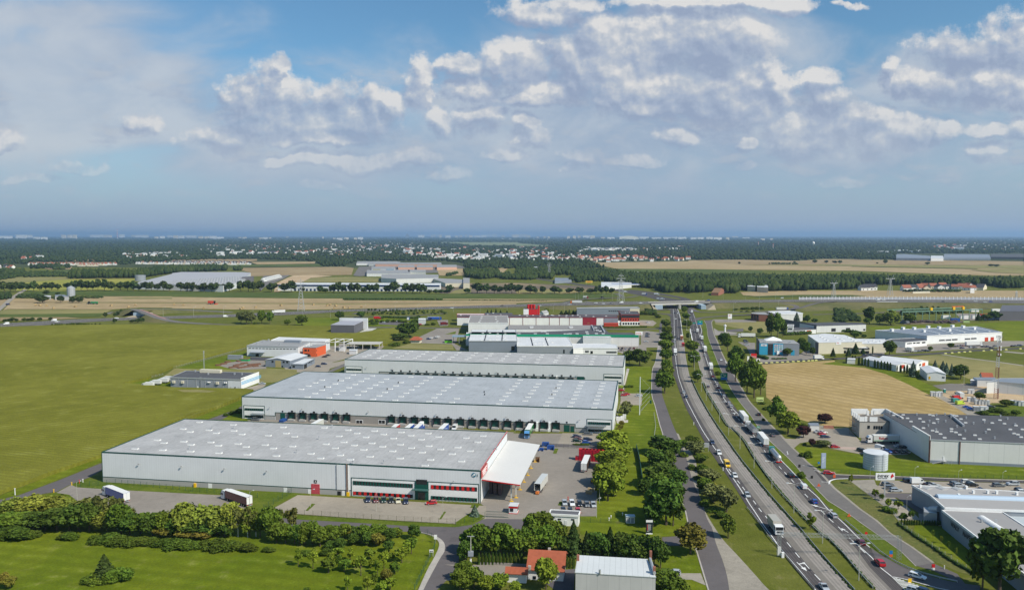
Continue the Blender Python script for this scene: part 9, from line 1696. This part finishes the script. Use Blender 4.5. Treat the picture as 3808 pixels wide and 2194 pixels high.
for t,x,yb,yt,m_,l_,sh in(('e',412,660,622,oR_,'orange triangular warning sign at the top of the service road','tri'),('e',648,885,855,oR_,'orange triangular warning sign between guardrail and service road','tri'),('e',533,582,555,oR_,'orange work sign at the side road junction','sq'),('e',1122,1398,1362,yE_,'yellow board sign in the nose of the slip road','sq'),('e',975,1196,1146,Bl,'blue sign over an orange plate beside the gantry leg','sq2'),('e',781,1040,998,rE_,'round red sign beside the guardrail','rnd'),('e',1304,1300,1250,rE_,'red and white work sign at the end of the service road','sq2'),('e',1392,1292,1262,mW,'white marker post at the end of the service road','post'),('e',412,480,453,Bl,'round blue sign left of the slanted sign pylon','rnd'),('x',1322,1400,1340,dK_,'dark traffic signal head on the service road verge','sq'),('z',55,235,200,dK_,'dark traffic light at the side road junction','sq'),('b',1405,1090,1022,mW,'white street sign on a pole at the orchard corner','sq')):
 P=G(t,x,yb);H_=HT(P,t,x,yt);r=tH_('road_sign',l_,'road sign',P);w=.55
 Cy((0,0,0),(0,0,max(.3,H_-1.0)),.05,n=5).bd('post',mS,r)
 if sh=='tri':MB().add([(-.75,-.1,H_-1.2),(.75,-.1,H_-1.2),(0,-.1,H_+.1),(-.75,-.02,H_-1.2),(.75,-.02,H_-1.2),(0,-.02,H_+.1)],[(0,1,2),(5,4,3),(0,3,4,1),(1,4,5,2),(2,5,3,0)]).bd('sign_plate',m_,r)
 elif sh=='rnd':Cy((0,-.1,H_-.5),(0,-.05,H_-.5),.5,n=14).bd('sign_plate',m_,r)
 elif sh=='post':Cy((0,0,0),(0,0,H_),.15,n=6).bd('marker',m_,r)
 else:
  Bx(-.5,.5,-.1,-.04,H_-1.1 if sh=='sq2' else max(.2,H_-1.5),H_).bd('sign_plate',m_,r)
  if sh=='sq2':Bx(-.5,.5,-.1,-.04,H_-2.1,H_-1.15).bd('lower_plate',oR_ if m_ is Bl else mW,r)
tp=tH_('transformer_pole','concrete pole with a transformer box by the road corner','utility pole',G('b',1680,1272));Hp=HT(tp.location,'b',1680,1032);Bx(-.25,.25,-.25,.25,0,2.4).bd('pole_foot',mW,tp);Cy((0,0,2.4),(0,0,Hp),.18,.13,6).bd('pole',mat('pole_concrete',(.40,.38,.33),.8),tp);Bx(-.8,.8,-.6,.6,Hp*.36,Hp*.50).bd('transformer',gW_,tp);Bx(-1.1,1.1,-.1,.1,Hp-.2,Hp).bd('cross_arm',mS,tp)
mp=tH_('wire_mast','white mast with stays and bars leaning to a dark post on the lawn','mast',G('l',1683,706));Hm=HT(mp.location,'l',1692,295);Cy((0,0,0),(.2,0,Hm),.28,.18,8).bd('mast_pole',mat('mast_white',(.66,.70,.70),.5),mp)
q=G('l',1805,585)-mp.location;b_=MB();Q2=Vc((q.x-.6,q.y,HT(G('l',1805,585),'l',1785,410)));
for i in range(4):z_=Q2.z-i*2.6;b_.cyl((.15,0,z_),(Q2.x,Q2.y,z_),.06,n=4)
b_.bd('bar',mS,mp);b_=MB();b_.cyl((.2,0,Hm),Q2,.04,n=3).cyl((.1,0,1),(Q2.x,Q2.y,Q2.z-8),.04,n=3).cyl((Q2.x,Q2.y,Q2.z),(Q2.x,Q2.y,Q2.z-8),.04,n=3);b_.bd('stay_wire',mS,mp);Cy(q,Q2-Vc((0,0,8)),.2,n=6).box(q.x-.4,q.x+.4,q.y-.4,q.y+.4,0,2).bd('dark_post',gD_,mp)
cb=tH_('transformer_box','small white transformer station with two doors on the shaded lawn','utility box',G('c',1318,935));Bx(0,3.0,0,2,0,2.4).bd('box',mF,cb);Bx(-.1,3.2,-.2,2.2,2.4,2.55).bd('box_roof',mat('light_blue_roof',(.40,.50,.55),.6),cb)
for i in range(2):Bx(.4+i*1.3,1.4+i*1.3,-.05,0,.3,2.0).bd('door',gW_,cb)
for q,l_ in(('c:1200,897','left white lamp dome on the shaded lawn'),('c:1185,915','lower white lamp dome on the shaded lawn'),('c:1290,875','right white lamp dome on the shaded lawn')):o=tH_('bollard_lamp',l_,'bollard',G(*PS(q)[0]));Cy((0,0,0),(0,0,1.0),.12,n=6).ico((0,0,1.0),.28,1).bd('bollard',mW,o)
for q,m_,l_ in(('a:118,715',mW,'white marker post at the left field edge'),('a:420,695',yE_,'yellow hydrant post on the lorry park kerb'),('a:560,640',yE_,'yellow post at the fence corner'),('a:620,622',rE_,'red hydrant beside the yellow post'),('a:647,615',mW,'white cap post beside the red hydrant'),('b:187,890',yE_,'yellow bollard below the black sign'),('c:865,755',rE_,'red bin by the silver car'),('d:1025,525',mW,'white reflector post beside the yellow van'),('d:797,168',mW,'white reflector post beside the left carriageway')):
 P=G(*PS(q)[0]);o=tH_('post',l_,'post',P);k=2.6 if 'field edge' in l_ else 1.3;Cy((0,0,0),(0,0,k),.16,.13,8).box(-.25,.25,-.1,.1,k,k+.15).bd('post_body',m_,o)
for i,(x_,y_)in enumerate(((1450,765),(1475,765),(1500,760),(1520,750))):o=tH_('cooling_unit','white cooling unit, %s from the warehouse corner'%nth(i),'cooling unit',G('l',x_,y_),GA,'white cooling units by the middle warehouse');Bx(-.9,.9,-.7,.7,.15,2.0+.5*(i>2)).bd('casing',mF,o);Bx(-1,1,-.8,.8,0,.15).bd('base',cN_,o)
k=0
for i in range(8):
 for lv in range(3 if i>0 else 1):
  P=G('c',945+i*27,440+i*2);o=tH_('red_crate_stack','red crate stack by the yard trees, %s along, %s layer'%(nth(i),('bottom','middle','top')[lv]),'crate stack',(P.x,P.y,lv*1.75),GA,'red crate stacks by the yard trees')
  b_=MB();b_.box(-.62*2,.62*2,-1.1,1.1,.1,1.68);b_.bd('crate_body',mat('red_plastic',(.42,.012,.03),.5,bd=fP(.6,.7,0,.05,.06,seam=(2,.55,.05,.35))),o);Bx(-1.28,1.28,-1.14,1.14,1.68,1.74).bd('crate_rim',rE_,o)
for q,l_ in(('c:730,360','open blue skip right of the canopy corner'),('c:690,335','blue press container behind the canopy corner'),('c:657,368','small blue bin under the canopy corner')):o=tH_('skip',l_,'skip',G(*PS(q)[0]),GA);s=.6 if 'small' in l_ else 1.0;Bx(-1.6*s,1.6*s,-.1,1.2,0,2.0*s).box(-1.6*s,-1.5*s,-1.6,-.1,0,2*s).box(1.5*s,1.6*s,-1.6,-.1,0,2*s).bd('skip_body',bL_,o)
o=tH_('steel_skip','rusty brown open skip beside the canopy posts','skip',G('c',622,455),GA);Bx(-1.2,1.2,.9,1.0,0,2).box(-1.2,-1.1,-1,.9,0,2).box(1.1,1.2,-1,.9,0,2).box(-1.1,1.1,-1,.9,0,.15).bd('skip_body',wO_,o)
for i,(x_,y_)in enumerate(((1015,705),(1040,710),(1055,690),(1030,685))):o=tH_('pallet_stack','wooden pallet stack under the yard trees, %s'%nth(i),'pallet stack',G('c',x_,y_),GA,'wooden pallet stacks');b_=MB();[b_.box(-.6,.6,-.4,.4,j*.15,j*.15+.11)for j in range(10)];b_.bd('pallets',mat('new_wood',(.45,.33,.18),.8),o)
o=tH_('loader','yellow-brown loader half hidden by the yard trees','loader',G('c',1075,615),1.2);Bx(-2,1.4,-1,1,.7,1.8).bd('body',yE_,o);Bx(-.6,.8,-.8,.8,1.8,3.0).bd('cab',gL_,o);Bx(1.6,2.6,-1.2,1.2,.2,1.0).bd('bucket',wO_,o);[wH_(o,x,y*1.1,.7,.45)for x in(-1.3,1.0)for y in(-1,1)]
for i,(x_,y_,w_,m_)in enumerate(((1065,1085,50,mF),(1115,1088,45,mW),(1145,1085,40,bE_),(1475,1060,60,mF),(1470,1148,60,mF),(1500,1150,40,gW_),(1545,1175,50,mF),(1580,1178,50,mF),(1615,1180,50,mF),(1650,1182,40,mF),(1530,1248,60,gW_),(1615,1248,75,mW),(1935,1180,60,mF),(1975,1185,60,mF),(2015,1190,60,mF))):
 P=G('k',x_,y_);o=tH_('site_container','%s site container on the building yard, %s from the left'%('white' if m_ is mW else 'grey',nth(i)),'container',P,-.25,'site containers on the building yard');k_=w_*.3434*P.y/FPX;Bx(-k_/2,k_/2,-1.2,1.2,.1,2.7).bd('container_box',m_,o);Bx(-k_/2-.1,k_/2+.1,-1.3,1.3,2.7,2.82).bd('container_roof',rW_,o);Bx(-k_*.1,k_*.12,-1.26,-1.2,.2,2.2).bd('door',gW_,o)
o=tH_('portable_toilet','green portable toilet on the building yard','portable toilet',G('k',1188,1048));Bx(-.6,.6,-.6,.6,0,2.3).bd('cabin',PC['teal'],o);Bx(-.62,.62,-.62,.62,2.3,2.45).bd('roof',mW,o)
for i,(x_,y_,w_)in enumerate(((1200,755,60),(1260,740,70),(1300,720,60),(1340,780,60),(1390,775,80),(1430,750,90),(1480,735,80),(1450,780,90),(1520,770,80),(1560,750,90),(1620,745,80),(1420,712,50),(1390,760,60),(1600,765,70))):
 P=G('m',x_,y_);L_=w_*.3434*P.y/FPX;o=tH_('timber_stack','rust brown stack of steel and timber in the workshop yard, %s'%nth(i),'material stack',P,.5+.1*(i%3),'rust brown stacks in the workshop yard');b_=MB()
 for j in range(14):b_.box(-L_/2+random.uniform(0,.8),L_/2-random.uniform(0,.8),-2+(j%7)*.6,-1.6+(j%7)*.6,(j//7)*.45,(j//7)*.45+.4)
 b_.bd('stack',mat('rusty_timber',(.17,.085,.05),.9,bd=fN(.8,.3,3,.3)),o)
for q,m_,l_,s in(('m:1485,705',nP_,'green skip loaded with brown material in the workshop yard',(4,1.6)),('m:1655,698',yD_,'dark flat container in the workshop yard',(8,2.2)),('m:1385,690',gW_,'grey garage box at the edge of the workshop yard',(6,3.4))):o=tH_('container',l_,'container',G(*PS(q)[0]),GA);Bx(-s[0],s[0],-1.5,1.5,0,s[1]).bd('container_box',m_,o);Bx(-s[0]-.1,s[0]+.1,-1.6,1.6,s[1],s[1]+.15).bd('lid',m_ if m_ is not nP_ else wO_,o)
for i,q in enumerate(PS('P:487,1048 542,1055 633,1060 725,1090 1020,1068 1507,1055 1742,1075 1832,1050 Q:28,1040 152,1050 430,1092 930,1105 960,1088 1135,1078 1475,1052 1915,1045 2100,1056 2138,1046 2217,1060 2190,1092 2325,1080 R:70,1085 235,1068')):
 o=tH_('hay_bale','round straw bale in the harvested field, %s from the left'%nth(i),'hay bale',G(*q),random.uniform(0,3),'straw bales in the harvested field');Cy((-1.4,0,1.6),(1.4,0,1.6),1.6,n=12).bd('bale',mat('straw',(.36,.26,.13),.9,bd=fN(1,.2,4,.2)),o)
def machine(name,lb_,cat,P,m_,rz=0.0,s=1.0,parts_=()):
 o=tH_(name,lb_,cat,P,rz);[Bx(*[v*s for v in b_]).bd(n_,mm or m_,o)for n_,mm,b_ in parts_];[wH_(o,x*s,y*1.3*s,.9*s,.5*s)for x in(-1.8,2.2)for y in(-1,1)];return o
machine('combine_harvester','red combine harvester in the harvested field','combine',G('Q',535,1028),M_red2,0,1.5,(('body',None,(-3.2,2.2,-1.3,1.3,1.1,3.4)),('cab',gL_,(2.2,3.6,-.8,.8,1.8,3.6)),('header',None,(3.6,5.2,-3,3,.2,1.0)),('unloading_pipe',None,(-4,0,1.3,1.5,3.2,3.5))))
machine('tractor','dark tractor left of a green trailer in the field','tractor',G('P',1215,1025),PC['dgreen'],0,1.3,(('body',None,(-1.8,2.4,-.6,.6,.9,2.0)),('cab',gL_,(-1.6,.2,-.8,.8,2.0,3.3))));machine('farm_trailer','green trailer right of the tractor in the field','trailer',G('P',1278,1027),PC['green'],0,1.4,(('trailer_body',None,(-3.2,3.2,-1.2,1.2,1.1,3.0)),))
o=tH_('farm_silo','grey metal silo beside the sheds on the left','silo',G('P',965,935));Cy((0,0,0),(0,0,16),6,n=14).cyl((0,0,16),(0,0,19),6,.5,n=14).bd('silo_body',mS,o);pB('shed','long white shed with a blue-grey roof left of the silo','shed','P:745,915 935,922 870,898 745,898',6,mW,bG_);pB('shed','low pale shed beside the dark heap on the left','shed','P:595,918 690,922 690,908 595,905',5,mF,rW_)
gc=tH_('gantry_crane','long green overhead crane track on posts with yellow trolleys','crane',G('U',675,1262));d=G('U',1760,1225)-G('U',675,1262);L_=d.length;gc.rotation_euler=(0,0,math.atan2(d.y,d.x));Bx(0,L_,-.4,.4,11,12.2).bd('crane_beam',mat('crane_green',(.14,.24,.18),.6),gc);Bx(0,L_,24,24.8,11,12.2).bd('crane_beam',mat('crane_green',(.14,.24,.18),.6),gc)
for i in range(13):Bx(i*L_/12-.3,i*L_/12+.3,-.3,.3,0,11).bd('post',mat('crane_green',(.14,.24,.18),.6),gc)
for x_ in(.34,.62,.74):Bx(L_*x_,L_*x_+3,-1,1,12.2,15.5).bd('trolley',yE_,gc)
Bx(L_*.61,L_*.76,-.3,.3,15.5,16.3).bd('crane_bridge',oR_,gc)
for i,(x_,y_,m_)in enumerate(((1270,1222,mW),(1395,1262,bL_),(1680,1222,mW),(1790,1200,M_red2),(1520,1225,mW),(720,1280,bG_),(1660,1130,mW),(1945,1130,mW))):P=G('U',x_,y_);o=tH_('site_container','container in the crane yard, %s'%nth(i),'container',P,0,'containers of the crane yard');Bx(-5,5,-1.4,1.4,.2,4.2).bd('container_box',m_,o)
for i in range(26):P=G('U',720+i*27,1275+random.uniform(-12,8));o=tH_('scrap_pile','dark pile of material in the crane yard, %s'%nth(i),'material pile',P,random.uniform(0,3),'dark piles in the crane yard');MB().ico((0,0,1),3.2,1,0,.3,(1,1,.6)).bd('pile',mat('dark_scrap',(.07,.05,.05),.9),o)
for i,q in enumerate(PS('3:262,1168 365,1163 472,1158 578,1153 682,1149 785,1142 890,1137 992,1132 1098,1127 1197,1121 1270,1117 1340,1113 k:1200,628 1270,622 1345,617 1405,612 1465,608 1612,600 1697,594 1790,590 1855,586 2010,577')):
 o=tH_('road_marker_block','pale yellow marker block along the field road, %s from the left'%nth(i),'marker block',G(*q),.1,'yellow marker blocks along the field road');MB().taper(-1.2,1.2,-.4,.4,0,.8,.2,.2,.1).bd('block',mat('block_yellow',(.65,.62,.22),.7),o)
for i in range(26):x_=1240+(i%13)*17+(i//13)*20;y_=712-(i%13)*4.5+(i//13)*22;P=G('Q',x_,y_);o=dup(VP['rigid'],(P.x,P.y,.9),1.3,1.5,'white lorry parked on the apron of the huge far warehouse','lorry','white lorries at the huge far warehouse')
SEEN={}
for o in list(C.objects):
 if o.parent is None and o.get('label'):SEEN.setdefault(o['label'],[]).append(o)
for l_,os_ in SEEN.items():
 if len(os_)>1:
  for i,o in enumerate(sorted(os_,key=lambda q:q.location.x/max(1,q.location.y))):o['label']=l_+', %s from the left'%nth(i)
  # -- air
hz_m=bpy.data.materials.new('haze');hz_m.use_nodes=True;t_=hz_m.node_tree;t_.nodes.clear()
vo=t_.nodes.new('ShaderNodeVolumePrincipled');vo.inputs['Color'].default_value=(.45,.66,.97,1);vo.inputs['Density'].default_value=4.6e-5;vo.inputs['Anisotropy'].default_value=.25
ou=t_.nodes.new('ShaderNodeOutputMaterial');t_.links.new(vo.outputs[0],ou.inputs['Volume'])
hz_o=Bx(-75000,75000,-500,75000,-6,290).bd('haze',hz_m);hz_o['kind']='stuff'
SC.cycles.volume_bounces=1;SC.cycles.max_bounces=5;SC.cycles.diffuse_bounces=2;SC.cycles.glossy_bounces=2;SC.cycles.transparent_max_bounces=8
for p in PROTO:
 def rm(q):
  for k in list(kids(q)):rm(k)
  bpy.data.objects.remove(q)
 rm(p)
